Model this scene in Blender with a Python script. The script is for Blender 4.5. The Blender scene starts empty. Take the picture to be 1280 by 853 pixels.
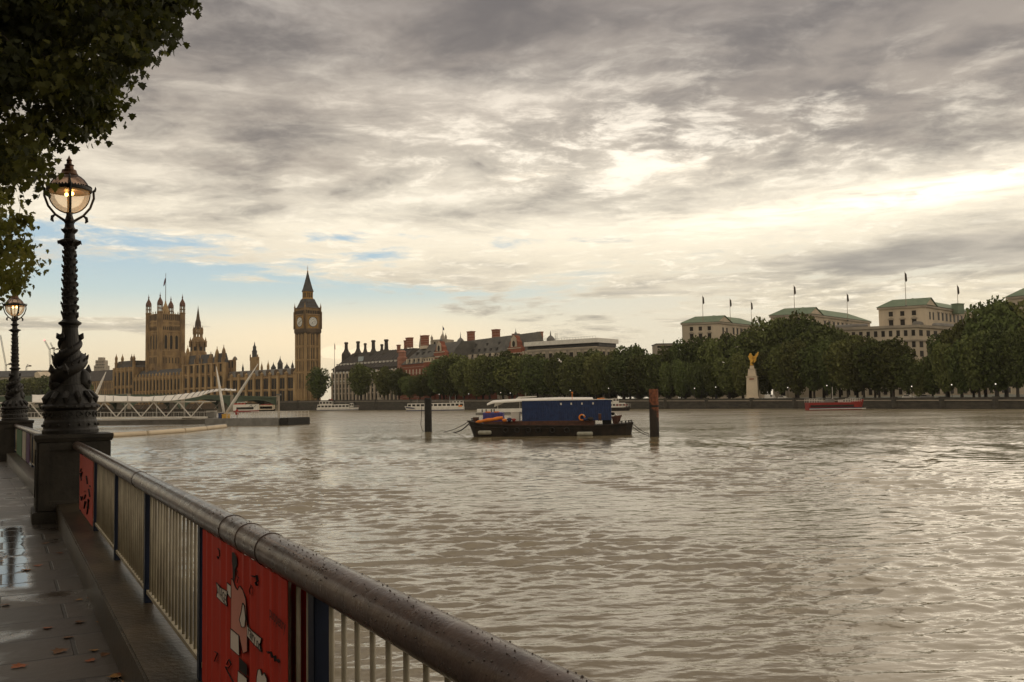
import bpy, bmesh, math, random
import numpy as np
from mathutils import Vector, Matrix, noise as mnoise

R = math.radians
SC = bpy.context.scene
COL = SC.collection
random.seed(7)

# ------------------------------------------------------------------ camera
F = 1160.0                       # focal length in photo pixels (1280 wide)
EYE = Vector((0.0, 0.0, 5.0))    # water is z = 0, the promenade z = 3.4
WALK = 3.4
PITCH, ROLL = math.atan(0.0636), R(0.92)
_f = Vector((0, math.cos(PITCH), math.sin(PITCH)))
_r0 = Vector((1, 0, 0)); _u0 = Vector((0, -math.sin(PITCH), math.cos(PITCH)))
_r = _r0*math.cos(ROLL) - _u0*math.sin(ROLL)
_u = _u0*math.cos(ROLL) + _r0*math.sin(ROLL)
cam_d = bpy.data.cameras.new("camera"); cam = bpy.data.objects.new("camera", cam_d); COL.objects.link(cam)
cam_d.sensor_width = 36.0; cam_d.lens = 36.0*F/1280.0
cam_d.clip_start = 0.05; cam_d.clip_end = 20000
M = Matrix((( _r.x, _u.x, -_f.x), (_r.y, _u.y, -_f.y), (_r.z, _u.z, -_f.z))).to_4x4()
M.translation = EYE
cam.matrix_world = M
SC.camera = cam

# ------------------------------------------------------------------ view / cycles
SC.view_settings.view_transform = 'Standard'; SC.view_settings.look = 'None'
SC.view_settings.exposure = 0.36; SC.view_settings.gamma = 1.0
SC.render.engine = 'CYCLES'
SC.cycles.use_denoising = True
SC.cycles.max_bounces = 6; SC.cycles.diffuse_bounces = 3; SC.cycles.glossy_bounces = 4
SC.cycles.transparent_max_bounces = 12; SC.cycles.volume_bounces = 0
SC.cycles.sample_clamp_indirect = 6.0

# ------------------------------------------------------------------ sky
SUN_AZ, SUN_EL = R(52.0), R(22.0)       # azimuth clockwise from +Y
W = bpy.data.worlds.new("World"); SC.world = W; W.use_nodes = True
wn, wl = W.node_tree.nodes, W.node_tree.links
wn.clear()
def nd(nt, t, **kw):
    n = nt.nodes.new(t)
    for k, v in kw.items(): setattr(n, k, v)
    return n
class NB:
    """small arithmetic on shader sockets"""
    def __init__(s, nt): s.nt = nt
    def put(s, sock, v):
        if isinstance(v, (int, float)): sock.default_value = v
        elif isinstance(v, (tuple, list)):
            sock.default_value = tuple(v) + ((1.0,) if len(v) == 3 and len(sock.default_value) == 4 else ())
        else: s.nt.links.new(v, sock)
    def m(s, op, a, b=None, c=None, clamp=False):
        n = nd(s.nt, 'ShaderNodeMath', operation=op, use_clamp=clamp)
        s.put(n.inputs[0], a)
        if b is not None: s.put(n.inputs[1], b)
        if c is not None: s.put(n.inputs[2], c)
        return n.outputs[0]
    def add(s, a, b): return s.m('ADD', a, b)
    def sub(s, a, b): return s.m('SUBTRACT', a, b)
    def mul(s, a, b): return s.m('MULTIPLY', a, b)
    def div(s, a, b): return s.m('DIVIDE', a, b)
    def smooth(s, x, lo, hi, o0=0.0, o1=1.0):
        n = nd(s.nt, 'ShaderNodeMapRange', interpolation_type='SMOOTHSTEP')
        s.put(n.inputs['Value'], x); s.put(n.inputs['From Min'], lo); s.put(n.inputs['From Max'], hi)
        s.put(n.inputs['To Min'], o0); s.put(n.inputs['To Max'], o1)
        return n.outputs[0]
    def lin(s, x, lo, hi, o0=0.0, o1=1.0):
        n = nd(s.nt, 'ShaderNodeMapRange', interpolation_type='LINEAR', clamp=True)
        s.put(n.inputs['Value'], x); s.put(n.inputs['From Min'], lo); s.put(n.inputs['From Max'], hi)
        s.put(n.inputs['To Min'], o0); s.put(n.inputs['To Max'], o1)
        return n.outputs[0]
    def mix(s, f, a, b, mode='MIX'):
        n = nd(s.nt, 'ShaderNodeMix', data_type='RGBA', blend_type=mode)
        s.put(n.inputs['Factor'], f); s.put(n.inputs['A'], a) if False else None
        s.put(n.inputs[6], a); s.put(n.inputs[7], b)
        return n.outputs[2]
    def xyz(s, x, y, z):
        n = nd(s.nt, 'ShaderNodeCombineXYZ')
        s.put(n.inputs[0], x); s.put(n.inputs[1], y); s.put(n.inputs[2], z)
        return n.outputs[0]
    def noise(s, vec, scale, detail=4, rough=0.5, dist=0.0, out=0):
        n = nd(s.nt, 'ShaderNodeTexNoise')
        if vec is not None: s.nt.links.new(vec, n.inputs['Vector'])
        n.inputs['Scale'].default_value = scale; n.inputs['Detail'].default_value = detail
        n.inputs['Roughness'].default_value = rough; n.inputs['Distortion'].default_value = dist
        return n.outputs[out]
    def gauss(s, x, c, w):
        q = s.div(s.sub(x, c), w)
        return s.m('EXPONENT', s.mul(s.mul(q, q), -1.0))
    def ramp(s, x, stops, interp='LINEAR'):
        n = nd(s.nt, 'ShaderNodeValToRGB'); n.color_ramp.interpolation = interp
        e = n.color_ramp.elements
        while len(e) < len(stops): e.new(0.5)
        for k, (p, c) in enumerate(stops): e[k].position = p; e[k].color = tuple(c)+(1.0,)
        s.put(n.inputs[0], x)
        return n.outputs[0]

def build_sky():
    b = NB(W.node_tree)
    tc = nd(W.node_tree, 'ShaderNodeTexCoord').outputs['Generated']
    sep = nd(W.node_tree, 'ShaderNodeSeparateXYZ'); wl.new(tc, sep.inputs[0])
    x, y, z = sep.outputs
    zz = b.m('MAXIMUM', z, 0.0)
    zc = b.add(zz, 0.085)
    front = b.smooth(y, 0.0, 0.35)
    az = b.div(x, b.m('MAXIMUM', y, 0.15))
    # cloud deck seen in perspective: direction projected on a flat layer
    pu, pv = b.div(x, zc), b.div(y, zc)
    warpv = nd(W.node_tree, 'ShaderNodeVectorMath', operation='SCALE'); wn_ = b.noise(b.xyz(pu, pv, 0.0), 1.1, 4, 0.55, 0.0, out=1); wl.new(wn_, warpv.inputs[0]); warpv.inputs['Scale'].default_value = 0.35
    Pv = nd(W.node_tree, 'ShaderNodeVectorMath', operation='ADD'); wl.new(b.xyz(b.mul(pu, 0.88), pv, 11.3), Pv.inputs[0]); wl.new(warpv.outputs[0], Pv.inputs[1])
    Pf = Pv.outputs[0]
    P = b.xyz(b.mul(pu, .85), pv, 3.7)
    Pl = b.xyz(b.mul(x, 3.4), b.mul(y, 3.4), b.mul(z, 23.0))          # low streaks, flat layers
    big = b.noise(P, 0.95, 2, 0.5, 0.3)
    med = b.noise(Pf, 2.4, 9, 0.56, 0.15)
    fine = b.noise(Pf, 8.0, 9, 0.68, 0.15)
    low = b.noise(Pl, 1.35, 8, 0.60, 0.4)
    lowf = b.noise(Pl, 5.0, 7, 0.62, 0.5)
    hi = b.smooth(z, 0.10, 0.19)
    dens = b.add(b.add(b.add(b.mul(big, 0.40), b.mul(med, 0.48)), b.mul(fine, 0.30)), -.03)          # mean .56
    dlow = b.add(b.mul(low, 0.80), b.mul(lowf, 0.32))                                    # mean .56
    dens = b.add(b.mul(dens, hi), b.mul(dlow, b.sub(1.0, hi)))
    # coverage: closed deck overhead, opening towards the horizon, widest gap low on the left
    gap = b.mul(b.gauss(az, -0.45, 0.24), b.gauss(z, 0.146, 0.052))
    gap2 = b.mul(b.gauss(az, -0.24, 0.16), b.gauss(z, 0.105, 0.034))
    gap3 = b.mul(b.gauss(az, 0.02, 0.24), b.gauss(z, 0.100, 0.042))
    thr = b.add(b.lin(z, 0.02, 0.22, 0.67, 0.30), b.add(b.mul(b.m('MAXIMUM', gap, gap2), 0.150), b.mul(gap3, 0.10)))
    cov = b.smooth(b.sub(dens, thr), -0.035, 0.075)
    # thickness of the deck -> darkness
    bank = b.mul(b.gauss(az, 0.52, 0.24), b.gauss(z, 0.134, 0.020))
    bank2 = b.mul(b.gauss(az, 0.18, 0.50), b.gauss(z, 0.272, 0.032))
    darkb = b.add(b.lin(z, 0.14, 0.33, -0.060, 0.145), b.add(b.mul(bank, 0.32), b.mul(bank2, 0.035)))
    darkb = b.sub(darkb, b.mul(b.mul(b.gauss(az, 0.02, 0.16), b.gauss(z, 0.315, 0.026)), 0.07))
    glow = b.mul(b.gauss(az, 0.48, 0.30), b.gauss(b.add(z, b.mul(az, -0.06)), 0.168, 0.015))
    glow = b.add(glow, b.mul(b.mul(b.gauss(az, 0.14, 0.15), b.gauss(z, 0.238, 0.014)), 0.42))
    glow = b.mul(b.mul(glow, front), b.lin(b.add(b.mul(lowf,.6),b.mul(med,.4)), .43, .56, .25, 1.15))
    tin = b.add(b.sub(dens, b.mul(glow, 0.075)), darkb)
    th = b.smooth(tin, 0.445, 0.735)
    clear = b.ramp(z, [(0.0, (.66, .56, .40)), (0.045, (.74, .63, .44)), (0.085, (.66, .64, .52)), (0.115, (.47, .56, .55)), (0.16, (.36, .48, .56)), (0.5, (.28, .38, .5))])
    warm = b.mul(b.mul(b.gauss(az, -0.16, 0.24), b.gauss(z, 0.066, 0.030)), front)
    clear = b.mix(b.mul(warm, 0.75), clear, (.90, .72, .47))
    right = b.mul(b.smooth(az, -0.14, 0.2), front)
    clear = b.mix(b.mul(right, .85), clear, (.66, .595, .47))
    lit = b.ramp(z, [(0.0, (.64, .54, .38)), (0.09, (.74, .645, .475)), (0.2, (.83, .75, .60)), (0.3, (.60, .53, .44)), (0.42, (.50, .455, .41)), (0.7, (.80, .74, .64))])
    drk = b.ramp(z, [(0.0, (.40, .365, .29)), (0.12, (.34, .31, .265)), (0.25, (.250, .218, .186)), (0.42, (.175, .155, .142)), (0.7, (.48, .43, .37))])
    billow = b.noise(Pf, 3.4, 8, 0.55, 0.1)
    puff = b.noise(Pl, 2.4, 6, 0.55, 0.2)
    drk = b.mix(b.smooth(b.add(b.mul(billow, b.add(b.mul(hi, .8), .2)), b.mul(puff, b.sub(.8, b.mul(hi, .8)))), .36, .64), b.mix(1.0, drk, (.80, .80, .82), 'MULTIPLY'), b.mix(1.0, drk, (1.42, 1.40, 1.36), 'MULTIPLY'))
    cl = b.mix(th, lit, drk)
    thin = b.sub(1.0, th)
    cl = b.mix(b.m('MULTIPLY', glow, b.smooth(thin, 0.30, 0.85), clamp=True), cl, (1.30, 1.13, .88))
    rim = b.mul(b.smooth(fine, .50, .66), b.mul(b.smooth(z, .30, .19), b.smooth(thin, .15, .6)))
    cl = b.mix(b.mul(rim, .55), cl, (1.0, .91, .74))
    # bright ragged openings
    op = b.smooth(b.add(b.mul(med, .6), b.mul(fine, .45)), 0.50, 0.38)
    cl = b.mix(b.mul(b.mul(op, b.mul(b.gauss(az, 0.12, 0.34), b.gauss(z, 0.258, 0.060))), 0.68), cl, (1.12, 1.02, .86))
    sky = b.mix(cov, clear, cl)
    Pq = b.xyz(b.mul(x, 62), b.mul(y, 20), b.mul(z, 75))
    lump = b.add(b.mul(b.gauss(az, -0.166, 0.026), b.gauss(z, 0.050, 0.012)), b.mul(b.gauss(az, -0.197, 0.010), b.gauss(z, 0.054, 0.008)))
    puffs = b.smooth(b.add(b.mul(lump, .7), b.mul(b.sub(b.noise(Pq, 1.6, 5, .6), .5), .8)), .36, .46)
    sky = b.mix(b.mul(puffs, front), sky, (1.0, .80, .55))
    # low haze along the horizon, dark below it
    hz = b.smooth(z, 0.0, 0.07, 0.45, 0.0)
    sky = b.mix(hz, sky, (.58, .51, .39))
    # the eastern half (behind the camera) is an even, paler overcast
    east = b.smooth(y, 0.25, -0.45)
    sky = b.mix(b.mul(east, 0.75), sky, (.66, .58, .46))
    sky = b.mix(b.smooth(z, -0.02, 0.0, 1.0, 0.0), sky, (.12, .11, .09))
    sky = b.mix(1.0, sky, (1.0, .99, .975), 'MULTIPLY')
    nish = nd(W.node_tree, 'ShaderNodeTexSky', sky_type='NISHITA')
    nish.sun_disc = False; nish.sun_elevation = SUN_EL; nish.sun_rotation = SUN_AZ
    sky10 = nd(W.node_tree, 'ShaderNodeVectorMath', operation='SCALE'); wl.new(sky, sky10.inputs[0]); sky10.inputs['Scale'].default_value = 10.0
    tot = b.mix(0.05, sky10.outputs[0], nish.outputs[0])
    bg = nd(W.node_tree, 'ShaderNodeBackground'); wl.new(tot, bg.inputs[0]); bg.inputs[1].default_value = 0.1
    out = nd(W.node_tree, 'ShaderNodeOutputWorld'); wl.new(bg.outputs[0], out.inputs[0])
    W.cycles.sampling_method = 'MANUAL'; W.cycles.sample_map_resolution = 512
build_sky()

# ------------------------------------------------------------------ sun, softened by the overcast
sd = bpy.data.lights.new("sun", 'SUN'); sd.energy = 0.55; sd.angle = R(60); sd.color = (1.0, 0.86, 0.66)
sun = bpy.data.objects.new("sun", sd); COL.objects.link(sun)
_sdir = Vector((math.sin(SUN_AZ)*math.cos(SUN_EL), math.cos(SUN_AZ)*math.cos(SUN_EL), math.sin(SUN_EL)))
sun.rotation_euler = _sdir.to_track_quat('Z', 'Y').to_euler()
sun.location = (0, 0, 60)

# ------------------------------------------------------------------ pixel <-> world
def ray(px, py):
    return (_r*((px-640)/F) + _u*((426.5-py)/F) + _f)
def onz(px, py, z):
    d = ray(px, py); t = (z-EYE.z)/d.z
    return EYE + d*t
def at(px, py, dist):
    d = ray(px, py); return EYE + d*(dist/d.y)
def hor(px): return 426.5 - (math.tan(ROLL)*(px-640) - F*math.tan(PITCH)/math.cos(ROLL))
def zpx(px, py, dist): return at(px, py, dist).z
def ground_xy(px, dist):                      # column of the horizon pixel
    p = at(px, hor(px), dist); return p.x, p.y

# ------------------------------------------------------------------ objects
def link(o): COL.objects.link(o); return o
def tag(o, label=None, cat=None, group=None, kind=None):
    if label: o['label'] = label
    if cat: o['category'] = cat
    if group: o['group'] = group
    if kind: o['kind'] = kind
    return o
def empty(name, loc=(0, 0, 0), rz=0.0, label=None, cat=None, group=None):
    o = bpy.data.objects.new(name, None); link(o)
    o.empty_display_size = 0.3
    o.location = loc; o.rotation_euler = (0, 0, rz)
    return tag(o, label, cat, group)
def copy_tree(o, parent=None):
    c = o.copy(); link(c); c.parent = parent
    for ch in [k for k in bpy.data.objects if k.parent == o]: copy_tree(ch, c)
    return c

EACH = set('window side_window window_row dormer dormer_window upper_dormer buttress pinnacle corner_pinnacle parapet_pinnacle ridge_pinnacle roof_vent belfry_opening lantern_opening canopy_strut awning_post canopy_post vent fin pier bright_bay window_hood lintel roof_post door_gap wall_pier side_pilaster pilaster bay_window orange_bag panel pale_spot side_panel'.split())
EACH_N = {}
class MB:
    def __init__(s): s.v = []; s.f = []; s.r = []
    def merge(s, g):
        a, c = len(s.v), len(s.f); s.r += [(q+a, w+a, e+c, t+c) for q, w, e, t in g.r]
        s.v += list(g.v); s.f += [tuple(i+a for i in f) for f in g.f]; return s
    def _add(s, vs, fs):
        n = len(s.v); vs = list(vs); s.r.append((n, n+len(vs), len(s.f), len(s.f)+len(fs)))
        s.v += [tuple(p) for p in vs]; s.f += [tuple(i+n for i in f) for f in fs]
    def box(s, x0, x1, y0, y1, z0, z1):
        s._add([(x0,y0,z0),(x1,y0,z0),(x1,y1,z0),(x0,y1,z0),(x0,y0,z1),(x1,y0,z1),(x1,y1,z1),(x0,y1,z1)],
               [(0,3,2,1),(4,5,6,7),(0,1,5,4),(1,2,6,5),(2,3,7,6),(3,0,4,7)]); return s
    def hexa(s, b, t):       # bottom quad, top quad (same winding, counter-clockwise from above)
        s._add(list(b)+list(t), [(3,2,1,0),(4,5,6,7),(0,1,5,4),(1,2,6,5),(2,3,7,6),(3,0,4,7)]); return s
    def prism(s, poly, z0, z1):
        n = len(poly)
        s._add([(p[0],p[1],z0) for p in poly]+[(p[0],p[1],z1) for p in poly],
               [tuple(range(n-1,-1,-1)), tuple(range(n,2*n))]+[(i,(i+1)%n,n+(i+1)%n,n+i) for i in range(n)]); return s
    def slabpoly(s, poly, y0, y1):   # polygon in x,z extruded along y
        n = len(poly)
        s._add([(p[0],y0,p[1]) for p in poly]+[(p[0],y1,p[1]) for p in poly],
               [tuple(range(n)), tuple(range(2*n-1,n-1,-1))]+[(i,n+i,n+(i+1)%n,(i+1)%n) for i in range(n)]); return s
    def lathe(s, prof, c=(0,0,0), n=16, rot=0.0, sx=1.0):
        vs = []; fs = []
        for (r, z) in prof:
            for k in range(n):
                a = rot + 2*math.pi*k/n
                vs.append((c[0]+r*math.cos(a)*sx, c[1]+r*math.sin(a)*sx, c[2]+z))
        for i in range(len(prof)-1):
            for k in range(n):
                fs.append((i*n+k, i*n+(k+1)%n, (i+1)*n+(k+1)%n, (i+1)*n+k))
        fs.append(tuple(range(n-1,-1,-1))); fs.append(tuple((len(prof)-1)*n+k for k in range(n)))
        s._add(vs, fs); return s
    def tube(s, pts, rad, n=8, cap=True):
        pts = [Vector(p) for p in pts]; m = len(pts)
        rr = rad if isinstance(rad, (list, tuple)) else [rad]*m
        vs = []; fs = []
        up = None
        for i, p in enumerate(pts):
            t = (pts[min(i+1,m-1)]-pts[max(i-1,0)]).normalized()
            if up is None:
                up = Vector((0,0,1)) if abs(t.z) < 0.9 else Vector((1,0,0))
            a = t.cross(up)
            if a.length < 1e-5: a = t.orthogonal()
            a.normalize(); bb = a.cross(t).normalized(); up = bb
            for k in range(n):
                q = 2*math.pi*k/n
                vs.append(p + a*math.cos(q)*rr[i] + bb*math.sin(q)*rr[i])
        for i in range(m-1):
            for k in range(n):
                fs.append((i*n+k, i*n+(k+1)%n, (i+1)*n+(k+1)%n, (i+1)*n+k))
        if cap:
            fs.append(tuple(range(n-1,-1,-1))); fs.append(tuple((m-1)*n+k for k in range(n)))
        s._add(vs, fs); return s
    def bar(s, p0, p1, w, h=None):
        h = h or w; p0 = Vector(p0); p1 = Vector(p1); t = (p1-p0).normalized()
        up = Vector((0,0,1)) if abs(t.z) < 0.95 else Vector((0,1,0))
        a = t.cross(up).normalized()*w/2; c = a.cross(t).normalized()*h/2
        s._add([p0-a-c,p0+a-c,p0+a+c,p0-a+c,p1-a-c,p1+a-c,p1+a+c,p1-a+c],
               [(0,1,2,3),(7,6,5,4),(0,4,5,1),(1,5,6,2),(2,6,7,3),(3,7,4,0)]); return s
    def sphere(s, c, r, n=12, m=8, sz=1.0):
        prof = [(max(1e-4, r*math.sin(math.pi*i/m)), -r*sz*math.cos(math.pi*i/m)) for i in range(m+1)]
        return s.lathe(prof, c, n)
    def face(s, vs): s._add(vs, [tuple(range(len(vs)))]); return s
    def xf(s, fn): s.v = [tuple(fn(Vector(p))) for p in s.v]; return s
    def build(s, name, mat, parent=None, smooth=False, bevel=0.0, label=None, fixn=True):
        if parent is not None and name in EACH and len(s.r) > 1:      # countable parts: one mesh each, up to 100 per parent
            key = (parent.name, name); out = None; rest = MB()
            for (a, c, e, t) in s.r:
                q = MB(); q._add(s.v[a:c], [tuple(i-a for i in f) for f in s.f[e:t]])
                if EACH_N.get(key, 0) < 98:
                    EACH_N[key] = EACH_N.get(key, 0)+1; out = q._mesh(name, mat, parent, smooth, bevel, None, fixn)
                else: rest.merge(q)
            if rest.v: tag(rest._mesh(name, mat, parent, smooth, bevel, None, fixn), kind='stuff')
            return out
        return s._mesh(name, mat, parent, smooth, bevel, label, fixn)
    def _mesh(s, name, mat, parent, smooth, bevel, label, fixn):
        me = bpy.data.meshes.new(name); me.from_pydata(s.v, [], s.f); me.update()
        if fixn or bevel:
            bm = bmesh.new(); bm.from_mesh(me)
            bmesh.ops.recalc_face_normals(bm, faces=bm.faces)
            if bevel:
                es = [e for e in bm.edges if len(e.link_faces) == 2 and e.calc_face_angle(0) > 0.6]
                bmesh.ops.bevel(bm, geom=es, offset=bevel, segments=2, affect='EDGES', clamp_overlap=True)
            bm.to_mesh(me); bm.free()
        if smooth:
            me.polygons.foreach_set('use_smooth', [True]*len(me.polygons))
            me.update()
        if mat is not None: me.materials.append(mat)
        o = bpy.data.objects.new(name, me); link(o); o.parent = parent
        if label: o['label'] = label
        return o

class Facade:
    """local frame of a building front: x along the front (left to right), y away from the camera, z up from z0"""
    def __init__(s, pA, dA, pB, dB, z0):
        ax, ay = ground_xy(pA, dA); bx, by = ground_xy(pB, dB)
        s.o = Vector((ax, ay, z0)); s.L = math.hypot(bx-ax, by-ay)
        s.rz = math.atan2(by-ay, bx-ax); s.z0 = z0
        s.ex = Vector((math.cos(s.rz), math.sin(s.rz), 0)); s.ey = Vector((-s.ex.y, s.ex.x, 0))
    def pt(s, px, py, y=0.0):
        d = ray(px, py); o = s.o + s.ey*y
        t = (o-EYE).dot(s.ey)/d.dot(s.ey); p = EYE + d*t - s.o
        return p.dot(s.ex), p.z
    def X(s, px, y=0.0, py=None): return s.pt(px, hor(px)-30 if py is None else py, y)[0]
    def Z(s, px, py, y=0.0): return s.pt(px, py, y)[1]
    def root(s, name, label=None, cat=None, group=None): return empty(name, s.o, s.rz, label, cat, group)
    def world(s, x, y, z): return s.o + s.ex*x + s.ey*y + Vector((0, 0, z))

# ------------------------------------------------------------------ materials
def pmat(name, c1, c2=None, scale=1.0, rough=0.7, bump=0.0, bscale=None, metal=0.0, detail=5, stretch=(1,1,1), spec=0.22, lo=0.35, hi=0.65, objrand=0.0, space='Object'):
    m = bpy.data.materials.new(name); m.use_nodes = True
    nt = m.node_tree; b = NB(nt); p = nt.nodes['Principled BSDF']
    p.inputs['Roughness'].default_value = rough; p.inputs['Metallic'].default_value = metal
    p.inputs['Specular IOR Level'].default_value = spec
    c2 = c2 or tuple(v*0.75 for v in c1)
    tc = nd(nt, 'ShaderNodeTexCoord').outputs[space] if space == 'Object' else nd(nt, 'ShaderNodeNewGeometry').outputs['Position']
    mp = nd(nt, 'ShaderNodeMapping'); nt.links.new(tc, mp.inputs[0]); mp.inputs['Scale'].default_value = stretch
    n = b.noise(mp.outputs[0], scale, detail, 0.6)
    col = b.mix(b.lin(n, lo, hi), c1, c2)
    if objrand:
        oi = nd(nt, 'ShaderNodeObjectInfo').outputs['Random']
        hsv = nd(nt, 'ShaderNodeHueSaturation'); nt.links.new(col, hsv.inputs['Color'])
        nt.links.new(b.lin(oi, 0, 1, 1-objrand, 1+objrand), hsv.inputs['Value'])
        nt.links.new(b.lin(b.m('FRACT', b.mul(oi, 7.3)), 0, 1, 0.5-objrand*0.06, 0.5+objrand*0.05), hsv.inputs['Hue'])
        col = hsv.outputs[0]
    nt.links.new(col, p.inputs['Base Color'])
    if bump:
        bn = nd(nt, 'ShaderNodeBump'); bn.inputs['Distance'].default_value = bump; bn.inputs['Strength'].default_value = 1.0
        nt.links.new(b.noise(mp.outputs[0], bscale or scale*4, 4, 0.6), bn.inputs['Height'])
        nt.links.new(bn.outputs[0], p.inputs['Normal'])
    return m
def plain(name, c, rough=0.5, metal=0.0, spec=0.3): return pmat(name, c, tuple(v*0.82 for v in c), 0.8, rough, 0, metal=metal, spec=spec)
def emis(name, c, s):
    m = bpy.data.materials.new(name); m.use_nodes = True
    p = m.node_tree.nodes['Principled BSDF']; p.inputs['Base Color'].default_value = tuple(c)+(1,)
    p.inputs['Emission Color'].default_value = tuple(c)+(1,); p.inputs['Emission Strength'].default_value = s
    return m
# ------------------------------------------------------------------ shared materials
M_ = {}
M_['stone'] = pmat('honey_stone', (.38,.25,.115), (.155,.10,.055), .16, .85, 0, stretch=(1,1,.35))
M_['stone_dark'] = pmat('sooty_stone', (.13,.09,.055), (.075,.055,.038), .2, .9)
M_['stone_pier'] = pmat('honey_stone_light', (.45,.305,.15), (.29,.195,.095), .1, .85)
M_['slate'] = pmat('dark_slate', (.085,.08,.075), (.05,.047,.045), .3, .6)
M_['slate_brown'] = pmat('brown_bronze_roof', (.075,.06,.045), (.045,.037,.03), .25, .55)
M_['lead'] = pmat('grey_lead_roof', (.20,.19,.17), (.13,.12,.11), .2, .6)
M_['window'] = pmat('dark_window', (.022,.019,.016), (.04,.034,.028), .6, .55, spec=.12)
M_['gold'] = pmat('gilded_bronze', (.66,.38,.075), (.48,.26,.05), 2, .32, metal=.9)
M_['gold_stone'] = pmat('gilded_stonework', (.42,.24,.06), (.25,.14,.04), .8, .6)
M_['dial'] = pmat('opal_dial', (.75,.74,.68), (.62,.61,.56), .5, .4)
M_['brick'] = pmat('red_brick', (.30,.105,.06), (.20,.07,.045), .35, .85)
M_['brick_pale'] = pmat('banded_brick', (.36,.19,.13), (.25,.10,.07), .5, .85, stretch=(.1,.1,2.2))
M_['portland'] = pmat('portland_stone', (.58,.485,.36), (.41,.345,.26), .12, .85, stretch=(1,1,.3))
M_['portland_pale'] = pmat('pale_stone', (.66,.55,.40), (.52,.43,.32), .15, .8)
M_['portland_grey'] = pmat('weathered_stone', (.40,.34,.26), (.28,.24,.19), .2, .85)
M_['verdigris'] = pmat('green_copper_roof', (.20,.245,.165), (.14,.185,.125), .25, .8)
M_['white'] = pmat('white_paint', (.78,.74,.66), (.66,.62,.55), .6, .45)
M_['white_steel'] = pmat('white_steel', (.70,.66,.58), (.55,.51,.45), .5, .4)
M_['grey_steel'] = pmat('grey_steel', (.22,.21,.19), (.15,.14,.125), .6, .5)
M_['black_iron'] = pmat('black_iron', (.020,.018,.017), (.032,.029,.026), 6, .38, .004, 30)
M_['bridge_green'] = pmat('green_bridge_paint', (.10,.13,.085), (.07,.095,.065), .1, .6)
M_['dark_wall'] = pmat('wet_granite', (.085,.075,.058), (.045,.041,.034), .35, .8, stretch=(1,1,3))
M_['asphalt'] = pmat('asphalt', (.06,.057,.052), (.045,.043,.04), .5, .85)
M_['grass'] = pmat('town_ground', (.07,.075,.045), (.05,.05,.035), .05, .95)
M_['rust'] = pmat('rusty_steel', (.22,.075,.035), (.09,.04,.025), 1.6, .8, .01, 8, stretch=(1,1,.35))
M_['tar'] = pmat('tarred_timber', (.03,.027,.023), (.018,.017,.015), 2, .7, .01, 9)
M_['hull_black'] = pmat('black_hull', (.020,.018,.015), (.045,.033,.024), 1.2, .65)
M_['hull_rust'] = pmat('rusty_deck', (.13,.06,.04), (.07,.04,.03), 1.5, .8)
M_['blue_box'] = pmat('blue_container_paint', (.032,.054,.135), (.026,.038,.088), 1.6, .6)
M_['orange'] = pmat('orange_plastic', (.80,.26,.04), (.65,.18,.03), 2, .5)
M_['red'] = pmat('red_paint', (.30,.035,.028), (.22,.03,.025), .8, .45)
M_['boat_blue'] = pmat('dark_blue_paint', (.03,.035,.10), (.025,.028,.07), 1, .5)
M_['purple'] = pmat('purple_tarpaulin', (.075,.065,.22), (.055,.05,.16), 3, .6)
M_['fender'] = pmat('pale_fender', (.36,.35,.28), (.25,.24,.19), 2, .6)
M_['rope'] = pmat('wet_rope', (.06,.05,.04), (.04,.035,.03), 6, .9)
M_['trunk'] = pmat('plane_bark', (.06,.05,.037), (.035,.03,.024), 2, .9)
M_['bark_near'] = pmat('plane_bark_near', (.075,.062,.045), (.03,.026,.02), 3, .9, .02, 8)
M_['canvas'] = pmat('white_canvas', (.76,.71,.63), (.66,.61,.54), .3, .6)
M_['lampglass'] = plain('white_globe', (.75,.72,.62), .3)

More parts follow.
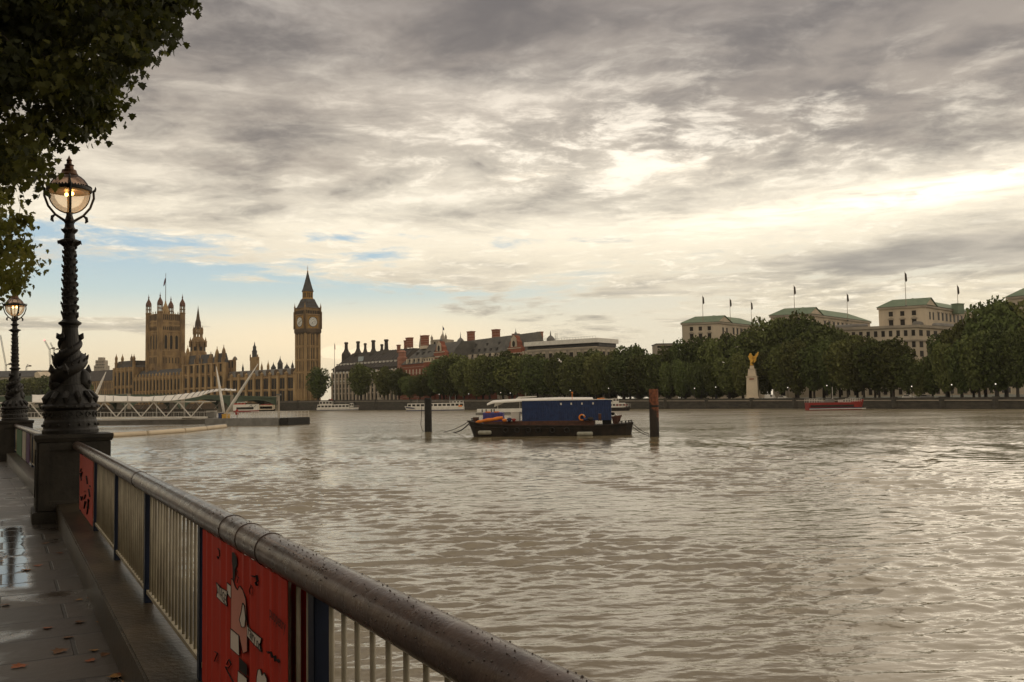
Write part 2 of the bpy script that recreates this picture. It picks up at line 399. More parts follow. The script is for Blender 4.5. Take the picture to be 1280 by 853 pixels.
# ------------------------------------------------------------------ water
def water():
    naz, nr = 820, 900
    t = np.linspace(-1, 1, naz)
    az = np.radians(np.sign(t)*(32*np.minimum(np.abs(t)/.88, 1) + 53*np.clip((np.abs(t)-.88)/.12, 0, 1)**1.4))
    # radii: even steps in the image, 4 m .. 420 m, then coarse to 5 km
    yi = np.linspace(5*1160/9.0, 5*1160/420, nr-14)
    r = 5*1160/yi
    # blend with a geometric law so that the near rows are not wasted
    g = np.geomspace(9.0, 420, nr-14); r = 0.3*r+0.7*g
    r = np.concatenate([r, np.geomspace(450, 6000, 14)]); r = np.concatenate([np.geomspace(.8, 8.6, 26), r]); nr = len(r)
    RR, AZ = np.meshgrid(r, az, indexing='ij')
    # x follows depth rather than the true radius so that rows stay straight across the view
    c = np.maximum(np.cos(AZ), .25)
    X = RR*np.sin(AZ)/c; Y = RR*np.cos(AZ)/c
    sp = np.gradient(r)[:, None]*np.ones_like(AZ)
    rs = np.random.RandomState(3)
    Z = np.zeros_like(X)
    gm = np.zeros_like(X)
    for _ in range(7):
        a = rs.uniform(0, 2*np.pi); L = rs.uniform(14, 46)
        gm += np.sin((X*np.cos(a)+Y*np.sin(a))*2*np.pi/L + rs.uniform(0, 6.3))
    gm = np.clip(1 + .22*gm, .45, 1.7)
    for i in range(90):
        lam = np.exp(rs.uniform(np.log(.26), np.log(2.3)))
        th = np.radians(98 + rs.normal(0, 21))
        k = 2*np.pi/lam
        w = np.clip(lam/(2.0*sp)-1, 0, 1)
        ph = (X*np.cos(th)+Y*np.sin(th))*k + rs.uniform(0, 6.3)
        a = .0039*lam**.92
        s = np.sin(ph)
        Z += w*a*(s + .30*np.cos(2*ph)*-1)*(gm if lam < 3 else 1)
    v = np.stack([X.ravel(), Y.ravel(), Z.ravel()], 1)
    i = np.arange(nr-1)[:, None]*naz + np.arange(naz-1)[None, :]
    f = np.stack([i, i+1, i+1+naz, i+naz], -1).reshape(-1, 4)
    me = bpy.data.meshes.new('river_water')
    me.vertices.add(len(v)); me.vertices.foreach_set('co', v.ravel())
    me.loops.add(f.size); me.loops.foreach_set('vertex_index', f.ravel().astype(np.int32))
    me.polygons.add(len(f)); me.polygons.foreach_set('loop_start', np.arange(0, f.size, 4, dtype=np.int32))
    me.polygons.foreach_set('use_smooth', np.ones(len(f), dtype=bool))
    me.update(calc_edges=True)
    m = bpy.data.materials.new('river_water'); m.use_nodes = True
    nt = m.node_tree; b = NB(nt); p = nt.nodes['Principled BSDF']
    pos = nd(nt, 'ShaderNodeNewGeometry').outputs['Position']
    mp = nd(nt, 'ShaderNodeMapping'); nt.links.new(pos, mp.inputs[0]); mp.inputs['Rotation'].default_value = (0, 0, R(8)); mp.inputs['Scale'].default_value = (.72, 1.25, 1)
    n1 = b.noise(mp.outputs[0], 1.0, 3, .6, .4)
    n2 = b.noise(mp.outputs[0], 3.2, 3, .6, .5)
    patch = b.noise(mp.outputs[0], .045, 3, .5, .6)
    sp = nd(nt, 'ShaderNodeSeparateXYZ'); nt.links.new(pos, sp.inputs[0])
    amp = b.mul(b.lin(patch, .36, .64, .45, 1.35), b.lin(sp.outputs[1], 25, 160, 1.0, 1.6))
    bn = nd(nt, 'ShaderNodeBump'); bn.inputs['Distance'].default_value = .036; nt.links.new(b.mul(n1, amp), bn.inputs['Height']); bn.inputs['Strength'].default_value = 1
    bn2 = nd(nt, 'ShaderNodeBump'); bn2.inputs['Distance'].default_value = .012; nt.links.new(b.mul(n2, amp), bn2.inputs['Height']); nt.links.new(bn.outputs[0], bn2.inputs['Normal'])
    # wavelets too small to resolve far out: their slopes tilt the surface directly
    jit = nd(nt, 'ShaderNodeVectorMath', operation='SUBTRACT'); nt.links.new(b.noise(mp.outputs[0], 1.9, 3, .6, 0, out=1), jit.inputs[0]); jit.inputs[1].default_value = (.5, .5, .5)
    fl = nd(nt, 'ShaderNodeVectorMath', operation='MULTIPLY'); nt.links.new(jit.outputs[0], fl.inputs[0]); fl.inputs[1].default_value = (1, 1, 0)
    sc_ = nd(nt, 'ShaderNodeVectorMath', operation='SCALE'); nt.links.new(fl.outputs[0], sc_.inputs[0])
    nt.links.new(b.mul(b.lin(sp.outputs[1], 30, 300, 0.0, 0.9), b.lin(patch, .36, .62, .55, 1.15)), sc_.inputs['Scale'])
    ad = nd(nt, 'ShaderNodeVectorMath', operation='ADD'); nt.links.new(bn2.outputs[0], ad.inputs[0]); nt.links.new(sc_.outputs[0], ad.inputs[1])
    no = nd(nt, 'ShaderNodeVectorMath', operation='NORMALIZE'); nt.links.new(ad.outputs[0], no.inputs[0])
    nt.links.new(no.outputs[0], p.inputs['Normal'])
    p.inputs['Base Color'].default_value = (.20, .158, .088, 1)
    nt.links.new(b.mul(b.lin(sp.outputs[1], 30, 300, .015, .32), b.lin(patch, .36, .62, .75, 1.1)), p.inputs['Roughness']); p.inputs['IOR'].default_value = 1.68
    me.materials.append(m)
    o = bpy.data.objects.new('river_water', me); link(o); tag(o, kind='structure')
water()

# ------------------------------------------------------------------ far bank: ground and river wall
BANK = [(1500,232,3.2),(1400,245,3.3),(1270,271,3.53),(1100,317,3.8),(940,374,4.1),(800,420,4.6),(600,500,5.7),(470,586,6.6),(345,682,7.2)]
def bank_at(px):
    for a, c in zip(BANK, BANK[1:]):
        if c[0] <= px <= a[0]:
            t = (a[0]-px)/(a[0]-c[0]); return a[1]+(c[1]-a[1])*t, a[2]+(c[2]-a[2])*t
    return (BANK[0][1], BANK[0][2]) if px > BANK[0][0] else (BANK[-1][1], BANK[-1][2])
def bank_ground():
    st = [ground_xy(px, d)+(z-1.0,) for px, d, z in BANK]
    st += [ground_xy(345, 722)+(6.2,), ground_xy(142, 912)+(6.2,), ground_xy(100, 1000)+(6.2,), ground_xy(40, 1300)+(6,), ground_xy(-400, 2200)+(6,)]
    mb = MB(); fs = [1.0, 1.03, 1.25, 2.2, 12.0]
    vs = [(x*k, y*k, z) for (x, y, z) in st for k in fs]
    n = len(fs); f = [(i*n+j, i*n+j+1, (i+1)*n+j+1, (i+1)*n+j) for i in range(len(st)-1) for j in range(n-1)]
    mb._add(vs, f); tag(mb.build('far_bank_ground', M_['grass']), kind='structure')
    # road behind the wall, 4 mm up
    mb = MB()
    r1, r2 = 1.018, 1.05
    vs = []
    for (x, y, z) in st[:len(BANK)]: vs += [(x*r1, y*r1, z+.02), (x*r2, y*r2, z+.02)]
    mb._add(vs, [(2*i, 2*i+1, 2*i+3, 2*i+2) for i in range(len(BANK)-1)])
    tag(mb.build('embankment_road', M_['asphalt']), kind='structure')
bank_ground()
def wall_strip(mb, pts, th, zb, prof=None):
    """wall along pts [(x, y, ztop)], thickness th outward from the camera"""
    n = len(pts)
    vs = []
    for i, (x, y, z) in enumerate(pts):
        a = Vector(pts[max(i-1, 0)][:2]); c = Vector(pts[min(i+1, n-1)][:2]); t = (c-a).normalized(); nn = Vector((-t.y, t.x))
        if nn.dot(Vector((x, y))) < 0: nn = -nn
        vs += [(x, y, zb), (x, y, z), (x+nn.x*th, y+nn.y*th, z), (x+nn.x*th, y+nn.y*th, zb)]
    f = []
    for i in range(n-1):
        for j in range(3): f.append((i*4+j, (i+1)*4+j, (i+1)*4+j+1, i*4+j+1))
    f += [(0, 1, 2, 3), ((n-1)*4+3, (n-1)*4+2, (n-1)*4+1, (n-1)*4)]
    mb._add(vs, f)
def dense_bank(n=8):
    out = []
    for a, c in zip(BANK, BANK[1:]):
        xa, ya = ground_xy(a[0], a[1]); xc, yc = ground_xy(c[0], c[1])
        for k in range(n):
            t = k/n; out.append((xa+(xc-xa)*t, ya+(yc-ya)*t, a[2]+(c[2]-a[2])*t))
    xa, ya = ground_xy(*BANK[-1][:2]); out.append((xa, ya, BANK[-1][2])); return out
def river_wall():
    root = empty('embankment_wall', dense_bank()[0][:2]+(0,), 0, 'dark granite embankment wall along the far side of the river, under the trees', 'wall')
    off = Vector(root.location)
    pts = [(x-off.x, y-off.y, z) for x, y, z in dense_bank()]
    # outer face, offset handled in local coordinates of the root
    def strip(ztop, zb, shift, th, name, mat):
        mb = MB(); P = []
        for (x, y, z) in dense_bank():
            d = math.hypot(x, y); k = 1-shift/d
            P.append((x*k, y*k, ztop(z)))
        wall_strip(mb, P, th, zb); mb.xf(lambda p: p-off); return mb.build(name, mat, root)
    strip(lambda z: z-1.05, -2, 0, 1.6, 'wall_face', M_['dark_wall'])
    strip(lambda z: z, 2.0, -.25, .6, 'parapet', M_['dark_wall'])
    mb = MB(); P = []
    for (x, y, z) in dense_bank():
        d = math.hypot(x, y); k = 1-.12/d; P.append((x*k, y*k, z-.92))
    # string course as a shallow ledge
    n = len(P)
    for i in range(n-1):
        (x0,y0,z0),(x1,y1,z1) = P[i], P[i+1]
        mb.bar((x0-off.x,y0-off.y,z0),(x1-off.x,y1-off.y,z1),.5,.28)
    mb.build('ledge', M_['portland_grey'], root)
    mb = MB()
    P = dense_bank()
    for i in range(2, n-1, 3):
        x, y, z = P[i]; d = math.hypot(x, y); k = 1-.35/d
        mb.box(x*k-off.x-.8, x*k-off.x+.8, y*k-off.y-.5, y*k-off.y+1.2, -2, z+.25)
    mb.build('wall_pier', M_['dark_wall'], root)
river_wall()

# ------------------------------------------------------------------ near promenade
RZ = math.atan2(1, -.544); RD = Vector((math.cos(RZ), math.sin(RZ), 0)); RN = Vector((-RD.y, RD.x, 0))   # RN points to the walkway
RO = Vector((.99, 0, WALK))
def rl(s, y, z=0.0): return RO + RD*s + RN*y + Vector((0, 0, z))
def rail_s(px):          # distance along the rail where an image column meets it
    q = (px-640)/F; d = .99/(q+.544); return d/RD.y
def paving_material():
    m = bpy.data.materials.new('wet_paving'); m.use_nodes = True
    nt = m.node_tree; b = NB(nt); p = nt.nodes['Principled BSDF']
    tc = nd(nt, 'ShaderNodeTexCoord').outputs['Object']
    sep = nd(nt, 'ShaderNodeSeparateXYZ'); nt.links.new(tc, sep.inputs[0])
    wob = b.mul(b.sub(b.noise(tc, .9, 2), .5), .06)
    br = nd(nt, 'ShaderNodeTexBrick'); br.offset = .5
    vec = b.xyz(sep.outputs[1], b.add(sep.outputs[0], wob), 0.0); nt.links.new(vec, br.inputs['Vector'])
    br.inputs['Scale'].default_value = 1; br.inputs['Brick Width'].default_value = .9; br.inputs['Row Height'].default_value = .6
    br.inputs['Mortar Size'].default_value = .016; br.inputs['Mortar Smooth'].default_value = .3; br.inputs['Bias'].default_value = 0
    br.inputs['Color1'].default_value = (.062,.045,.030,1); br.inputs['Color2'].default_value = (.030,.0225,.0165,1); br.inputs['Mortar'].default_value = (.005,.0045,.004,1)
    spk = b.noise(tc, 26, 5, .7); big = b.noise(tc, .8, 4, .6)
    col = b.mix(b.lin(spk, .3, .7), br.outputs[0], b.mix(.5, br.outputs[0], (.050,.037,.025)), 'MIX')
    col = b.mix(b.lin(big, .42, .62, 0, .45), col, (.020,.017,.014))
    nt.links.new(col, p.inputs['Base Color'])
    # standing water: a shallow film on some slabs, deepest in the dip short of the lamp
    s_, y_ = sep.outputs[0], sep.outputs[1]
    film = b.noise(tc, 1.3, 4, .55)
    edge = b.mul(b.sub(b.noise(tc, 2.6, 3), .5), .5)
    dip = b.mul(b.mul(b.smooth(b.add(s_, edge), 9.7, 10.1), b.smooth(b.add(s_, edge), 15.4, 14.6)), b.smooth(b.add(y_, b.mul(edge, .25)), .60, .70))
    wet = b.m('MAXIMUM', b.mul(dip, b.smooth(film, .36, .44)), b.mul(b.smooth(film, .50, .66), .72))
    wet = b.mul(wet, b.sub(1.0, b.mul(br.outputs['Fac'], .85)))
    rough = b.add(b.lin(wet, 0, 1, .42, .045), b.mul(b.noise(tc, 9, 3), .05))
    nt.links.new(rough, p.inputs['Roughness'])
    h = b.add(b.mul(br.outputs['Fac'], -.5), b.mul(spk, .16))
    h = b.add(h, b.mul(b.noise(tc, 3.2, 2), .35))
    bn = nd(nt, 'ShaderNodeBump'); bn.inputs['Distance'].default_value = .016
    nt.links.new(b.mul(h, b.lin(wet, 0, 1, 1, .07)), bn.inputs['Height']); nt.links.new(bn.outputs[0], p.inputs['Normal'])
    return m
def promenade():
    root_rz = RZ
    o = MB()
    # walkway slab and the bank behind it, in rail coordinates (x along, +y inland)
    o.box(-30, 16.2, .235, 30, -5.4, 0)
    ob = o.build('promenade_pavement', paving_material()); ob.location = RO; ob.rotation_euler = (0, 0, RZ); tag(ob, kind='structure')
    # the promenade bends slightly inland past the first lamp
    ob2 = MB(); ob2.box(0, 60, .235, 40, -5.4, -.006); ob2 = ob2.build('promenade_pavement', bpy.data.materials['wet_paving'])
    ob2.location = rl(15.4, .03); ob2.rotation_euler = (0, 0, RZ2); tag(ob2, kind='structure')
L1S, L1Y = 15.39, .03
_x2, _y2 = (19-640)/F*28.8, 28.8
L2 = Vector((_x2, _y2, WALK))
L1 = rl(L1S, L1Y)
RZ2 = math.atan2(L2.y-L1.y, L2.x-L1.x)
promenade()
M_['plinth'] = pmat('wet_concrete', (.060,.044,.026), (.024,.019,.013), 2.2, .34, .006, 22)
M_['pedestal'] = pmat('sooty_granite', (.046,.039,.030), (.024,.021,.017), 2.5, .55, .008, 18)
def plinths():
    for (loc, rz, L0, L1_, lab) in ((RO, RZ, -6, 14.95, 'low wet concrete plinth under the nearer railing, beside the paving'), (L1, RZ2, .45, 17.0, 'low concrete plinth under the railing with green and purple panels')):
        root = empty('plinth_wall', loc, rz, lab, 'wall')
        mb = MB(); mb.box(L0, L1_, -.34, .25, -6, .26); mb.build('plinth_body', M_['plinth'], root, bevel=.012)
        mb = MB()
plinths()

# ------------------------------------------------------------------ the long building behind the promenade (inland and unseen, added to shade the walk)
def shading_building():
    o = rl(-90, 46)
    root = empty('shading_building', (o.x, o.y, WALK), RZ, 'unseen long pale stone building behind the photographer, added to shade the promenade', 'building')
    L, H = 215, 27
    MB().box(0, L, 0, 22, -2, H).build('wall', M_['portland'], root)
    MB().hexa([(-.8,-.8,H+.01),(L+.8,-.8,H+.01),(L+.8,22.8,H+.01),(-.8,22.8,H+.01)], [(3,6,H+7),(L-3,6,H+7),(L-3,16,H+7),(3,16,H+7)]).build('roof', M_['slate'], root)
    for k in range(5):
        mb = MB()
        for i in range(43): mb.box(5*i+1.8, 5*i+3.3, -.12, .1, 2+k*5, 5+k*5)
        tag(mb.build('windows', M_['window'], root), kind='stuff')
    mb = MB(); mb.box(-.4, L+.4, -.5, .1, H-1.2, H-.3); mb.box(-.2, L+.2, -.3, .1, 6, 6.5); mb.build('cornice', M_['portland_grey'], root)
shading_building()
# ------------------------------------------------------------------ lamp standards on pedestals
M_['iron_lamp'] = pmat('cast_iron', (.011,.0095,.008), (.020,.017,.014), 9, .5, .006, 26, spec=.35)
M_['copper'] = pmat('copper_cap', (.13,.065,.035), (.07,.04,.025), 8, .4, metal=.6)
def glass_mat(name, tint, body, bodycol):
    m = bpy.data.materials.new(name); m.use_nodes = True
    nt = m.node_tree; nt.nodes.clear(); b = NB(nt)
    out = nd(nt, 'ShaderNodeOutputMaterial')
    tr = nd(nt, 'ShaderNodeBsdfTransparent'); tr.inputs[0].default_value = tuple(tint)+(1,)
    df = nd(nt, 'ShaderNodeBsdfTranslucent'); df.inputs[0].default_value = tuple(bodycol)+(1,)
    gl = nd(nt, 'ShaderNodeBsdfGlossy'); gl.inputs['Roughness'].default_value = .08
    a = nd(nt, 'ShaderNodeMixShader'); a.inputs[0].default_value = body
    nt.links.new(tr.outputs[0], a.inputs[1]); nt.links.new(df.outputs[0], a.inputs[2])
    fr = nd(nt, 'ShaderNodeFresnel'); fr.inputs[0].default_value = 1.35
    c = nd(nt, 'ShaderNodeMixShader'); nt.links.new(b.mul(fr.outputs[0], .6), c.inputs[0])
    nt.links.new(a.outputs[0], c.inputs[1]); nt.links.new(gl.outputs[0], c.inputs[2]); nt.links.new(c.outputs[0], out.inputs[0])
    return m
M_['globe_low'] = glass_mat('globe_glass', (.93,.88,.80), .12, (.85,.78,.66))
M_['globe_top'] = glass_mat('tinted_globe_glass', (.78,.66,.58), .30, (.80,.50,.32))
M_['bulb'] = emis('lit_bulb', (1.0, .48, .13), 14.0)
def lamp(label):
    root = empty('street_lamp', (0, 0, 0), 0, label, 'lamp', 'dolphin lamp standards along the promenade')
    I = M_['iron_lamp']
    mb = MB()
    mb.lathe([(.40,0),(.405,.05),(.385,.08),(.385,.17),(.37,.20),(.365,.33),(.385,.345),(.42,.37),(.42,.40),(.37,.43),(.355,.47),(.33,.51),(.29,.55),(.26,.60),(.20,.70),(.10,.74)], n=32)
    base = mb.build('lamp_base', I, root, smooth=False)
    # frieze of raised scroll ornament round the base
    mb = MB()
    for k in range(16):
        a = 2*math.pi*k/16; c, s = math.cos(a), math.sin(a)
        p = Vector((c*.372, s*.372, .265)); t = Vector((-s, c, 0))
        pts = [p + t*(.055*math.cos(q)*(1-.1*q)) + Vector((0,0,.05*math.sin(q)*(1-.1*q))) for q in [i*.75 for i in range(9)]]
        mb.tube(pts, [.012]*9, 5)
        p2 = Vector((c*.392, s*.392, .125)); mb.sphere(p2, .022, 6, 4)
    for k in range(20):
        a = 2*math.pi*k/20; mb.sphere((math.cos(a)*.415, math.sin(a)*.415, .385), .022, 6, 4)
    for k in range(12):
        a = 2*math.pi*(k+.5)/12; r_ = .335
        mb.tube([(math.cos(a)*.36, math.sin(a)*.36, .43), (math.cos(a)*.37, math.sin(a)*.37, .50), (math.cos(a)*.30, math.sin(a)*.30, .57), (math.cos(a)*.25, math.sin(a)*.25, .60)], [.02,.045,.05,.02], 6)
    mb.build('frieze_pattern', I, base)
    mb = MB()
    prof = [(.20,.60),(.175,.78),(.155,1.0),(.14,1.25),(.125,1.42),(.115,1.53),(.125,1.565),(.165,1.59),(.168,1.612),(.12,1.64)]
    z = 1.66; r0 = .115
    while z < 2.70:
        t = (z-1.66)/1.04; r = .112-.030*t
        prof += [(r*.94, z), (r*1.03, z+.05), (r*1.16, z+.085), (r*.95, z+.10)]; z += .115
    prof += [(.082,2.73),(.10,2.76),(.158,2.795),(.15,2.82),(.085,2.845),(.075,2.92),(.108,2.975),(.095,2.99),(.072,3.02),(.066,3.07),(.085,3.105),(.06,3.15),(.045,3.2),(.05,3.24),(.02,3.26)]
    col = mb.lathe(prof, n=24).build('lamp_column', I, root)
    mb = MB()               # climbing leaf relief on the shaft and the capital's leaf tips
    rs = random.Random(5)
    for i in range(64):
        t = i/63; zz = 1.68+1.02*t; a = i*2.4
        r = .110-.028*t
        p = Vector((math.cos(a)*r, math.sin(a)*r, zz)); o = Vector((math.cos(a), math.sin(a), 0))
        mb.tube([p-o*.01, p+o*.016+Vector((0,0,.02)), p+o*.024+Vector((0,0,.05))], [.022,.018,.004], 5)
    for k in range(8):
        a = 2*math.pi*k/8; o = Vector((math.cos(a), math.sin(a), 0))
        mb.tube([o*.08+Vector((0,0,2.74)), o*.13+Vector((0,0,2.785)), o*.175+Vector((0,0,2.80)), o*.185+Vector((0,0,2.775))], [.02,.025,.018,.004], 5)
        mb.tube([o*.06+Vector((0,0,2.93)), o*.105+Vector((0,0,2.975)), o*.13+Vector((0,0,2.985))], [.02,.02,.004], 5)
    mb.build('relief_pattern', I, col)
    for k in range(2):      # two dolphins coiled round the foot of the shaft, heads down, tails up
        a0 = math.pi*k + .5
        n = 40; pts = []; rad = []
        for i in range(n):
            t = i/(n-1)
            ang = a0 + (0 if t < .12 else (t-.12)/.88*math.pi*2.15)
            z = .60 + .20*min(t/.12, 1) + max(0, t-.12)/.88*.56
            rr = .185-.02*t - (.035*max(0, t-.62)/.38)
            pts.append((math.cos(ang)*rr*(1 if t > .06 else 1.12), math.sin(ang)*rr*(1 if t > .06 else 1.12), z))
            rad.append([.03,.075,.105,.12,.115][min(i, 4)] if i < 5 else .115*(1-.72*((i-5)/(n-6))**1.1))
        mb = MB().tube(pts, rad, 12)
        fish = mb.build('dolphin', I, root, smooth=True)
        mb = MB()
        tip = Vector(pts[-1]); o = Vector((tip.x, tip.y, 0)).normalized()
        for sgn in (-1, 1):
            mb.tube([tip, tip+o*.03+Vector((-o.y*sgn*.05, o.x*sgn*.05, .05)), tip+o*.035+Vector((-o.y*sgn*.09, o.x*sgn*.09, .10))], [.035,.045,.005], 6)
        for i in range(9, 30, 2):
            p = Vector(pts[i]); o = Vector((p.x, p.y, 0)).normalized(); r = rad[i]
            mb.tube([p+o*r*.85+Vector((0,0,r*.5)), p+o*(r+.012)+Vector((0,0,r*.75+.02))], [.026,.006], 5)
        p = Vector(pts[4]); o = Vector((p.x, p.y, 0)).normalized(); tt = Vector((-o.y, o.x, 0))
        for sgn in (-1, 1):   # eyes, gill fins, lips
            mb.sphere(p+o*.09+tt*.075*sgn+Vector((0,0,-.03)), .03, 8, 6)
            q = Vector(pts[9]); oq = Vector((q.x, q.y, 0)).normalized(); tq = Vector((-oq.y, oq.x, 0))
            mb.tube([q+tq*.10*sgn+oq*.03, q+tq*.13*sgn+oq*.08+Vector((0,0,.05)), q+tq*.12*sgn+oq*.10+Vector((0,0,.13))], [.05,.05,.008], 6)
        q = Vector(pts[0]); mb.tube([q+tt*.09, q+o*.07, q-tt*.09], [.03,.04,.03], 6)
        mb.build('fin', I, fish)
    # four straps that carry the globe
    gz, gr = 3.525, .295
    for k in range(4):
        a = math.pi/2*k + R(28); o = Vector((math.cos(a), math.sin(a), 0))
        mb = MB()
        mb.tube([o*.05+Vector((0,0,3.10)), o*.10+Vector((0,0,3.135)), o*.20+Vector((0,0,3.20)), o*.30+Vector((0,0,3.32)), o*.355+Vector((0,0,3.47)), o*.350+Vector((0,0,3.575))], [.02,.02,.018,.018,.018,.018], 8)
        mb.tube([o*.20+Vector((0,0,3.20)), o*.245+Vector((0,0,3.165)), o*.25+Vector((0,0,3.12)), o*.225+Vector((0,0,3.09))], [.012,.026,.028,.008], 6)
        mb.tube([o*.34+Vector((0,0,3.57)), o*.37+Vector((0,0,3.585)), o*.382+Vector((0,0,3.62)), o*.376+Vector((0,0,3.65))], [.016,.022,.016,.003], 6)
        mb.tube([o*(gr+.004)*math.cos(q)+Vector((0,0,gz+(gr+.004)*math.sin(q))) for q in [R(v) for v in range(-88, 80, 12)]], .011, 6)
        mb.build('strap', I, root)
    ring = MB().lathe([(.300,3.555),(.325,3.548),(.332,3.56),(.332,3.60),(.322,3.606),(.300,3.60),(.300,3.555)], n=40)
    for k in range(44):
        a = 2*math.pi*k/44; ring.sphere((math.cos(a)*.322, math.sin(a)*.322, 3.612), .014, 5, 4)
    ring.build('crown_ring', I, root)
    gp = lambda q0, q1, n: [(max(.002, gr*math.cos(R(q0+(q1-q0)*i/n))), gz+gr*math.sin(R(q0+(q1-q0)*i/n))) for i in range(n+1)]
    def openlathe(prof, name, mat):
        n = 36; vs = [(r*math.cos(2*math.pi*k/n), r*math.sin(2*math.pi*k/n), z) for r, z in prof for k in range(n)]
        fs = [(i*n+k, i*n+(k+1)%n, (i+1)*n+(k+1)%n, (i+1)*n+k) for i in range(len(prof)-1) for k in range(n)]
        mb = MB(); mb._add(vs, fs); return mb.build(name, mat, root, smooth=True)
    openlathe(gp(-89, 9, 14), 'globe', M_['globe_low'])
    openlathe(gp(9, 66, 9), 'globe_top', M_['globe_top'])
    MB().lathe([(.005,3.55),(.22,3.545),(.21,3.60),(.10,3.66),(.005,3.67)], n=24).build('reflector', M_['copper'], root)
    MB().lathe([(.130,3.79),(.135,3.80),(.115,3.83),(.105,3.87),(.070,3.885),(.062,3.93),(.075,3.945),(.04,3.965),(.035,4.0),(.045,4.02),(.02,4.05),(.004,4.09)], n=20).build('lamp_cap', M_['copper'], root)
    mb = MB().tube([(0,0,3.23),(0,0,3.5)], .012, 6); mb.build('lamp_stem', I, root)
    for dx in (-.065, .065):
        ax = Vector((RD.y, -RD.x, 0))
        MB().sphere((dx*.9, dx*-.45, 3.515), .026, 10, 8).build('bulb', M_['bulb'], root, smooth=True)
    return root
la = lamp('nearer of the two dolphin street lamps, lit globe beside the dark tree crown')
PED_H = onz(89, 541.5, 4.62).z - WALK
la.location = (L1.x-.03, L1.y, WALK+PED_H); la.rotation_euler = (0, R(-1.1), 0); la.scale = (.93, .93, 1)
lb = copy_tree(la); lb['label'] = 'farther, smaller dolphin street lamp with globe under the yellowish foliage'
lb.location = (L2.x, L2.y, WALK+PED_H); lb.rotation_euler = (0, R(-1.0), .35)
for o in (la, lb):
    for dz in (0,):
        ld = bpy.data.lights.new('lamp_light', 'POINT'); ld.energy = 2.2; ld.color = (1, .55, .22); ld.shadow_soft_size = .05
        lo = bpy.data.objects.new('lamp_light', ld); link(lo); lo.location = o.location + Vector((0, 0, 3.44))

def pedestal(loc, rz, label):
    root = empty('lamp_pedestal', loc, rz, label, 'pedestal', 'stone pedestals under the lamps'); root.scale = (1.03, 1.03, 1)
    h = PED_H
    MB().box(-.50,.50,-.50,.50,-6,.16).build('pedestal_foot', M_['pedestal'], root, bevel=.012)
    MB().box(-.435,.435,-.46,.435,.16,h-.10).build('pedestal_body', M_['pedestal'], root, bevel=.01)
    mb = MB()               # raised frame round a sunk panel on the inland and end faces
    for rot in range(4):
        f = MB()
        f.box(-.435,-.30,.436,.462,.17,h-.11); f.box(.30,.435,.436,.462,.17,h-.11); f.box(-.2995,.2995,.436,.462,.17,.30); f.box(-.2995,.2995,.436,.462,h-.22,h-.11)
        c, s = math.cos(rot*math.pi/2), math.sin(rot*math.pi/2)
        f.xf(lambda p: Vector((p.x*c-p.y*s, p.x*s+p.y*c, p.z)))
        if rot in (0, 1, 3): mb._add(f.v, f.f)
    mb.build('panel_frame', M_['pedestal'], root, bevel=.004)
    mb = MB(); mb.hexa([(-.47,-.47,h-.10),(.47,-.47,h-.10),(.47,.47,h-.10),(-.47,.47,h-.10)], [(-.485,-.485,h-.06),(.485,-.485,h-.06),(.485,.485,h-.06),(-.485,.485,h-.06)])
    mb.build('cornice', M_['pedestal'], root)
    MB().box(-.49,.49,-.49,.49,h-.058,h).build('pedestal_cap', M_['pedestal'], root, bevel=.008)
pedestal((L1.x, L1.y, WALK), RZ, 'nearer stone lamp pedestal where the wet handrail ends')
pedestal((L2.x, L2.y, WALK), RZ2, 'farther stone lamp pedestal at the left edge past the coloured panels')

# ------------------------------------------------------------------ railings
def rail_mat():
    m = pmat('wet_handrail', (.115,.078,.062), (.055,.038,.032), 5.5, .20, 0)
    nt = m.node_tree; b = NB(nt); p = nt.nodes['Principled BSDF']
    p.inputs['Coat Weight'].default_value = .28; p.inputs['Coat Roughness'].default_value = .16; p.inputs['Coat IOR'].default_value = 1.4
    tc = nd(nt, 'ShaderNodeTexCoord').outputs['Object']
    n1 = b.noise(tc, 60, 3, .6); n2 = b.noise(tc, 14, 4, .65)
    nt.links.new(b.lin(n2, .36, .64, .24, .40), p.inputs['Roughness'])
    bn = nd(nt, 'ShaderNodeBump'); bn.inputs['Distance'].default_value = .0016
    nt.links.new(b.add(n1, b.mul(n2, 1.2)), bn.inputs['Height']); nt.links.new(bn.outputs[0], p.inputs['Normal'])
    return m
M_['rail'] = rail_mat()
M_['post_blue'] = pmat('navy_paint', (.011,.018,.042), (.008,.011,.022), 3, .42)
M_['baluster'] = pmat('cream_bar_paint', (.36,.315,.225), (.22,.19,.14), 3.5, .5)
RT, RR_ = 1.12, .061
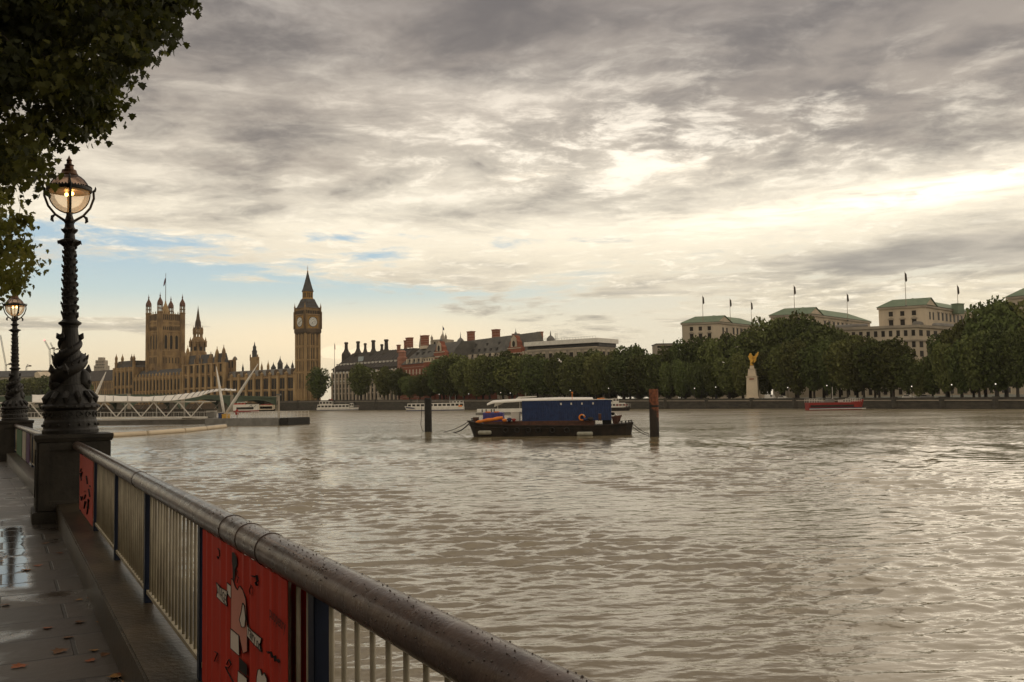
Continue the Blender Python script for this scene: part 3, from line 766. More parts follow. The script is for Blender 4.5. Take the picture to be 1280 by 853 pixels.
def railing(loc, rz, s0, s1, posts, label, near):
    root = empty('railing', loc, rz, label, 'railing')
    n = int((s1-s0)/.4)
    hr = MB().tube([(s0+(s1-s0)*i/n, 0, RT-RR_) for i in range(n+1)], RR_, 28).build('handrail', M_['rail'], root, smooth=True)
    for s in ([rail_s(291), rail_s(312), rail_s(338), rail_s(176)] if near else []):
        MB().tube([(s-.006,0,RT-RR_),(s+.006,0,RT-RR_)], RR_+.003, 28).build('joint_ring', M_['rail'], hr)
    mb = MB()
    P = sorted(posts)
    for a in P:
        MB().box(a-.034,a+.034,-.028,.028,.258,RT-2*RR_+.02).build('post', M_['post_blue'], root, bevel=.004)
    bars = []
    for a, c in zip(P, P[1:]):
        MB().box(a+.036,c-.036,-.018,.018,.325,.350).build('bottom_rail', M_['baluster'], root)
        k = round((c-a)/.122)
        bars += [a+(c-a)*i/k for i in range(1, k)]
    bars.sort(key=lambda s: abs(s-1.0))
    mb = MB()
    rs = random.Random(2)
    for i, s in enumerate(bars):
        q = MB().tube([(s, 0, .348), (s+rs.uniform(-.002,.002), rs.uniform(-.002,.002), RT-2*RR_+.012)], .0086, 8)
        if near and i < 100: q.build('baluster', M_['baluster'], root, smooth=True)
        else: mb._add(q.v, q.f)
    if mb.v: tag(mb.build('balusters', M_['baluster'], root, smooth=True), kind='stuff')
    return root
NP = [rail_s(p) for p in (398, 256, 187, 148.5, 122, 104)]
posts = [NP[0]-4.1, NP[0]-2.05] + NP
near_rail = railing(RO, RZ, -4, 14.92, posts, 'nearer railing with thick wet brown handrail, navy posts and cream bars', True)
d2 = (L2-L1).length
far_rail = railing(L1, RZ2, .47, d2-.5, [.5+i*(d2-1.05)/8 for i in range(9)], 'farther short railing between the two lamp pedestals', False)
# raindrops standing on the handrail
def droplets():
    mb = MB(); rs = random.Random(11)
    for i in range(480):
        s = .75 + 4.2*rs.random()**1.5; a = rs.gauss(.45, .62)
        r = rs.choice([.0010,.0014,.0018,.0024]) * (1.25 if rs.random() < .08 else 1)
        c = Vector((s, math.sin(a)*(RR_+.001), RT-RR_+math.cos(a)*(RR_+.001)))
        mb.sphere(c, r, 6, 4)
    w = bpy.data.materials.new('rain_drop'); w.use_nodes = True
    p = w.node_tree.nodes['Principled BSDF']; p.inputs['Base Color'].default_value = (.10,.085,.075,1); p.inputs['Roughness'].default_value = .05; p.inputs['IOR'].default_value = 1.33
    tag(mb.build('rain_drops', w, near_rail, smooth=True), kind='stuff')
droplets()

# ------------------------------------------------------------------ banners on the railings
M_['banner_red'] = pmat('red_banner', (.55,.042,.022), (.42,.032,.018), 3, .55, stretch=(7,1,.2), lo=.3, hi=.7)
M_['b_pink'] = plain('print_pink', (.66,.28,.22), .6); M_['b_white'] = plain('print_white', (.76,.68,.60), .6)
M_['b_black'] = plain('print_black', (.015,.013,.012), .6); M_['b_dark'] = plain('print_dark_red', (.12,.02,.016), .6)
def banner_px(px, py, y):       # where an image point falls on the banner plane (rail coordinates)
    d = ray(px, py); o = RO + RN*y; t = (o-EYE).dot(RN)/d.dot(RN); p = EYE + d*t - RO
    return p.dot(RD), p.z
def text_mesh(txt, h, mat, parent, place, name='lettering'):
    cu = bpy.data.curves.new(name, 'FONT'); cu.body = txt; cu.size = h; cu.align_x = 'CENTER'; cu.align_y = 'CENTER'; cu.resolution_u = 3
    tmp = bpy.data.objects.new(name, cu); link(tmp)
    bpy.context.view_layer.update()
    me = bpy.data.meshes.new_from_object(tmp.evaluated_get(bpy.context.evaluated_depsgraph_get()))
    bpy.data.objects.remove(tmp)
    me.transform(place); me.materials.clear(); me.materials.append(mat)
    o = bpy.data.objects.new(name, me); link(o); o.parent = parent; return o
def near_banner():
    y0 = .034
    sL, sR = rail_s(264.5)+.0, rail_s(371.5)
    zb, zt = .30, RT-2*RR_+.01
    root = empty('banner', RO + RD*sR + RN*y0, RZ, 'big red banner with a cartoon figure on the nearest railing bay', 'banner', 'red banners tied to the railing')
    sh = MB(); n = 24
    def wav(s): return .004*math.sin((s-sR)*42)
    vs = []
    for i in range(n+1):
        s = sR+(sL-sR)*i/n
        for z in (zb, zt): vs += [(s-sR, wav(s), z), (s-sR, wav(s)+.004, z)]
    fs = []
    for i in range(n):
        a = i*4; c = a+4; fs += [(a,a+2,c+2,c), (a+1,c+1,c+3,a+3), (a,c,c+1,a+1), (a+2,a+3,c+3,c+2)]
    fs += [(0,1,3,2), (n*4,n*4+2,n*4+3,n*4+1)]
    sh._add(vs, fs); sh.build('banner_cloth', M_['banner_red'], root)
    def pt(X, Y):
        s, z = banner_px(260+X/4.2, 650+Y/4.2, y0+.004); return s-sR, z
    def shape(name, poly, mat, lev, outline=True):
        P = [pt(*q) for q in poly]; y = .0085+lev*.0012
        mb = MB(); m = len(P); mb._add([(s, y, z) for s, z in P], [tuple(range(m))])
        o = mb.build(name, mat, root, fixn=False)
        if outline:
            mb = MB()
            for (a, c) in zip(P, P[1:]+P[:1]):
                mb.bar((a[0], y, a[1]), (c[0], y, c[1]), .0045, .0012)
            mb.build('outline', M_['b_black'], o)
        return o
    def stroke(pts, w=.005, mat='b_black'):
        P = [pt(*q) for q in pts]; mb = MB()
        for a, c in zip(P, P[1:]): mb.bar((a[0], .0095, a[1]), (c[0], .0095, c[1]), w, .0012)
        return mb.build('drawn_line', M_[mat], root)
    shape('printed_shirt', [(128,308),(137,312),(150,352),(162,368),(172,345),(190,368),(203,410),(207,480),(211,560),(212,690),(190,700),(172,610),(126,572)], M_['b_pink'], 0)
    shape('printed_hair', [(133,170),(145,170),(158,195),(160,235),(151,258),(147,300),(143,318),(137,314),(136,250),(132,215)], M_['b_black'], 1, False)
    shape('printed_cloth', [(127,570),(170,605),(173,712),(127,672)], M_['b_white'], 2)
    shape('printed_hand', [(192,435),(201,450),(208,520),(203,560),(186,562),(175,522),(185,480)], M_['b_white'], 2)
    shape('printed_belt', [(172,718),(214,760),(213,822),(172,788)], M_['b_black'], 2, False)
    shape('printed_sock', [(165,790),(212,830),(212,900),(162,880)], M_['b_white'], 1)
    f1 = shape('printed_flag', [(52,328),(78,356),(112,376),(106,412),(109,453),(80,428),(54,402),(58,365)], M_['b_white'], 2)
    shape('printed_flag', [(107,328),(128,347),(128,412),(107,380)], M_['b_white'], 1)
    f2 = shape('printed_flag', [(214,552),(242,582),(292,622),(283,655),(292,692),(250,650),(215,608)], M_['b_white'], 2)
    shape('printed_glove', [(272,785),(286,782),(294,815),(306,800),(318,830),(322,900),(262,880),(266,820)], M_['b_white'], 2)
    def lettering(txt, X, Y, h, slope=0.0):
        s, z = pt(X, Y)
        m = Matrix.Translation((s, .0125, z)) @ Matrix(((-1,0,0,0),(0,0,1,0),(0,1,0,0),(0,0,0,1))) @ Matrix.Rotation(slope, 4, 'Z')
        text_mesh(txt, h, M_['b_black'], root, m)
    lettering('STAGE', 81, 391, .062, -.12)
    lettering('Fairy on', 253, 620, .062, -.12)
    lettering('puppetry', 376, 520, .060, -.05)
    stroke([(58,148),(66,160),(68,185),(60,205),(56,190)]); stroke([(238,292),(252,300),(262,290),(268,320),(258,330),(266,345)], .009)
    stroke([(232,340),(242,360),(240,388),(228,390),(226,365),(234,345)], .004, 'b_dark'); stroke([(322,690),(330,700),(340,690),(348,722),(358,712),(364,742),(374,730),(382,748)], .010)
    stroke([(40,690),(58,700),(60,738),(40,742),(56,700)], .005); stroke([(104,758),(118,730),(128,758),(114,778),(98,770),(112,800),(140,850),(150,900)], .005)
    # the printed face: only its outline
    stroke([(150,258),(160,268),(158,290),(166,305),(160,330)], .003)
    root2 = empty('banner', RO + RD*(sR-.02) + RN*(-.034), RZ, 'red banner on the river side of the same railing bay, showing as a bright strip', 'banner', 'red banners tied to the railing')
    MB().box(-.03,(sL-sR)*.35,-.004,0,zb+.02,zt-.01).build('banner_cloth', M_['banner_red'], root2)
    MB().box(.02,.06,-.0065,-.0045,.55,.62).build('printed_flag', M_['b_white'], root2)
near_banner()
def small_banner():
    sR, sL = NP[4]+.05, NP[5]-.05
    root = empty('banner', RO + RD*sR + RN*.032, RZ, 'small faded red banner far along the railing, near the lamp pedestal', 'banner', 'red banners tied to the railing')
    MB().box(0, sL-sR, 0, .004, .30, RT-2*RR_).build('banner_cloth', pmat('faded_red_banner', (.55,.10,.075), (.44,.08,.06), 4, .6), root)
    mb = MB(); rs = random.Random(4)
    for i in range(16):
        s = rs.uniform(.15, sL-sR-.3); z = rs.uniform(.4, .9); mb.bar((s,.006,z), (s+rs.uniform(.05,.22),.006,z+rs.uniform(-.12,.12)), .03, .002)
    mb.build('print_pattern', M_['b_black'], root)
    dd = (L2-L1)
    def s2(px):
        q = (px-640)/F; e = Vector((math.cos(RZ2), math.sin(RZ2)))
        # L1 + e*s has x/y = q
        return (q*L1.y - L1.x)/(e.x - q*e.y)
    for a, c, nm, colr, lab in ((23.5, 30, 'green', (.05,.15,.06), 'green panel banner on the farther railing'), (30.5, 35, 'pale', (.50,.47,.38), 'pale cream panel banner between the green and the purple one'), (35.5, 40, 'purple', (.09,.025,.12), 'purple panel banner next to the lamp pedestal, on the farther railing')):
        sa, sc = s2(a), s2(c)
        r2 = empty('banner', L1 + Vector((math.cos(RZ2), math.sin(RZ2), 0))*min(sa, sc) + Vector((-math.sin(RZ2), math.cos(RZ2), 0))*.034, RZ2, lab, 'banner', 'coloured panels on the farther railing')
        MB().box(.04, abs(sc-sa)-.04, 0, .005, .30, RT-2*RR_).build('banner_cloth', pmat(nm+'_panel', colr, tuple(v*.8 for v in colr), 3, .6), r2)
small_banner()

# ------------------------------------------------------------------ leaves
def leaf_outline(L, rs=None):
    """five-lobed plane leaf in x (width) / y (length), stalk at the origin"""
    pts = [(0,0),(.16,.10),(.46,.06),(.34,.26),(.56,.48),(.30,.52),(.26,.70),(0,1.0)]
    right = pts[1:-1]; P = [pts[0]]+right+[pts[-1]]+[(-x, y) for x, y in reversed(right)]
    return [(x*L, (y)*L) for x, y in P]
def leaf_mat(name, c1, c2, transl=.35):
    m = bpy.data.materials.new(name); m.use_nodes = True
    nt = m.node_tree; nt.nodes.clear(); b = NB(nt)
    tc = nd(nt, 'ShaderNodeTexCoord').outputs['Object']
    col = b.mix(b.lin(b.noise(tc, 1.1, 5, .7), .36, .64), c1, c2)
    p = nd(nt, 'ShaderNodeBsdfPrincipled'); nt.links.new(col, p.inputs['Base Color']); p.inputs['Roughness'].default_value = .6; p.inputs['Specular IOR Level'].default_value = .2
    t = nd(nt, 'ShaderNodeBsdfTranslucent'); nt.links.new(b.mix(.5, col, (.10,.11,.01)), t.inputs[0])
    x = nd(nt, 'ShaderNodeMixShader'); x.inputs[0].default_value = transl
    nt.links.new(p.outputs[0], x.inputs[1]); nt.links.new(t.outputs[0], x.inputs[2])
    out = nd(nt, 'ShaderNodeOutputMaterial'); nt.links.new(x.outputs[0], out.inputs[0])
    return m
def leaf_cloud(name, pts, size, mat, parent, seed, droop=.5):
    rs = random.Random(seed); base = leaf_outline(1.0); nb = len(base)
    vs = []; fs = []
    for p in pts:
        L = size*rs.uniform(.65, 1.25)
        q = Matrix.Rotation(rs.uniform(0, 6.28), 3, 'Z') @ Matrix.Rotation(rs.gauss(-math.pi/2-.2, droop), 3, 'X') @ Matrix.Rotation(rs.uniform(-.7, .7), 3, 'Y')
        n = len(vs)
        for (x, y) in base:
            vs.append(q @ Vector((x*L, y*L, -.10*abs(x)*L + .08*math.sin(y*3)*L)) + p)
        fs.append(tuple(range(n, n+nb)))
    mb = MB(); mb._add(vs, fs)
    return mb.build(name, mat, parent, fixn=False)
def in_poly(x, y, P):
    c = False; j = len(P)-1
    for i in range(len(P)):
        xi, yi = P[i]; xj, yj = P[j]
        if (yi > y) != (yj > y) and x < (xj-xi)*(y-yi)/(yj-yi)+xi: c = not c
        j = i
    return c
def near_tree(label, poly, dmin, dmax, nclump, per, spread, size, mats, trunk_px, trunk_d, seed, thin=None):
    rs = random.Random(seed)
    tx, ty = ground_xy(trunk_px, trunk_d); base = Vector((tx, ty, WALK))
    root = empty('plane_tree', base, 0, label, 'tree', 'plane trees on the near promenade')
    xs = [p[0] for p in poly]; ys = [p[1] for p in poly]
    clumps = []
    while len(clumps) < nclump:
        x, y = rs.uniform(min(xs), max(xs)), rs.uniform(min(ys), max(ys))
        if not in_poly(x, y, poly): continue
        if thin and rs.random() > thin(x, y): continue
        clumps.append(at(x, y, rs.uniform(dmin, dmax)))
    pts = [[] for _ in mats]
    for c in clumps:
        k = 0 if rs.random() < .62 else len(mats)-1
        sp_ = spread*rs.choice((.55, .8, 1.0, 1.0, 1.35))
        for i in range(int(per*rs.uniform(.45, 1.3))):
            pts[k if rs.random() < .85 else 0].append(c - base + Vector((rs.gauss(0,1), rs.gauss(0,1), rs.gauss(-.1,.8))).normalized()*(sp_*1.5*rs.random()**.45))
    top = Vector((0, 0, max(4.0, min(c.z for c in clumps)-WALK+1.0)))
    mb = MB().tube([(0,0,-.1),(.03,.05,1.5),(0,.1,top.z*.7),top], [.42,.33,.29,.24], 14)
    mb.build('trunk', M_['bark_near'], root, smooth=True)
    mb = MB()
    mid_ = sum(clumps, Vector())/len(clumps); ends = sorted(clumps, key=lambda c: (c-mid_).length)[:int(len(clumps)*.6):max(1, int(len(clumps)*.6)//24)]
    for c in ends:
        e = c-base; mid = top.lerp(e, .5)+Vector((rs.uniform(-.3,.3), rs.uniform(-.3,.3), rs.uniform(.2,.7)))
        mb.tube([top-Vector((0,0,rs.uniform(0,.8))), top.lerp(mid,.5)+Vector((0,0,.1)), mid, mid.lerp(e,.6)+Vector((0,0,.05)), e], [.11,.08,.05,.025,.008], 6)
    tips = MB()
    for c in clumps[::2]:      # loose sprays beyond the clump: a hanging shoot with a few leaves
        e = c-base; d = Vector((rs.gauss(0,1), rs.gauss(0,1), rs.gauss(-.3,.6))).normalized()*rs.uniform(.25, .42)
        for q in range(5): pts[-1].append(e+d*(.7+.1*q)+Vector((rs.gauss(0,.04), rs.gauss(0,.04), rs.gauss(0,.04))))
        mb.tube([e, e+d*.6+Vector((0,0,.03)), e+d*1.1], [.008,.005,.002], 4)
        if rs.random() < .25: tips.sphere(e+d*1.12+Vector((0,0,-.06)), .016, 6, 5)
    for c in clumps[::3]:      # twigs
        e = c-base
        d = Vector((rs.gauss(0,1), rs.gauss(0,1), rs.gauss(.3,.6))).normalized()*rs.uniform(.3,.7)
        mb.tube([e-d*.5, e, e+Vector((d.x*.25, d.y*.25, -.08))], [.007,.005,.002], 4)
    mb.build('branch', M_['bark_near'], root, smooth=True)
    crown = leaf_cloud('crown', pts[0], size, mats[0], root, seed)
    if len(mats) > 1: leaf_cloud('lit_tone_sprays', pts[1], size, mats[1], crown, seed+1)
    if tips.v: tips.build('fruit_seeds', M_['bark_near'], crown)
    return root
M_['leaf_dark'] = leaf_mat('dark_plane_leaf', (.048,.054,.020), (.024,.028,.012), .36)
M_['leaf_lit'] = leaf_mat('lit_tone_plane_leaf', (.13,.125,.030), (.075,.080,.024), .45)  # lighter copy of the leaf, light on the sprays put into its colour
M_['leaf_yellow'] = leaf_mat('yellow_green_plane_leaf', (.19,.165,.035), (.10,.11,.028), .5)  # brighter, yellower leaf colour for the second crown
P1 = [(-430,-420),(325,-420),(290,-180),(240,-45),(222,0),(212,30),(188,54),(166,70),(152,86),(134,118),(128,142),(110,160),(94,166),(82,172),(62,176),(50,205),(44,222),(24,222),(0,228),(-150,245),(-430,190)]
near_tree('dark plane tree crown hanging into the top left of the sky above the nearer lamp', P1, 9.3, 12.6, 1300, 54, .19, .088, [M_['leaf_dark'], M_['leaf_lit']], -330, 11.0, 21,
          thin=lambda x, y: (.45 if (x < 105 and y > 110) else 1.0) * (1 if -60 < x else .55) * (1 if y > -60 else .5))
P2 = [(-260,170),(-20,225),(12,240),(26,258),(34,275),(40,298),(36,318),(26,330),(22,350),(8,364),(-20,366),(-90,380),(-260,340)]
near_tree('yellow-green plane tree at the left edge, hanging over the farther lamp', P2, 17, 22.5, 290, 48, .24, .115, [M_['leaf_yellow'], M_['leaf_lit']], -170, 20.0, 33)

def fallen():
    z = lambda v: (v[0]/2.725, 540+v[1]/2.725)
    spots = [z(v) for v in [(205,413),(280,487),(272,572),(310,566),(270,648),(345,646),(160,668),(200,750),(320,745),(310,778),(355,760),(395,832),(425,822),(20,590),(88,470),(130,456),(155,380),(440,848),(60,800),(235,700)]] + [(2,702),(33,713)]
    mats = [pmat('rust_leaf', (.30,.085,.025), (.17,.055,.02), 8, .5), pmat('brown_leaf', (.16,.07,.025), (.09,.045,.02), 8, .5), pmat('amber_leaf', (.36,.19,.05), (.22,.10,.03), 8, .5)]
    rs = random.Random(9); protos = []
    names = ['rust-red', 'brown', 'amber']
    for m in mats:
        P = leaf_outline(1.0); mb = MB(); n = len(P)
        mb._add([(x, y-.5, .02+.10*abs(x)+.12*(y-.5)**2) for x, y in P]+[(0, .0, .0)], [(i, (i+1) % n, n) for i in range(n)])
        mb._add([(-.008,-.5,.05),(.008,-.5,.05),(.012,-.85,.02),(-.004,-.85,.02)], [(0,1,2,3)])
        o = mb.build('fallen_leaf', m); protos.append(o)
    used = set()
    for i, (px, py) in enumerate(spots):
        k = i % 3
        o = protos[k] if k not in used else protos[k].copy()
        if k in used: link(o)
        used.add(k)
        p = onz(px, py, WALK+.004); o.location = p
        sc = rs.uniform(.065, .11); o.scale = (sc, sc, sc*rs.uniform(.5, 1.3)); o.rotation_euler = (rs.uniform(-.1,.1), rs.uniform(-.1,.1), rs.uniform(0, 6.28))
        tag(o, names[k]+' fallen leaf lying flat on the wet paving', 'leaf', names[k]+' leaves fallen on the paving')
fallen()
# ------------------------------------------------------------------ mooring piles
def pile(px, wpx, ytop, ywl, label, mat, cap):
    b = onz(px, ywl, 0); h = at(px, ytop, b.y).z; r = wpx/2/F*b.y
    root = empty('mooring_pile', (b.x, b.y, 0), .3, label, 'pile', 'mooring piles beside the barge')
    MB().lathe([(r*1.02,-4),(r*1.02,.25),(r,.3),(r,h-.15),(r*.96,h-.02),(r*.86,h)], n=24).build('pile_shaft', mat, root, smooth=False)
    MB().lathe([(r*1.03,h*cap),(r*1.05,h*cap+.05),(r*1.05,h*cap+.2),(r*1.03,h*cap+.25)], n=24).build('iron_band', M_['tar'], root)
    return b, r
def rust_pile_mat():
    m = pmat('rusty_pile', (.045,.036,.028), (.028,.023,.019), 1.1, .85, .01, 8, stretch=(1,1,.4))
    nt = m.node_tree; b = NB(nt); p = nt.nodes['Principled BSDF']
    src = p.inputs['Base Color'].links[0].from_socket
    tc = nd(nt, 'ShaderNodeTexCoord').outputs['Object']; sp = nd(nt, 'ShaderNodeSeparateXYZ'); nt.links.new(tc, sp.inputs[0])
    n = b.noise(tc, 1.3, 5, .65)
    # bare rust above the tide mark, in flakes and runs; weed and paint left below and on the upstream side
    h = b.add(b.add(sp.outputs[2], b.mul(sp.outputs[0], 2.2)), b.mul(b.sub(n, .5), 7.0))
    f = b.smooth(h, 2.6, 4.0)
    rust = b.mix(b.lin(b.noise(tc, 3.5, 4), .35, .65), (.23,.085,.045), (.11,.045,.028))
    nt.links.new(b.mix(f, src, rust), p.inputs['Base Color']); return m
PB, PBr = pile(818.3, 11.6, 486.5, 546, 'rust-orange mooring pile at the right end of the barge', rust_pile_mat(), .62)
PA, PAr = pile(535.4, 9.0, 497.5, 540, 'black mooring pile left of the barge', M_['tar'], .9)
def pile_chain():
    p = PA + Vector((-PAr-.05, -.3, 0)); mb = MB()
    mb.tube([p+Vector((-.35,0,4.2)), p+Vector((-.45,0,2.5)), p+Vector((-.55,0,1.2)), p+Vector((-.3,0,.3)), p+Vector((.05,0,-.1))], .05, 6)
    tag(mb.build('chain', M_['rope']), 'thin chain hanging beside the black mooring pile', 'chain')
pile_chain()

# ------------------------------------------------------------------ hull helper: stations (x, z_deck, half width, rake of the bottom)
def hull_mesh(mb, st, yc, zb, flare=.12):
    n = len(st); vs = []
    for (x, zt, hw, rk) in st:
        vs += [(x, yc-hw, zt), (x+rk*.45, yc-hw*(1-flare*.4), zt*.45), (x+rk, yc-hw*(1-flare), zb), (x+rk, yc+hw*(1-flare), zb), (x+rk*.45, yc+hw*(1-flare*.4), zt*.45), (x, yc+hw, zt)]
    f = []
    for i in range(n-1):
        for j in range(6): f.append((i*6+j, (i+1)*6+j, (i+1)*6+(j+1) % 6, i*6+(j+1) % 6))
    f += [tuple(range(6)), tuple((n-1)*6+j for j in range(5, -1, -1))]
    mb._add(vs, f); return mb

# ------------------------------------------------------------------ barge and its load
def barge():
    fc = Facade(582, 128.5, 791.5, 125.5, 0)
    X = lambda px, py=530: fc.pt(px, py)[0]; Z = lambda px, py: fc.pt(px, py)[1]
    root = fc.root('barge', 'long black work barge with rusty deck moored between the two piles', 'barge')
    L = fc.L; yc = 3.3
    st = [(X(582), Z(582,526.5), 1.7, 1.1), (X(585), Z(585,526.5), 2.5, .8), (X(592), Z(592,528), 3.1, .3), (X(603), Z(603,530), 3.3, 0), (X(640), Z(640,531.5), 3.3, 0),
          (X(700), Z(700,532), 3.3, 0), (X(740), Z(740,532), 3.3, 0), (X(765), Z(765,531), 3.25, 0), (X(783), Z(783,529.5), 2.9, -.2), (X(790), Z(790,528.5), 2.3, -.35), (X(791.5), Z(791.5,528.5), 2.0, -.4)]
    hull_mesh(MB(), st, yc, -.6).build('hull', M_['hull_black'], root)
    mb = MB()
    for a, c in zip(st, st[1:]):
        mb.bar((a[0], yc-a[2]-.03, a[1]-.05), (c[0], yc-c[2]-.03, c[1]-.05), .16, .14)
        mb.bar((a[0]+a[3]*.2, yc-a[2]*.99-.02, a[1]*.72), (c[0]+c[3]*.2, yc-c[2]*.99-.02, c[1]*.72), .10, .10)
    mb.build('rubbing_strake', M_['hull_black'], root)
    zc = Z(650, 527)
    mb = MB(); mb.box(X(604), X(742), yc-2.6, yc+2.6, 1.2, zc); mb.build('hatch_coaming', M_['hull_rust'], root, bevel=.04)
    mb = MB()
    for px in range(608, 742, 9): mb.box(X(px)-.05, X(px)+.05, yc-2.67, yc-2.59, 1.2, zc-.02)
    mb.build('coaming_rib', M_['hull_rust'], root)
    for px0, px1, py in ((598, 614.5, 541), (721, 741, 542.5)):
        z = Z(px0, py); mb = MB(); y = yc-3.62
        mb.tube([(X(px0), y, z), (X(px0)+.15, y, z), (X(px1)-.15, y, z), (X(px1), y, z)], [.16,.29,.29,.16], 14); mb.build('fender', M_['fender'], root, smooth=False)
    for px in (632, 646, 660, 672, 690, 708): # tyre fenders along the side
        z = Z(px, 538); mb = MB()
        pts = [(X(px)+.32*math.cos(2*math.pi*k/12), yc-3.45, z+.32*math.sin(2*math.pi*k/12)) for k in range(13)]
        mb.tube(pts, .11, 6); mb.build('tyre', M_['tar'], root)
    for px, py in ((587, 526), (594, 527), (777, 529.5), (782, 529), (786, 528.5), (789, 528)):
        z = Z(px, py)-.12; mb = MB()
        mb.lathe([(.09,0),(.09,.30),(.14,.32),(.14,.40),(.05,.42)], (X(px), yc-1.9+.3*(px % 3), z), 8); mb.build('bollard', M_['tar'], root)
    # --- load
    def on(name, label, cat, x, y, z, group=None):
        return empty(name, fc.world(x, y, z), fc.rz, label, cat, group)
    x0, x1 = X(651.5, 515), X(763.5, 515); zt = Z(700, 500.8)
    r = on('shipping_container', 'long blue corrugated container standing on the barge deck', 'container', x0, yc-2.2, zc)
    h = zt-zc; Lc = x1-x0; d = 2.5
    mb = MB(); poly = []
    n = int(Lc/.28)
    for i in range(n):
        a = Lc*i/n; w = Lc/n
        poly += [(a, .05), (a+w*.35, .05), (a+w*.5, 0.0), (a+w*.85, 0.0)]
    poly += [(Lc, .05), (Lc, d), (0, d)]
    mb.prism(poly, .12, h-.12); mb.build('corrugated_wall', M_['blue_box'], r)
    mb = MB(); mb.box(-.02,Lc+.02,-.03,.07,0,.118); mb.box(-.02,Lc+.02,-.03,.07,h-.118,h); mb.box(-.03,.10,-.035,.08,0,h-.001); mb.box(Lc-.10,Lc+.03,-.035,.08,0,h-.001); mb.box(-.02,Lc+.02,d-.05,d+.03,0,.118)
    mb.build('corner_frame', M_['blue_box'], r)
    MB().box(-.06,Lc+.06,-.06,d+.06,h+.002,h+.10).build('roof', M_['white'], r)
    for px in (700.5, 713.5, 727, 741): MB().box(X(px,510)-x0-.10, X(px,510)-x0+.10, -.062, -.036, h-.62, h-.34).build('vent', M_['white_steel'], r)
    mb = MB(); mb.tube([(X(714,500)-x0, 1, h+.1), (X(714,500)-x0, 1, h+1.0)], .04, 6); mb.sphere((X(714,500)-x0, 1, h+1.05), .12, 8, 6); mb.build('beacon', M_['orange'], r)
    r = on('life_ring', 'orange life ring hanging on the blue container', 'life ring', X(727,522), yc-2.33, Z(727,522.3))
    MB().tube([(.38*math.cos(2*math.pi*k/20), 0, .38*math.sin(2*math.pi*k/20)) for k in range(21)], .11, 8).build('ring', M_['orange'], r, smooth=True)
    MB().tube([(.30*math.cos(.9), -.02, .30*math.sin(.9)), (.46*math.cos(.9), -.02, .46*math.sin(.9))], .122, 8).build('white_band', M_['white'], r)
    r = on('tarpaulin_bundle', 'purple-blue tarpaulin bundle at the left end of the barge', 'tarpaulin', X(601,522), yc-1.6, zc-.15)
    w = X(626,522)-X(601,522); h = Z(612,516)-zc+.15
    mb = MB(); rs = random.Random(3); n = 9
    for i in range(n):
        a = w*i/n; c = w*(i+1)/n; ja = .06*math.sin(i*1.9); jc = .06*math.sin((i+1)*1.9)
        mb._add([(a,ja,0),(c,jc,0),(c,jc+.06,h*.93),(a,ja+.06,h*.93),(a,.9,h+ja),(c,.9,h+jc),(c,1.9,h*.9),(a,1.9,h*.9),(a,2.0,0),(c,2.0,0)], [(0,1,2,3),(3,2,5,4),(4,5,6,7),(7,6,9,8)])
    mb._add([(0,0,0),(0,.06,h*.93),(0,.9,h),(0,1.9,h*.9),(0,2,0)], [(0,1,2,3,4)]); mb._add([(w,0,0),(w,.06,h*.93),(w,.9,h),(w,1.9,h*.9),(w,2,0)], [(4,3,2,1,0)])
    mb.build('sheet', M_['purple'], r)
    mb = MB(); mb.box(.25,1.0,.5,1.1,h*.96,h+.12); mb.box(1.5,2.2,.5,1.2,h*.96,h+.12); mb.build('orange_bag', M_['orange'], r, bevel=.05)
    # inflatable boom: an orange sausage lying along the tarpaulin
    mb = MB(); pts = []
    for px, py in ((594.5,529),(598,527.6),(603,526.6),(610,525.2),(616,524.6),(622,523.4),(628.5,522.2)): q = fc.pt(px, py, yc-2.4); pts.append(fc.world(q[0], yc-2.4-.25*math.sin(px), q[1]))
    tag(mb.tube(pts, [.16,.22,.20,.25,.22,.26,.18], 10).build('oil_boom', M_['orange'], None, smooth=True), 'orange inflatable boom lying in front of the purple tarpaulin', 'boom')
    r = on('storage_box', 'white storage box on deck between the tarpaulin and the blue container', 'box', X(636,520), yc-1.2, zc)
    w = X(647,520)-X(636,520); h = Z(640,515.2)-zc
    MB().box(0,w,0,1.2,0,h-.12).build('box_body', M_['white_steel'], r, bevel=.03); MB().box(-.04,w+.04,-.04,1.24,h-.118,h).build('lid', M_['white'], r, bevel=.02)
    for nm, lab, px, py, sx, sz, m in (('sack', 'small blue sack on deck beside the white storage box', 637.5,525.5,.32,.30,'boat_blue'), ('sack', 'dark red sack on deck close to the blue container', 643,525.5,.30,.24,'red'), ('buoy', 'orange buoy on deck below the white storage box', 631.5,527,.36,.22,'orange'), ('sack', 'bright blue sack under the life ring', 732,525.3,.34,.22,'blue_box'), ('coil', 'brown rope coil on deck right of the life ring', 738.5,525.5,.42,.26,'rope')):
        x, z = fc.pt(px, py, yc-2.3); mb = MB(); mb.sphere((0,0,0), 1, 10, 7)
        mb.xf(lambda p: Vector((p.x*sx*(1+.2*math.sin(p.z*4)), p.y*.3, p.z*sz+ .05*math.sin(p.x*7)*sz)))
        o = mb.build(nm, M_[m], None, smooth=True); o.location = fc.world(x, yc-2.9, max(z, zc+sz*.8)); tag(o, lab, nm)
    # rusty hopper boat-shaped skip at the stern and the clutter by it
    x0 = X(764); x1 = X(777.5); zb = Z(770, 531.2); zt = Z(770, 519.5)
    r = on('rusty_skip', 'rust-red skip with slanting ends near the right end of the barge', 'skip', x0, yc-1.6, zb)
    w = x1-x0; h = zt-zb
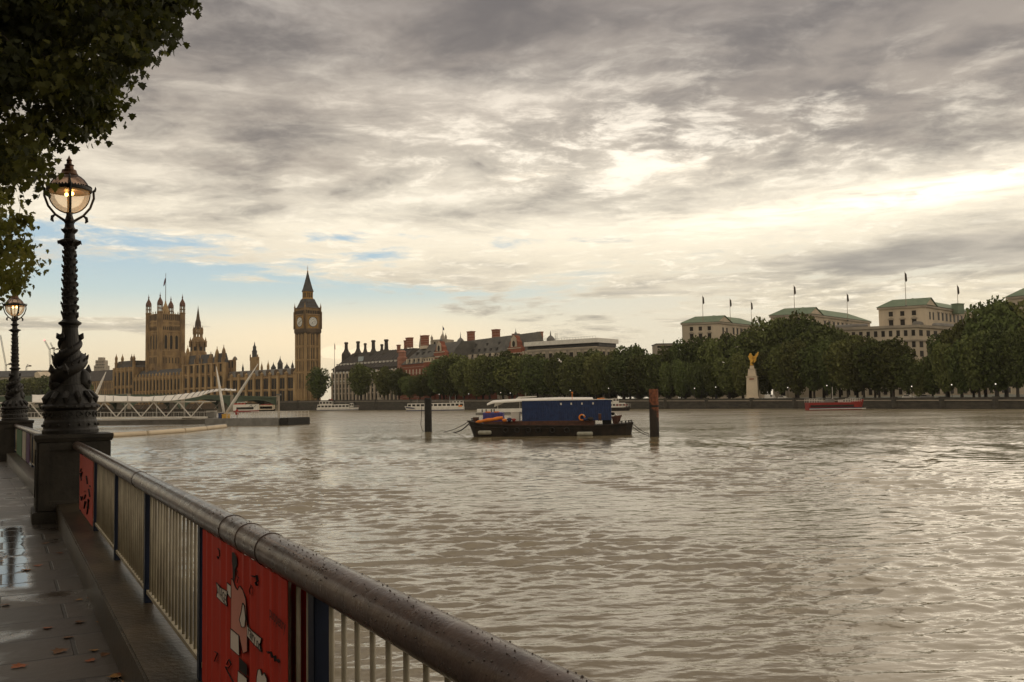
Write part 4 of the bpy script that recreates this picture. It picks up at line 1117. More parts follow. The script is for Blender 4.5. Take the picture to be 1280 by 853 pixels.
    mb = MB(); mb.hexa([(.25,.2,0),(w-.55,.2,0),(w-.55,2.2,0),(.25,2.2,0)], [(0,0,h*.85),(w,0,h),(w,2.4,h),(0,2.4,h*.85)]); mb.build('skip_body', M_['hull_rust'], r, bevel=.02)
    mb = MB()
    for a in (.3, .55, .8): mb.box(w*a-.05, w*a+.05, -.0, .1, h*.1, h*.9)
    mb.build('rib', M_['hull_rust'], r)
    r = on('winch_housing', 'black winch box between the blue container and the rusty skip', 'winch', X(752.5), yc-1.7, Z(755, 531.5))
    w = X(763.5)-X(752.5); h = Z(755,520.5)-Z(755,531.5)
    MB().box(0,w,0,2,0,h*.86).build('housing', M_['tar'], r, bevel=.05)
    mb = MB().tube([(.1,.3,h*.95),(w-.1,.3,h*.95)], .2, 10); mb.build('drum', M_['grey_steel'], r)
    for px, py, m, lab, s in ((753.5,520,'white_steel','pale bundle on top of the winch box',.16),(761,517.8,'banner_red','dull orange bundle on top of the winch box',.2),(766,517,'tar','black tyre-like bundle on the rusty skip',.22),(769.5,518.4,'white_steel','pale bundle on the rim of the rusty skip',.15)):
        x, z = fc.pt(px, py, yc-1.4); mb = MB(); mb.sphere((0,0,0), 1, 9, 6); mb.xf(lambda p: Vector((p.x*s*1.3*(1+.25*p.z), p.y*.3, p.z*s)))
        o = mb.build('bundle', M_[m], None); o.location = fc.world(x, yc-1.4, z-.05); tag(o, lab, 'bundle')
    r = on('deck_drum', 'rusty barrel on deck left of the black winch box', 'drum', X(749.5), yc-2.0, zc-.05)
    MB().lathe([(.28,0),(.29,.05),(.27,.1),(.29,.45),(.27,.5),(.29,.85),(.28,.9)], n=12).build('drum_body', M_['hull_rust'], r); MB().lathe([(.25,.905),(.25,.93),(.06,.95)], n=12).build('drum_lid', M_['portland_grey'], r)
    # hand rail stanchions forward
    r = on('crate', 'brown wooden crate on deck at the left tip of the barge', 'crate', X(588), yc-1.2, Z(588,527)-.1)
    MB().box(0,.7,0,.9,0,.55).build('crate_body', M_['hull_rust'], r); MB().box(-.03,.73,-.03,.93,.552,.62).build('crate_lid', M_['stone_dark'], r)
    def rope(a, c, sag, lab, m='rope', rad=.05):
        P = [a.lerp(c, i/14)+Vector((0,0,-sag*4*(i/14)*(1-i/14))) for i in range(15)]
        tag(MB().tube(P, rad, 6).build('mooring_rope', M_[m]), lab, 'rope', 'mooring ropes of the barge')
    rope(fc.world(X(791), yc-1.8, Z(791,530)), PB+Vector((-PBr, -.2, at(812,543,PB.y).z)), .22, 'upper mooring rope from the right end of the barge to the rusty pile', rad=.045)
    rope(fc.world(X(791), yc-1.6, Z(791,534.5)), PB+Vector((-PBr, -.3, at(812,545.6,PB.y).z)), .16, 'lower mooring rope from the right end of the barge to the rusty pile', rad=.045)
    e = onz(552, 540.5, -.1); rope(fc.world(X(583), yc-1.5, Z(583,527.5)), e, .3, 'long mooring rope from the left end of the barge into the water', rad=.05)
    e = onz(562, 540, -.1); rope(fc.world(X(583.5), yc-1.8, Z(583,530.5)), e, .5, 'slack weedy rope hanging close to the left end of the barge', rad=.09)
barge()

# ------------------------------------------------------------------ passenger boats
def boat(name, label, pxL, pxR, d, ywl, bow, hullm, ydeck, parts, extra=None, rake=.05, group='tour boats on the river', beam=5.5, name2=None):
    """parts: (name, pxL, pxR, y_top, y_bottom, material, window band (y0, y1, count) or None)"""
    fc = Facade(pxL, d, pxR, d, 0); root = fc.root(name, label, 'boat', group)
    mid = (pxL+pxR)/2
    Xp = lambda px: fc.pt(px, ydeck)[0]; Zp = lambda py, px=mid: fc.pt(px, py)[1]-fc.pt(mid, ywl)[1]
    L = fc.L; hd = Zp(ydeck); yc = beam/2; b = bow
    st = []
    for t, hw, up, rk in ((0,.22,.35,.05),(.04,.5,.25,.03),(.10,.8,.12,.01),(.22,1,0,0),(.6,1,0,0),(.9,1,0,0),(.985,.92,0,0),(1,.85,.02,-.004)):
        st.append((t*L if b == 'L' else L-t*L, hd*(1+up), yc*hw, rk*L if b == 'L' else -rk*L))
    if b == 'R': st = st[::-1]
    hull_mesh(MB(), st, yc, -.5).build('hull', hullm, root)
    mb = MB()
    for a, c in zip(st, st[1:]): mb.bar((a[0]+a[3]*.6, yc-a[2]*.96-.05, hd*.22), (c[0]+c[3]*.6, yc-c[2]*.96-.05, hd*.22), .14, hd*.2)
    mb.build('boot_stripe', M_['boat_blue'] if hullm in (M_['white'], M_['red']) else M_['tar'], root)
    for (nm, a, c, yt, yb, m, win) in parts:
        x0, x1, z0, z1 = Xp(a), Xp(c), Zp(yb), Zp(yt)
        p = MB().box(x0, x1, .45, beam-.45, z0, z1).build(nm, m, root, bevel=.05)
        if win:
            wy0, wy1, n = win; wz0, wz1 = Zp(wy1), Zp(wy0); mb = MB(); w = (x1-x0)/n
            for i in range(n): mb.box(x0+w*(i+.14), x0+w*(i+.86), .40, beam-.40, wz0, wz1)
            mb.build('window', M_['window'], p)
    if extra: extra(root, Xp, Zp, beam)
    return root, fc
def deckrail(root, x0, x1, z, h, beam, n, m='white_steel'):
    mb = MB()
    for y in (.3, beam-.3):
        mb.bar((x0,y,z+h),(x1,y,z+h),.07); mb.bar((x0,y,z+h*.5),(x1,y,z+h*.5),.05)
        for i in range(n+1): mb.bar((x0+(x1-x0)*i/n,y,z),(x0+(x1-x0)*i/n,y,z+h),.06)
    mb.build('guard_rail', M_[m], root)
def mast(root, x, y, z, h, r=.05): MB().tube([(x,y,z),(x,y,z+h)], r, 6).build('mast', M_['white_steel'], root)
def ex1(root, X, Z, beam):
    mb = MB(); mb.box(X(414),X(441),.6,beam-.6,Z(503.2),Z(502.6)); mb.build('awning', M_['grey_steel'], root)
    mb = MB()
    for px in (416, 424, 432, 440): mb.bar((X(px),.7,Z(507)),(X(px),.7,Z(503)),.1)
    mb.build('awning_post', M_['white_steel'], root)
    deckrail(root, X(437), X(451), Z(509), 1.0, beam, 6); mb = MB(); mb.box(X(447.5),X(450.5),.8,beam-.8,Z(509.3),Z(507)); mb.build('winch', M_['red'], root)
boat('tour_boat', 'white double-deck tour boat moored below the clock tower, left of the stone office block', 395.5, 453.5, 600, 513, 'R', M_['white'], 509.6,
     [('lower_cabin', 396.5, 436, 505.2, 509.6, M_['white'], (506.4, 508.6, 9)), ('upper_cabin', 399, 415, 501.2, 505.2, M_['white'], (501.9, 504.2, 4)), ('wheelhouse', 437, 441.5, 504.2, 509.2, M_['white'], (505, 507, 2))], ex1)
def ex2(root, X, Z, beam):
    mb = MB(); mb.box(X(573),X(577.5),.36,.48,Z(508.6),Z(505.6)); mb.build('orange_panel', M_['orange'], root)
    mb = MB(); mb.bar((X(507),.1,Z(507.3)),(X(518),.1,Z(508.6)),.2,.5); mb.build('bow_stripe', M_['boat_blue'], root)
    deckrail(root, X(512), X(562), Z(502.2), 1.1, beam, 22, 'grey_steel'); mast(root, X(562), 2, Z(502), 3.0); mast(root, X(569), 2, Z(500.5), 3.2); mast(root, X(521), 2, Z(502), 2.4)
boat('tour_boat', 'long white tour boat with an orange panel, behind the black mooring pile', 505, 580, 470, 512.6, 'L', M_['white'], 507.6,
     [('saloon', 509, 579.5, 502.6, 507.8, M_['white'], (503.6, 506.2, 13)), ('stern_shelter', 562, 579, 500.0, 502.6, M_['white'], (500.6, 502.2, 4))], ex2)
def ex4(root, X, Z, beam):
    deckrail(root, X(776), X(788), Z(507.4), 1.4, beam, 6); mast(root, X(772.5), 2, Z(496), 1.6)
    mb = MB(); mb.box(X(748),X(756),.5,beam-.5,Z(496.4),Z(495.2)); mb.build('raft', M_['orange'], root)
    for px in (771.5, 775, 781, 783.5): MB().box(X(px)-.25,X(px)+.25,.38,.46,Z(505.5),Z(503.3)).build('life_vest_box', M_['red'], root)
boat('tour_boat', 'white passenger boat with black hull behind the right end of the blue container', 735, 789, 372, 511.6, 'R', M_['hull_black'], 507.4,
     [('main_cabin', 737, 782, 501.6, 507.4, M_['white'], (503, 505.2, 11)), ('upper_deck_cabin', 735.5, 766, 496.4, 501.6, M_['white'], (497.6, 500, 9)), ('wheelhouse', 766.5, 774, 496.2, 501.6, M_['white'], (497, 499, 2))], ex4)
def ex5(root, X, Z, beam):
    deckrail(root, X(1012), X(1029), Z(501.2), 1.2, beam, 8, 'white'); deckrail(root, X(1064), X(1077), Z(501.2), 1.2, beam, 6, 'white')
    MB().box(X(1013), X(1067), -.06, -.02, Z(506.9), Z(504.4)).build('window_band', M_['window'], root)
    mast(root, X(1043.5), 2, Z(501), 5, .09); mast(root, X(1064), 2, Z(501), 1.6)
    mb = MB(); mb.box(X(1011.5),X(1082),-.05,.1,Z(509.8),Z(508.9)); mb.build('white_stripe', M_['white'], root)
boat('tour_boat', 'low red river boat moored against the wall right of the gilded eagle column', 1011.5, 1082.5, 306, 511, 'R', M_['red'], 501.4,
     [('deck_house', 1054, 1064, 498.2, 501.6, M_['white_steel'], (499, 500.6, 3)), ('awning', 1038, 1044, 496.8, 501.4, M_['grey_steel'], None), ('seat_block', 1030, 1038, 499.4, 501.4, M_['grey_steel'], None)], ex5)
def ex6(root, X, Z, beam):
    MB().box(X(296), X(306), .3, beam-.3, Z(500.6), Z(500.0)).build('canopy', M_['white'], root); mb = MB()
    for px in (297, 301, 305): mb.bar((X(px),.4,Z(503)),(X(px),.4,Z(500.4)),.14)
    mb.build('canopy_post', M_['white_steel'], root)
    mb = MB()
    for a, c, e, f in ((311,506,315,503.5),(313,504,317,508),(317,506.5,320,504.2)): mb.bar((X(a),.38,Z(c)),(X(c if False else e),.38,Z(f)),.5,.1)
    mb.build('black_emblem', M_['b_black'], root)
boat('tour_boat', 'white and dark red tour boat with a dark emblem, behind the pier platform', 289.5, 321, 560, 513.4, 'L', M_['red'], 510.8,
     [('cabin', 291, 320.8, 503.2, 510.8, M_['white'], (506.6, 509.4, 1)), ('flybridge', 292, 304, 501.8, 503.2, M_['banner_red'], None)], ex6)
boat('tour_boat', 'white boat with red upper deck, behind the tall post of the pier platform', 322, 342.5, 600, 513.2, 'R', M_['hull_black'], 510.8,
     [('cabin', 323, 341.5, 504.8, 510.8, M_['portland_pale'], None), ('red_side', 324.5, 340, 506.4, 509.6, M_['red'], None), ('upper_deck', 326, 338, 503.6, 504.8, M_['red'], None)])
boat('tour_boat', 'small white boat seen through the white truss beside the nearer lamp', 126, 152, 330, 518.5, 'R', M_['white'], 514.4,
     [('cabin', 127, 143, 509.6, 514.4, M_['white'], (510.8, 513, 5))])

# ------------------------------------------------------------------ white landing stage behind the barge
def landing_stage():
    fc = Facade(594, 322, 742, 322, 0); root = fc.root('landing_stage', 'white landing stage with long pointed canopy, behind the blue container', 'pier')
    X = lambda px: fc.pt(px, 512)[0]; Z = lambda py, px=640: fc.pt(px, py)[1]
    MB().box(X(594.5), X(742), 0, 7, -.5, Z(515.6)).build('pontoon', M_['grey_steel'], root)
    MB().box(X(596), X(740), .5, 6, Z(515.4), Z(511.0)).build('shelter_wall', M_['white'], root, bevel=.05)
    mb = MB()
    for px in (602, 607, 613.5, 617): mb.box(X(px), X(px)+.35, .44, .49, Z(515), Z(511.2))
    mb.build('door_gap', M_['window'], root)
    P = [(608.5,504.6),(616,502.3),(630,501.4),(655,500.4),(700,499.6),(742,500.4)]
    mb = MB(); vs = []
    for px, py in P:
        x = X(px); z = Z(py); w = .6 if px < 610 else (2.2 if px < 620 else 3.6)
        vs += [(x, 3.5-w, z-.15), (x, 3.5, z+.55 if px > 612 else z+.1), (x, 3.5+w, z-.15), (x, 3.5+w, z-.55), (x, 3.5-w, z-.55)]
    fs = [(i*5+j, (i+1)*5+j, (i+1)*5+(j+1) % 5, i*5+(j+1) % 5) for i in range(len(P)-1) for j in range(5)] + [(4,3,2,1,0), tuple(len(P)*5-5+j for j in range(5))]
    mb._add(vs, fs); mb.build('canopy', M_['white'], root)
    mb = MB()
    for px in (622, 650, 690, 730):
        mb.bar((X(px),3.5,Z(511)),(X(px),3.5,Z(502.2)),.22)
    mb.slabpoly([(X(617.5),Z(508.6)),(X(618.5),Z(504)),(X(631),Z(503.2)),(X(624),Z(506.5))], 2.2, 2.5)
    mb.build('canopy_strut', M_['white_steel'], root)
landing_stage()
def ex7(root, X, Z, beam):
    mb = MB(); mb.slabpoly([(X(642),Z(499.6)),(X(648.5),Z(495.3)),(X(671),Z(494.8)),(X(671.5),Z(496)),(X(652),Z(497)),(X(646),Z(499.6))], .6, beam-.6); mb.build('wheelhouse_roof', M_['white'], root)
    MB().box(X(655),X(665),.7,beam-.7,Z(499.6),Z(496.6)).build('wheelhouse_window', M_['window'], root); mast(root, X(657.5), 3, Z(495), 1.3)
boat('tour_boat', 'white fast ferry whose wheelhouse shows over the landing stage canopy', 652, 700, 345, 516.3, 'L', M_['white'], 510, [('saloon', 655, 699, 499.6, 510, M_['white'], (503, 507, 8))], ex7, beam=7)

# ------------------------------------------------------------------ pier at the left: truss walkway, sail roof, pontoons, boom, spars
M_['back_steel'] = pmat('shade_toned_steel', (.36,.34,.30), (.27,.25,.22), .6, .5)  # rear truss diagonals: shade put into a greyer copy of the white steel
M_['amber'] = pmat('amber_plastic', (.62,.36,.07), (.48,.27,.06), 2, .5)
M_['side_panel'] = pmat('smoked_side_panel', (.13,.115,.09), (.08,.07,.06), .9, .5)
def pier():
    fc = Facade(-70, 236, 262, 233, 0)
    X = lambda px, py=512: fc.pt(px, py)[0]; Z = lambda px, py, y=0: fc.pt(px, py, y)[1]
    root = fc.root('truss_walkway', 'white steel truss walkway of the pier, behind the nearer lamp', 'walkway')
    zt = lambda x: Z(0,503.6)+(Z(262,502.2)-Z(0,503.6))*(x-X(0))/(X(262)-X(0)); zb = lambda x: Z(0,522.6)+(Z(262,521.6)-Z(0,522.6))*(x-X(0))/(X(262)-X(0))
    W_ = 4.2
    x0 = -2; xe = X(262); step = (X(154)-X(123.0))
    for y in (0, W_):
        mb = MB(); mb.bar((x0,y,zt(x0)),(xe,y,zt(xe)),.26,.30); mb.build('top_chord', M_['white_steel'], root)
        mb = MB(); mb.bar((x0,y,zb(x0)),(xe-.5,y,zb(xe)),.26,.36); mb.build('bottom_chord', M_['white_steel'], root)
        mb = MB(); nb = 0
        x = X(145.5)-step*7 + (0 if y == 0 else step*.42)
        while x < xe-1:
            for sx in (-.5, .5):
                if x0 < x+sx*step < xe+1.8: mb.bar((x,y,zb(x)+.1),(x+sx*step,y,zt(x+sx*step)-.1),.24 if y == 0 else .13)
            x += step
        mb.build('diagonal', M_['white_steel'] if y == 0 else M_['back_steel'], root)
    MB().box(x0, xe, .2, W_-.2, -.35+2.25, 2.25).build('deck', M_['grey_steel'], root) if False else None
    mb = MB(); n = 20
    for i in range(n):
        a = x0+(xe-x0)*i/n; c = x0+(xe-x0)*(i+1)/n; mb.hexa([(a,.2,zb(a)-.1),(c,.2,zb(c)-.1),(c,W_-.2,zb(c)-.1),(a,W_-.2,zb(a)-.1)], [(a,.2,zb(a)+.06),(c,.2,zb(c)+.06),(c,W_-.2,zb(c)+.06),(a,W_-.2,zb(a)+.06)])
    mb.build('deck', M_['grey_steel'], root)
    mb = MB()
    for y in (.45, W_-.45):
        mb.bar((x0,y,zb(x0)+1.25),(xe,y,zb(xe)+1.25),.09)
        k = int((xe-x0)/.9)
        for i in range(k): a = x0+(xe-x0)*i/k; mb.bar((a,y,zb(a)),(a,y,zb(a)+1.25),.05)
    tag(mb.build('guard_rails', M_['white_steel'], root), kind='stuff')
    mb = MB(); k = 26
    for i in range(k):
        a = x0+(xe-x0)*i/k+.06; c = x0+(xe-x0)*(i+1)/k-.06
        mb.hexa([(a,W_-.32,zb(a)+.1),(c,W_-.32,zb(c)+.1),(c,W_-.26,zb(c)+.1),(a,W_-.26,zb(a)+.1)], [(a,W_-.32,zb(a)+2.0),(c,W_-.32,zb(c)+2.0),(c,W_-.26,zb(c)+2.0),(a,W_-.26,zb(a)+2.0)])
    mb.build('side_panel', M_['side_panel'], root)
    # people-sized ticket kiosk at the end of the walkway
    r = empty('kiosk', fc.world(X(257), .8, zb(xe)-.3), fc.rz, 'small grey booth at the right end of the truss walkway', 'booth')
    MB().box(0,1.9,0,1.6,0,1.7).build('booth_wall', M_['grey_steel'], r); MB().box(-.15,2.05,-.15,1.75,1.702,1.85).build('booth_roof', M_['white_steel'], r)
    # sail roof: lofted between a low front edge and a higher back edge, with seams as slight steps
    U = [(40,494),(80,493.6),(118,493.8),(140,495),(181,496.4),(217,494.2),(240,491.3),(255,489.2),(270,487.2),(282,487.0),(295,488.2)]
    Lo = [(40,503),(80,502.6),(118,502.2),(140,501.8),(181,501.6),(210,501.2),(230,498.8),(248,495.6),(262,490.6),(278,487.9),(295,488.6)]
    r = fc.root('sail_roof', 'white curved sail roof over the pier walkway', 'canopy')
    def interp(P, n):
        out = []
        for i in range(n+1):
            t = i/n*(len(P)-1); k = min(int(t), len(P)-2); f = t-k; out.append((P[k][0]+(P[k+1][0]-P[k][0])*f, P[k][1]+(P[k+1][1]-P[k][1])*f))
        return out
    n = 46; uu = interp(U, n); ll = interp(Lo, n); vs = []; fs = []
    for i in range(n+1):
        st = .0 if i % 2 else .16
        xu, zu = fc.pt(*uu[i], 6.2); xl, zl = fc.pt(*ll[i], -.8)
        vs += [(xl, -.8, zl+st*.5), ((xl+xu)/2, 2.7, (zl+zu)/2+.25+st), (xu, 6.2, zu+st*.5), (xu, 6.2, zu-.12), ((xl+xu)/2, 2.7, (zl+zu)/2+.1), (xl, -.8, zl-.12)]
    for i in range(n):
        for j in range(6): fs.append((i*6+j, (i+1)*6+j, (i+1)*6+(j+1) % 6, i*6+(j+1) % 6))
    fs += [tuple(range(5,-1,-1)), tuple(n*6+j for j in range(6))]
    mb = MB(); mb._add(vs, fs); mb.build('sail_cloth', M_['canvas'], r)
    mb = MB()
    for i in range(0, n, 2):
        a = Vector(vs[i*6]); c = Vector(vs[i*6+2]); m_ = Vector(vs[i*6+1]); mb.tube([a+Vector((0,-.05,.03)), m_+Vector((0,0,.06)), c+Vector((0,0,.04))], .075, 5)
    mb.build('roof_rib', M_['grey_steel'], r)
    mb = MB()
    for px in (150, 190, 225):
        x = X(px); mb.bar((x,2.7,zb(x)),(x,2.7,Z(px,498,2.7)),.18)
    mb.build('roof_post', M_['white_steel'], r)
    # pontoon under the walkway
    f2 = Facade(95, 252, 262, 246, 0); r = f2.root('pontoon', 'long grey pontoon under the truss walkway', 'pontoon', 'grey pontoons of the pier')
    zt2 = f2.pt(200, 523.8)[1]
    MB().box(0, f2.L, 0, 9, -.6, zt2).build('pontoon_hull', M_['grey_steel'], r, bevel=.05)
    MB().box(0, f2.L, -.12, .02, zt2-.28, zt2+.02).build('rubbing_strip', M_['white_steel'], r)
    mb = MB(); mb.box(f2.pt(228,527)[0], f2.pt(240,527)[0], -.3, 3, zt2+.02, zt2+.5); mb.build('ramp', M_['tar'], r)
    f3 = Facade(256, 222, 358.5, 214, 0); r = f3.root('pontoon', 'grey pier platform with railing and white spars, in front of the clock tower', 'pontoon', 'grey pontoons of the pier')
    a = f3.pt(256, 523.6)[1]; xs = f3.L
    MB().box(0, xs*.90, 0, 10, -.6, a).build('pontoon_hull', M_['grey_steel'], r, bevel=.05)
    MB().box(xs*.902, xs, .3, 9.7, -.5, a-.01).build('pontoon_end', M_['tar'], r, bevel=.12)
    mb = MB()
    for y in (.25, 9.6):
        mb.bar((xs*.27,y,a+1.45),(xs*.985,y,a+1.45),.08); mb.bar((xs*.27,y,a+.8),(xs*.985,y,a+.8),.06)
        for i in range(17): x = xs*(.27+.715*i/16); mb.bar((x,y,a),(x,y,a+1.45),.09)
    mb.build('guard_rail', M_['white_steel'], r)
    x3 = lambda px: f3.pt(px, 518)[0]
    for px0, px1, m, lab, h in ((266, 270, 'blue_box', 'blue bin at the foot of the white spars', 1.3), (270.5, 277.5, 'amber', 'amber-yellow crate at the foot of the white spars', 1.05)):
        q = empty('deck_box', f3.world(x3(px0), 2.0, a), f3.rz, lab, 'box'); w = x3(px1)-x3(px0)
        MB().box(0,w,0,1,0,h*.85).build('box_body', M_[m], q, bevel=.03); MB().box(-.04,w+.04,-.04,1.04,h*.85+.002,h).build('box_lid', M_[m], q)
    mb = MB()
    q = empty('lifebuoy_stand', f3.world(x3(294.3), .6, a), f3.rz, 'red lifebuoy housing standing on the pier platform', 'lifebuoy stand')
    MB().tube([(0,0,0),(0,0,.8)], .07, 6).build('stand_post', M_['grey_steel'], q)
    MB().lathe([(.15,.7),(.36,.85),(.42,1.3),(.40,1.75),(.22,2.05),(.05,2.15)], n=12).build('housing', M_['red'], q)
    q = empty('light_post', f3.world(x3(345.3), 1.0, a), f3.rz, 'tall grey post at the right end of the pier platform', 'post')
    hp = f3.pt(345.3, 494.4)[1]-a
    MB().tube([(0,0,0),(0,0,hp)], .24, 10).build('post_shaft', M_['portland_grey'], q); MB().box(-.5,.5,-.3,.3,hp+.002,hp+.35).build('post_head', M_['grey_steel'], q)
    # raking spars
    for (p0, p1, lab) in (((280.5,520.5),(270.2,458.5),'white tapered spar leaning left above the pier platform'), ((280.5,520.5),(322.6,455),'white tapered spar leaning far to the right above the pier platform'), ((117,500),(132.5,465),'short white spar beside the nearer lamp, in front of the long dark roof')):
        yb_ = 3.0 if p0[0] > 200 else 5.0
        A = f3.pt(*p0, yb_) if p0[0] > 200 else fc.pt(*p0, yb_); B = f3.pt(*p1, yb_+2) if p0[0] > 200 else fc.pt(*p1, yb_)
        ff = f3 if p0[0] > 200 else fc
        q = empty('spar', ff.world(A[0], yb_, A[1]), ff.rz, lab, 'spar', 'white spars of the pier')
        e = Vector((B[0]-A[0], 2 if p0[0] > 200 else 0, B[1]-A[1]))
        MB().tube([Vector((0,0,0)), e*.3, e*.7, e], [.30,.36,.26,.07], 10).build('spar_shaft', M_['white_steel'], q, smooth=True)
        MB().lathe([(.42,-.3),(.42,.05),(.30,.2)], n=10).build('spar_foot', M_['grey_steel'], q)
    # floating boom of five grey sections
    P = [(138,543.6),(183,541.0),(230,537.4),(257,534.6),(282,531.6)]
    q = None
    root_b = None
    W3 = [onz(px, py+3.2, 0) for px, py in P]
    root_b = empty('floating_boom', W3[0], 0, 'pale grey floating boom of jointed tubes leading to the pier platform', 'boom')
    for a_, c_ in zip(W3, W3[1:]):
        e = (c_-a_); u = e.normalized(); s0 = a_-W3[0]+u*.25; s1 = c_-W3[0]-u*.25
        mb = MB().tube([s0+Vector((0,0,.32)), s0+u*.3+Vector((0,0,.32)), s1-u*.3+Vector((0,0,.32)), s1+Vector((0,0,.32))], [.34,.46,.46,.34], 12)
        mb.build('float_section', M_['portland_pale'], root_b)
        MB().bar(s0+Vector((0,0,.76)), s1+Vector((0,0,.76)), .5, .06).build('walk_strip', M_['white_steel'], root_b)
pier()

M_['skin'] = plain('skin', (.45,.28,.20), .6); M_['coat_navy'] = plain('navy_coat', (.02,.025,.05), .8); M_['coat_red'] = plain('maroon_jacket', (.14,.03,.03), .8); M_['trousers'] = plain('dark_trousers', (.03,.028,.026), .8)
def person(loc, rz, label, coat, stride):
    V = [(0,0,.96,.14,.11),(0,0,1.15,.13,.10),(0,.01,1.36,.17,.11),(0,.01,1.49,.06,.06),(0,-.01,1.58,.075,.085),(0,-.01,1.70,.075,.09)]
    E = [(0,1),(1,2),(2,3),(3,4),(4,5)]
    for s in (-1, 1):
        k = stride*s; n = len(V)
        V += [(.10*s,0,.88,.095,.095),(.10*s,-.10*k,.50,.062,.065),(.10*s,.02-.16*k,.09,.045,.05),(.11*s,-.12-.16*k,.04,.04,.03)]; E += [(0,n),(n,n+1),(n+1,n+2),(n+2,n+3)]
        n = len(V); V += [(.19*s,.01,1.42,.06,.06),(.245*s,.03+.08*k,1.14,.045,.045),(.25*s,-.05+.12*k,.90,.035,.035),(.25*s,-.07+.13*k,.82,.03,.035)]; E += [(2,n),(n,n+1),(n+1,n+2),(n+2,n+3)]
    me = bpy.data.meshes.new('person'); me.from_pydata([v[:3] for v in V], E, []); o = bpy.data.objects.new('person', me); link(o)
    sk = o.modifiers.new('skin', 'SKIN'); 
    for i, v in enumerate(V): me.skin_vertices[0].data[i].radius = v[3:5]
    me.skin_vertices[0].data[0].use_root = True
    o.modifiers.new('sub', 'SUBSURF').levels = 2
    bpy.context.view_layer.update()
    m2 = bpy.data.meshes.new_from_object(o.evaluated_get(bpy.context.evaluated_depsgraph_get())); bpy.data.objects.remove(o)
    for m in (coat, M_['trousers'], M_['skin'], M_['tar']): m2.materials.append(m)
    for f in m2.polygons:
        c = f.center; f.use_smooth = True
        f.material_index = 2 if c.z > 1.50 or (abs(c.x) > .2 and c.z < .9) else (1 if c.z < .93 else 0)
        if c.z < .10: f.material_index = 3
    b = bpy.data.objects.new('person', m2); link(b); b.location = loc; b.rotation_euler = (0, 0, rz); tag(b, label, 'person', 'people on the pier walkway')
    h = MB(); h.sphere((0,.015,1.70), .088, 10, 8); h.xf(lambda p: Vector((p.x*1.0, p.y*1.1, p.z if p.z > 1.66 or p.y > .03 else 1.66))); h.build('hair', M_['tar'], b, smooth=True)
fcp = Facade(-70, 236, 262, 233, 0)
for px, y_, rz, lab, coat, st in ((203.5, 1.5, .4, 'person in a navy coat walking along the truss walkway', M_['coat_navy'], 1), (207.5, 1.9, .6, 'person in a maroon jacket walking along the truss walkway', M_['coat_red'], -.8)):
    x_, z_ = fcp.pt(px, 521.5, y_); person(fcp.world(x_, y_, 2.24 if z_ < 0 else z_), fcp.rz+rz+1.4, lab, coat, st)
# ------------------------------------------------------------------ arched bridge far left, in front of the palace
def bridge():
    fc = Facade(-170, 512, 347, 682, 0); root = fc.root('arch_bridge', 'low green arched bridge crossing behind the pier, below the palace', 'bridge')
    L = fc.L; n = 7; w = 20
    deck = lambda x: 9.0+2.6*(1-((x-L/2)/(L/2))**2)
    pw = 2.2; span = L/n
    for i in range(n):
        a = i*span+pw/2; c = (i+1)*span-pw/2; k = 14
        for y in (0, w-1):
            mb = MB(); top = [(a+(c-a)*j/k, deck(a+(c-a)*j/k)) for j in range(k+1)]; bot = [(a+(c-a)*j/k, 1.6+(deck((a+c)/2)-3.4)*math.sqrt(max(0, 1-(2*j/k-1)**2))) for j in range(k+1)]
            for j in range(k):
                q = [bot[j], bot[j+1], top[j+1], top[j]]; mb.slabpoly(q, y, y+1)
            mb.build('arch', M_['bridge_green'], root)
    for i in range(n+1):
        x = i*span; mb = MB(); mb.prism([(x-pw/2+.01,-1),(x,-2.6),(x+pw/2-.01,-1),(x+pw/2-.01,w+1),(x,w+2.6),(x-pw/2+.01,w+1)], -2, 4.2); mb.box(x-pw/2+.01, x+pw/2-.01, -.6, w+.6, 4.2, deck(x)+1.6); mb.build('pier', M_['portland_grey'], root)
    mb = MB(); k = 40
    for i in range(k):
        a = L*i/k; c = L*(i+1)/k
        for y0, y1, z0, z1 in ((.05, w-.05, -.5, .02), (-.35, -.05, -.15, 1.15), (w+.05, w+.35, -.15, 1.15)):
            mb.hexa([(a,y0,deck(a)+z0),(c,y0,deck(c)+z0),(c,y1,deck(c)+z0),(a,y1,deck(a)+z0)], [(a,y0,deck(a)+z1),(c,y0,deck(c)+z1),(c,y1,deck(c)+z1),(a,y1,deck(a)+z1)])
    mb.build('parapet', M_['bridge_green'], root)
    for i in range(1, 2*n):
        x = span*i/2; mb = MB(); mb.tube([(x,-.2,deck(x)+1),(x,-.2,deck(x)+4.2)], .12, 6); mb.build('lamp_post', M_['bridge_green'], root)
bridge()

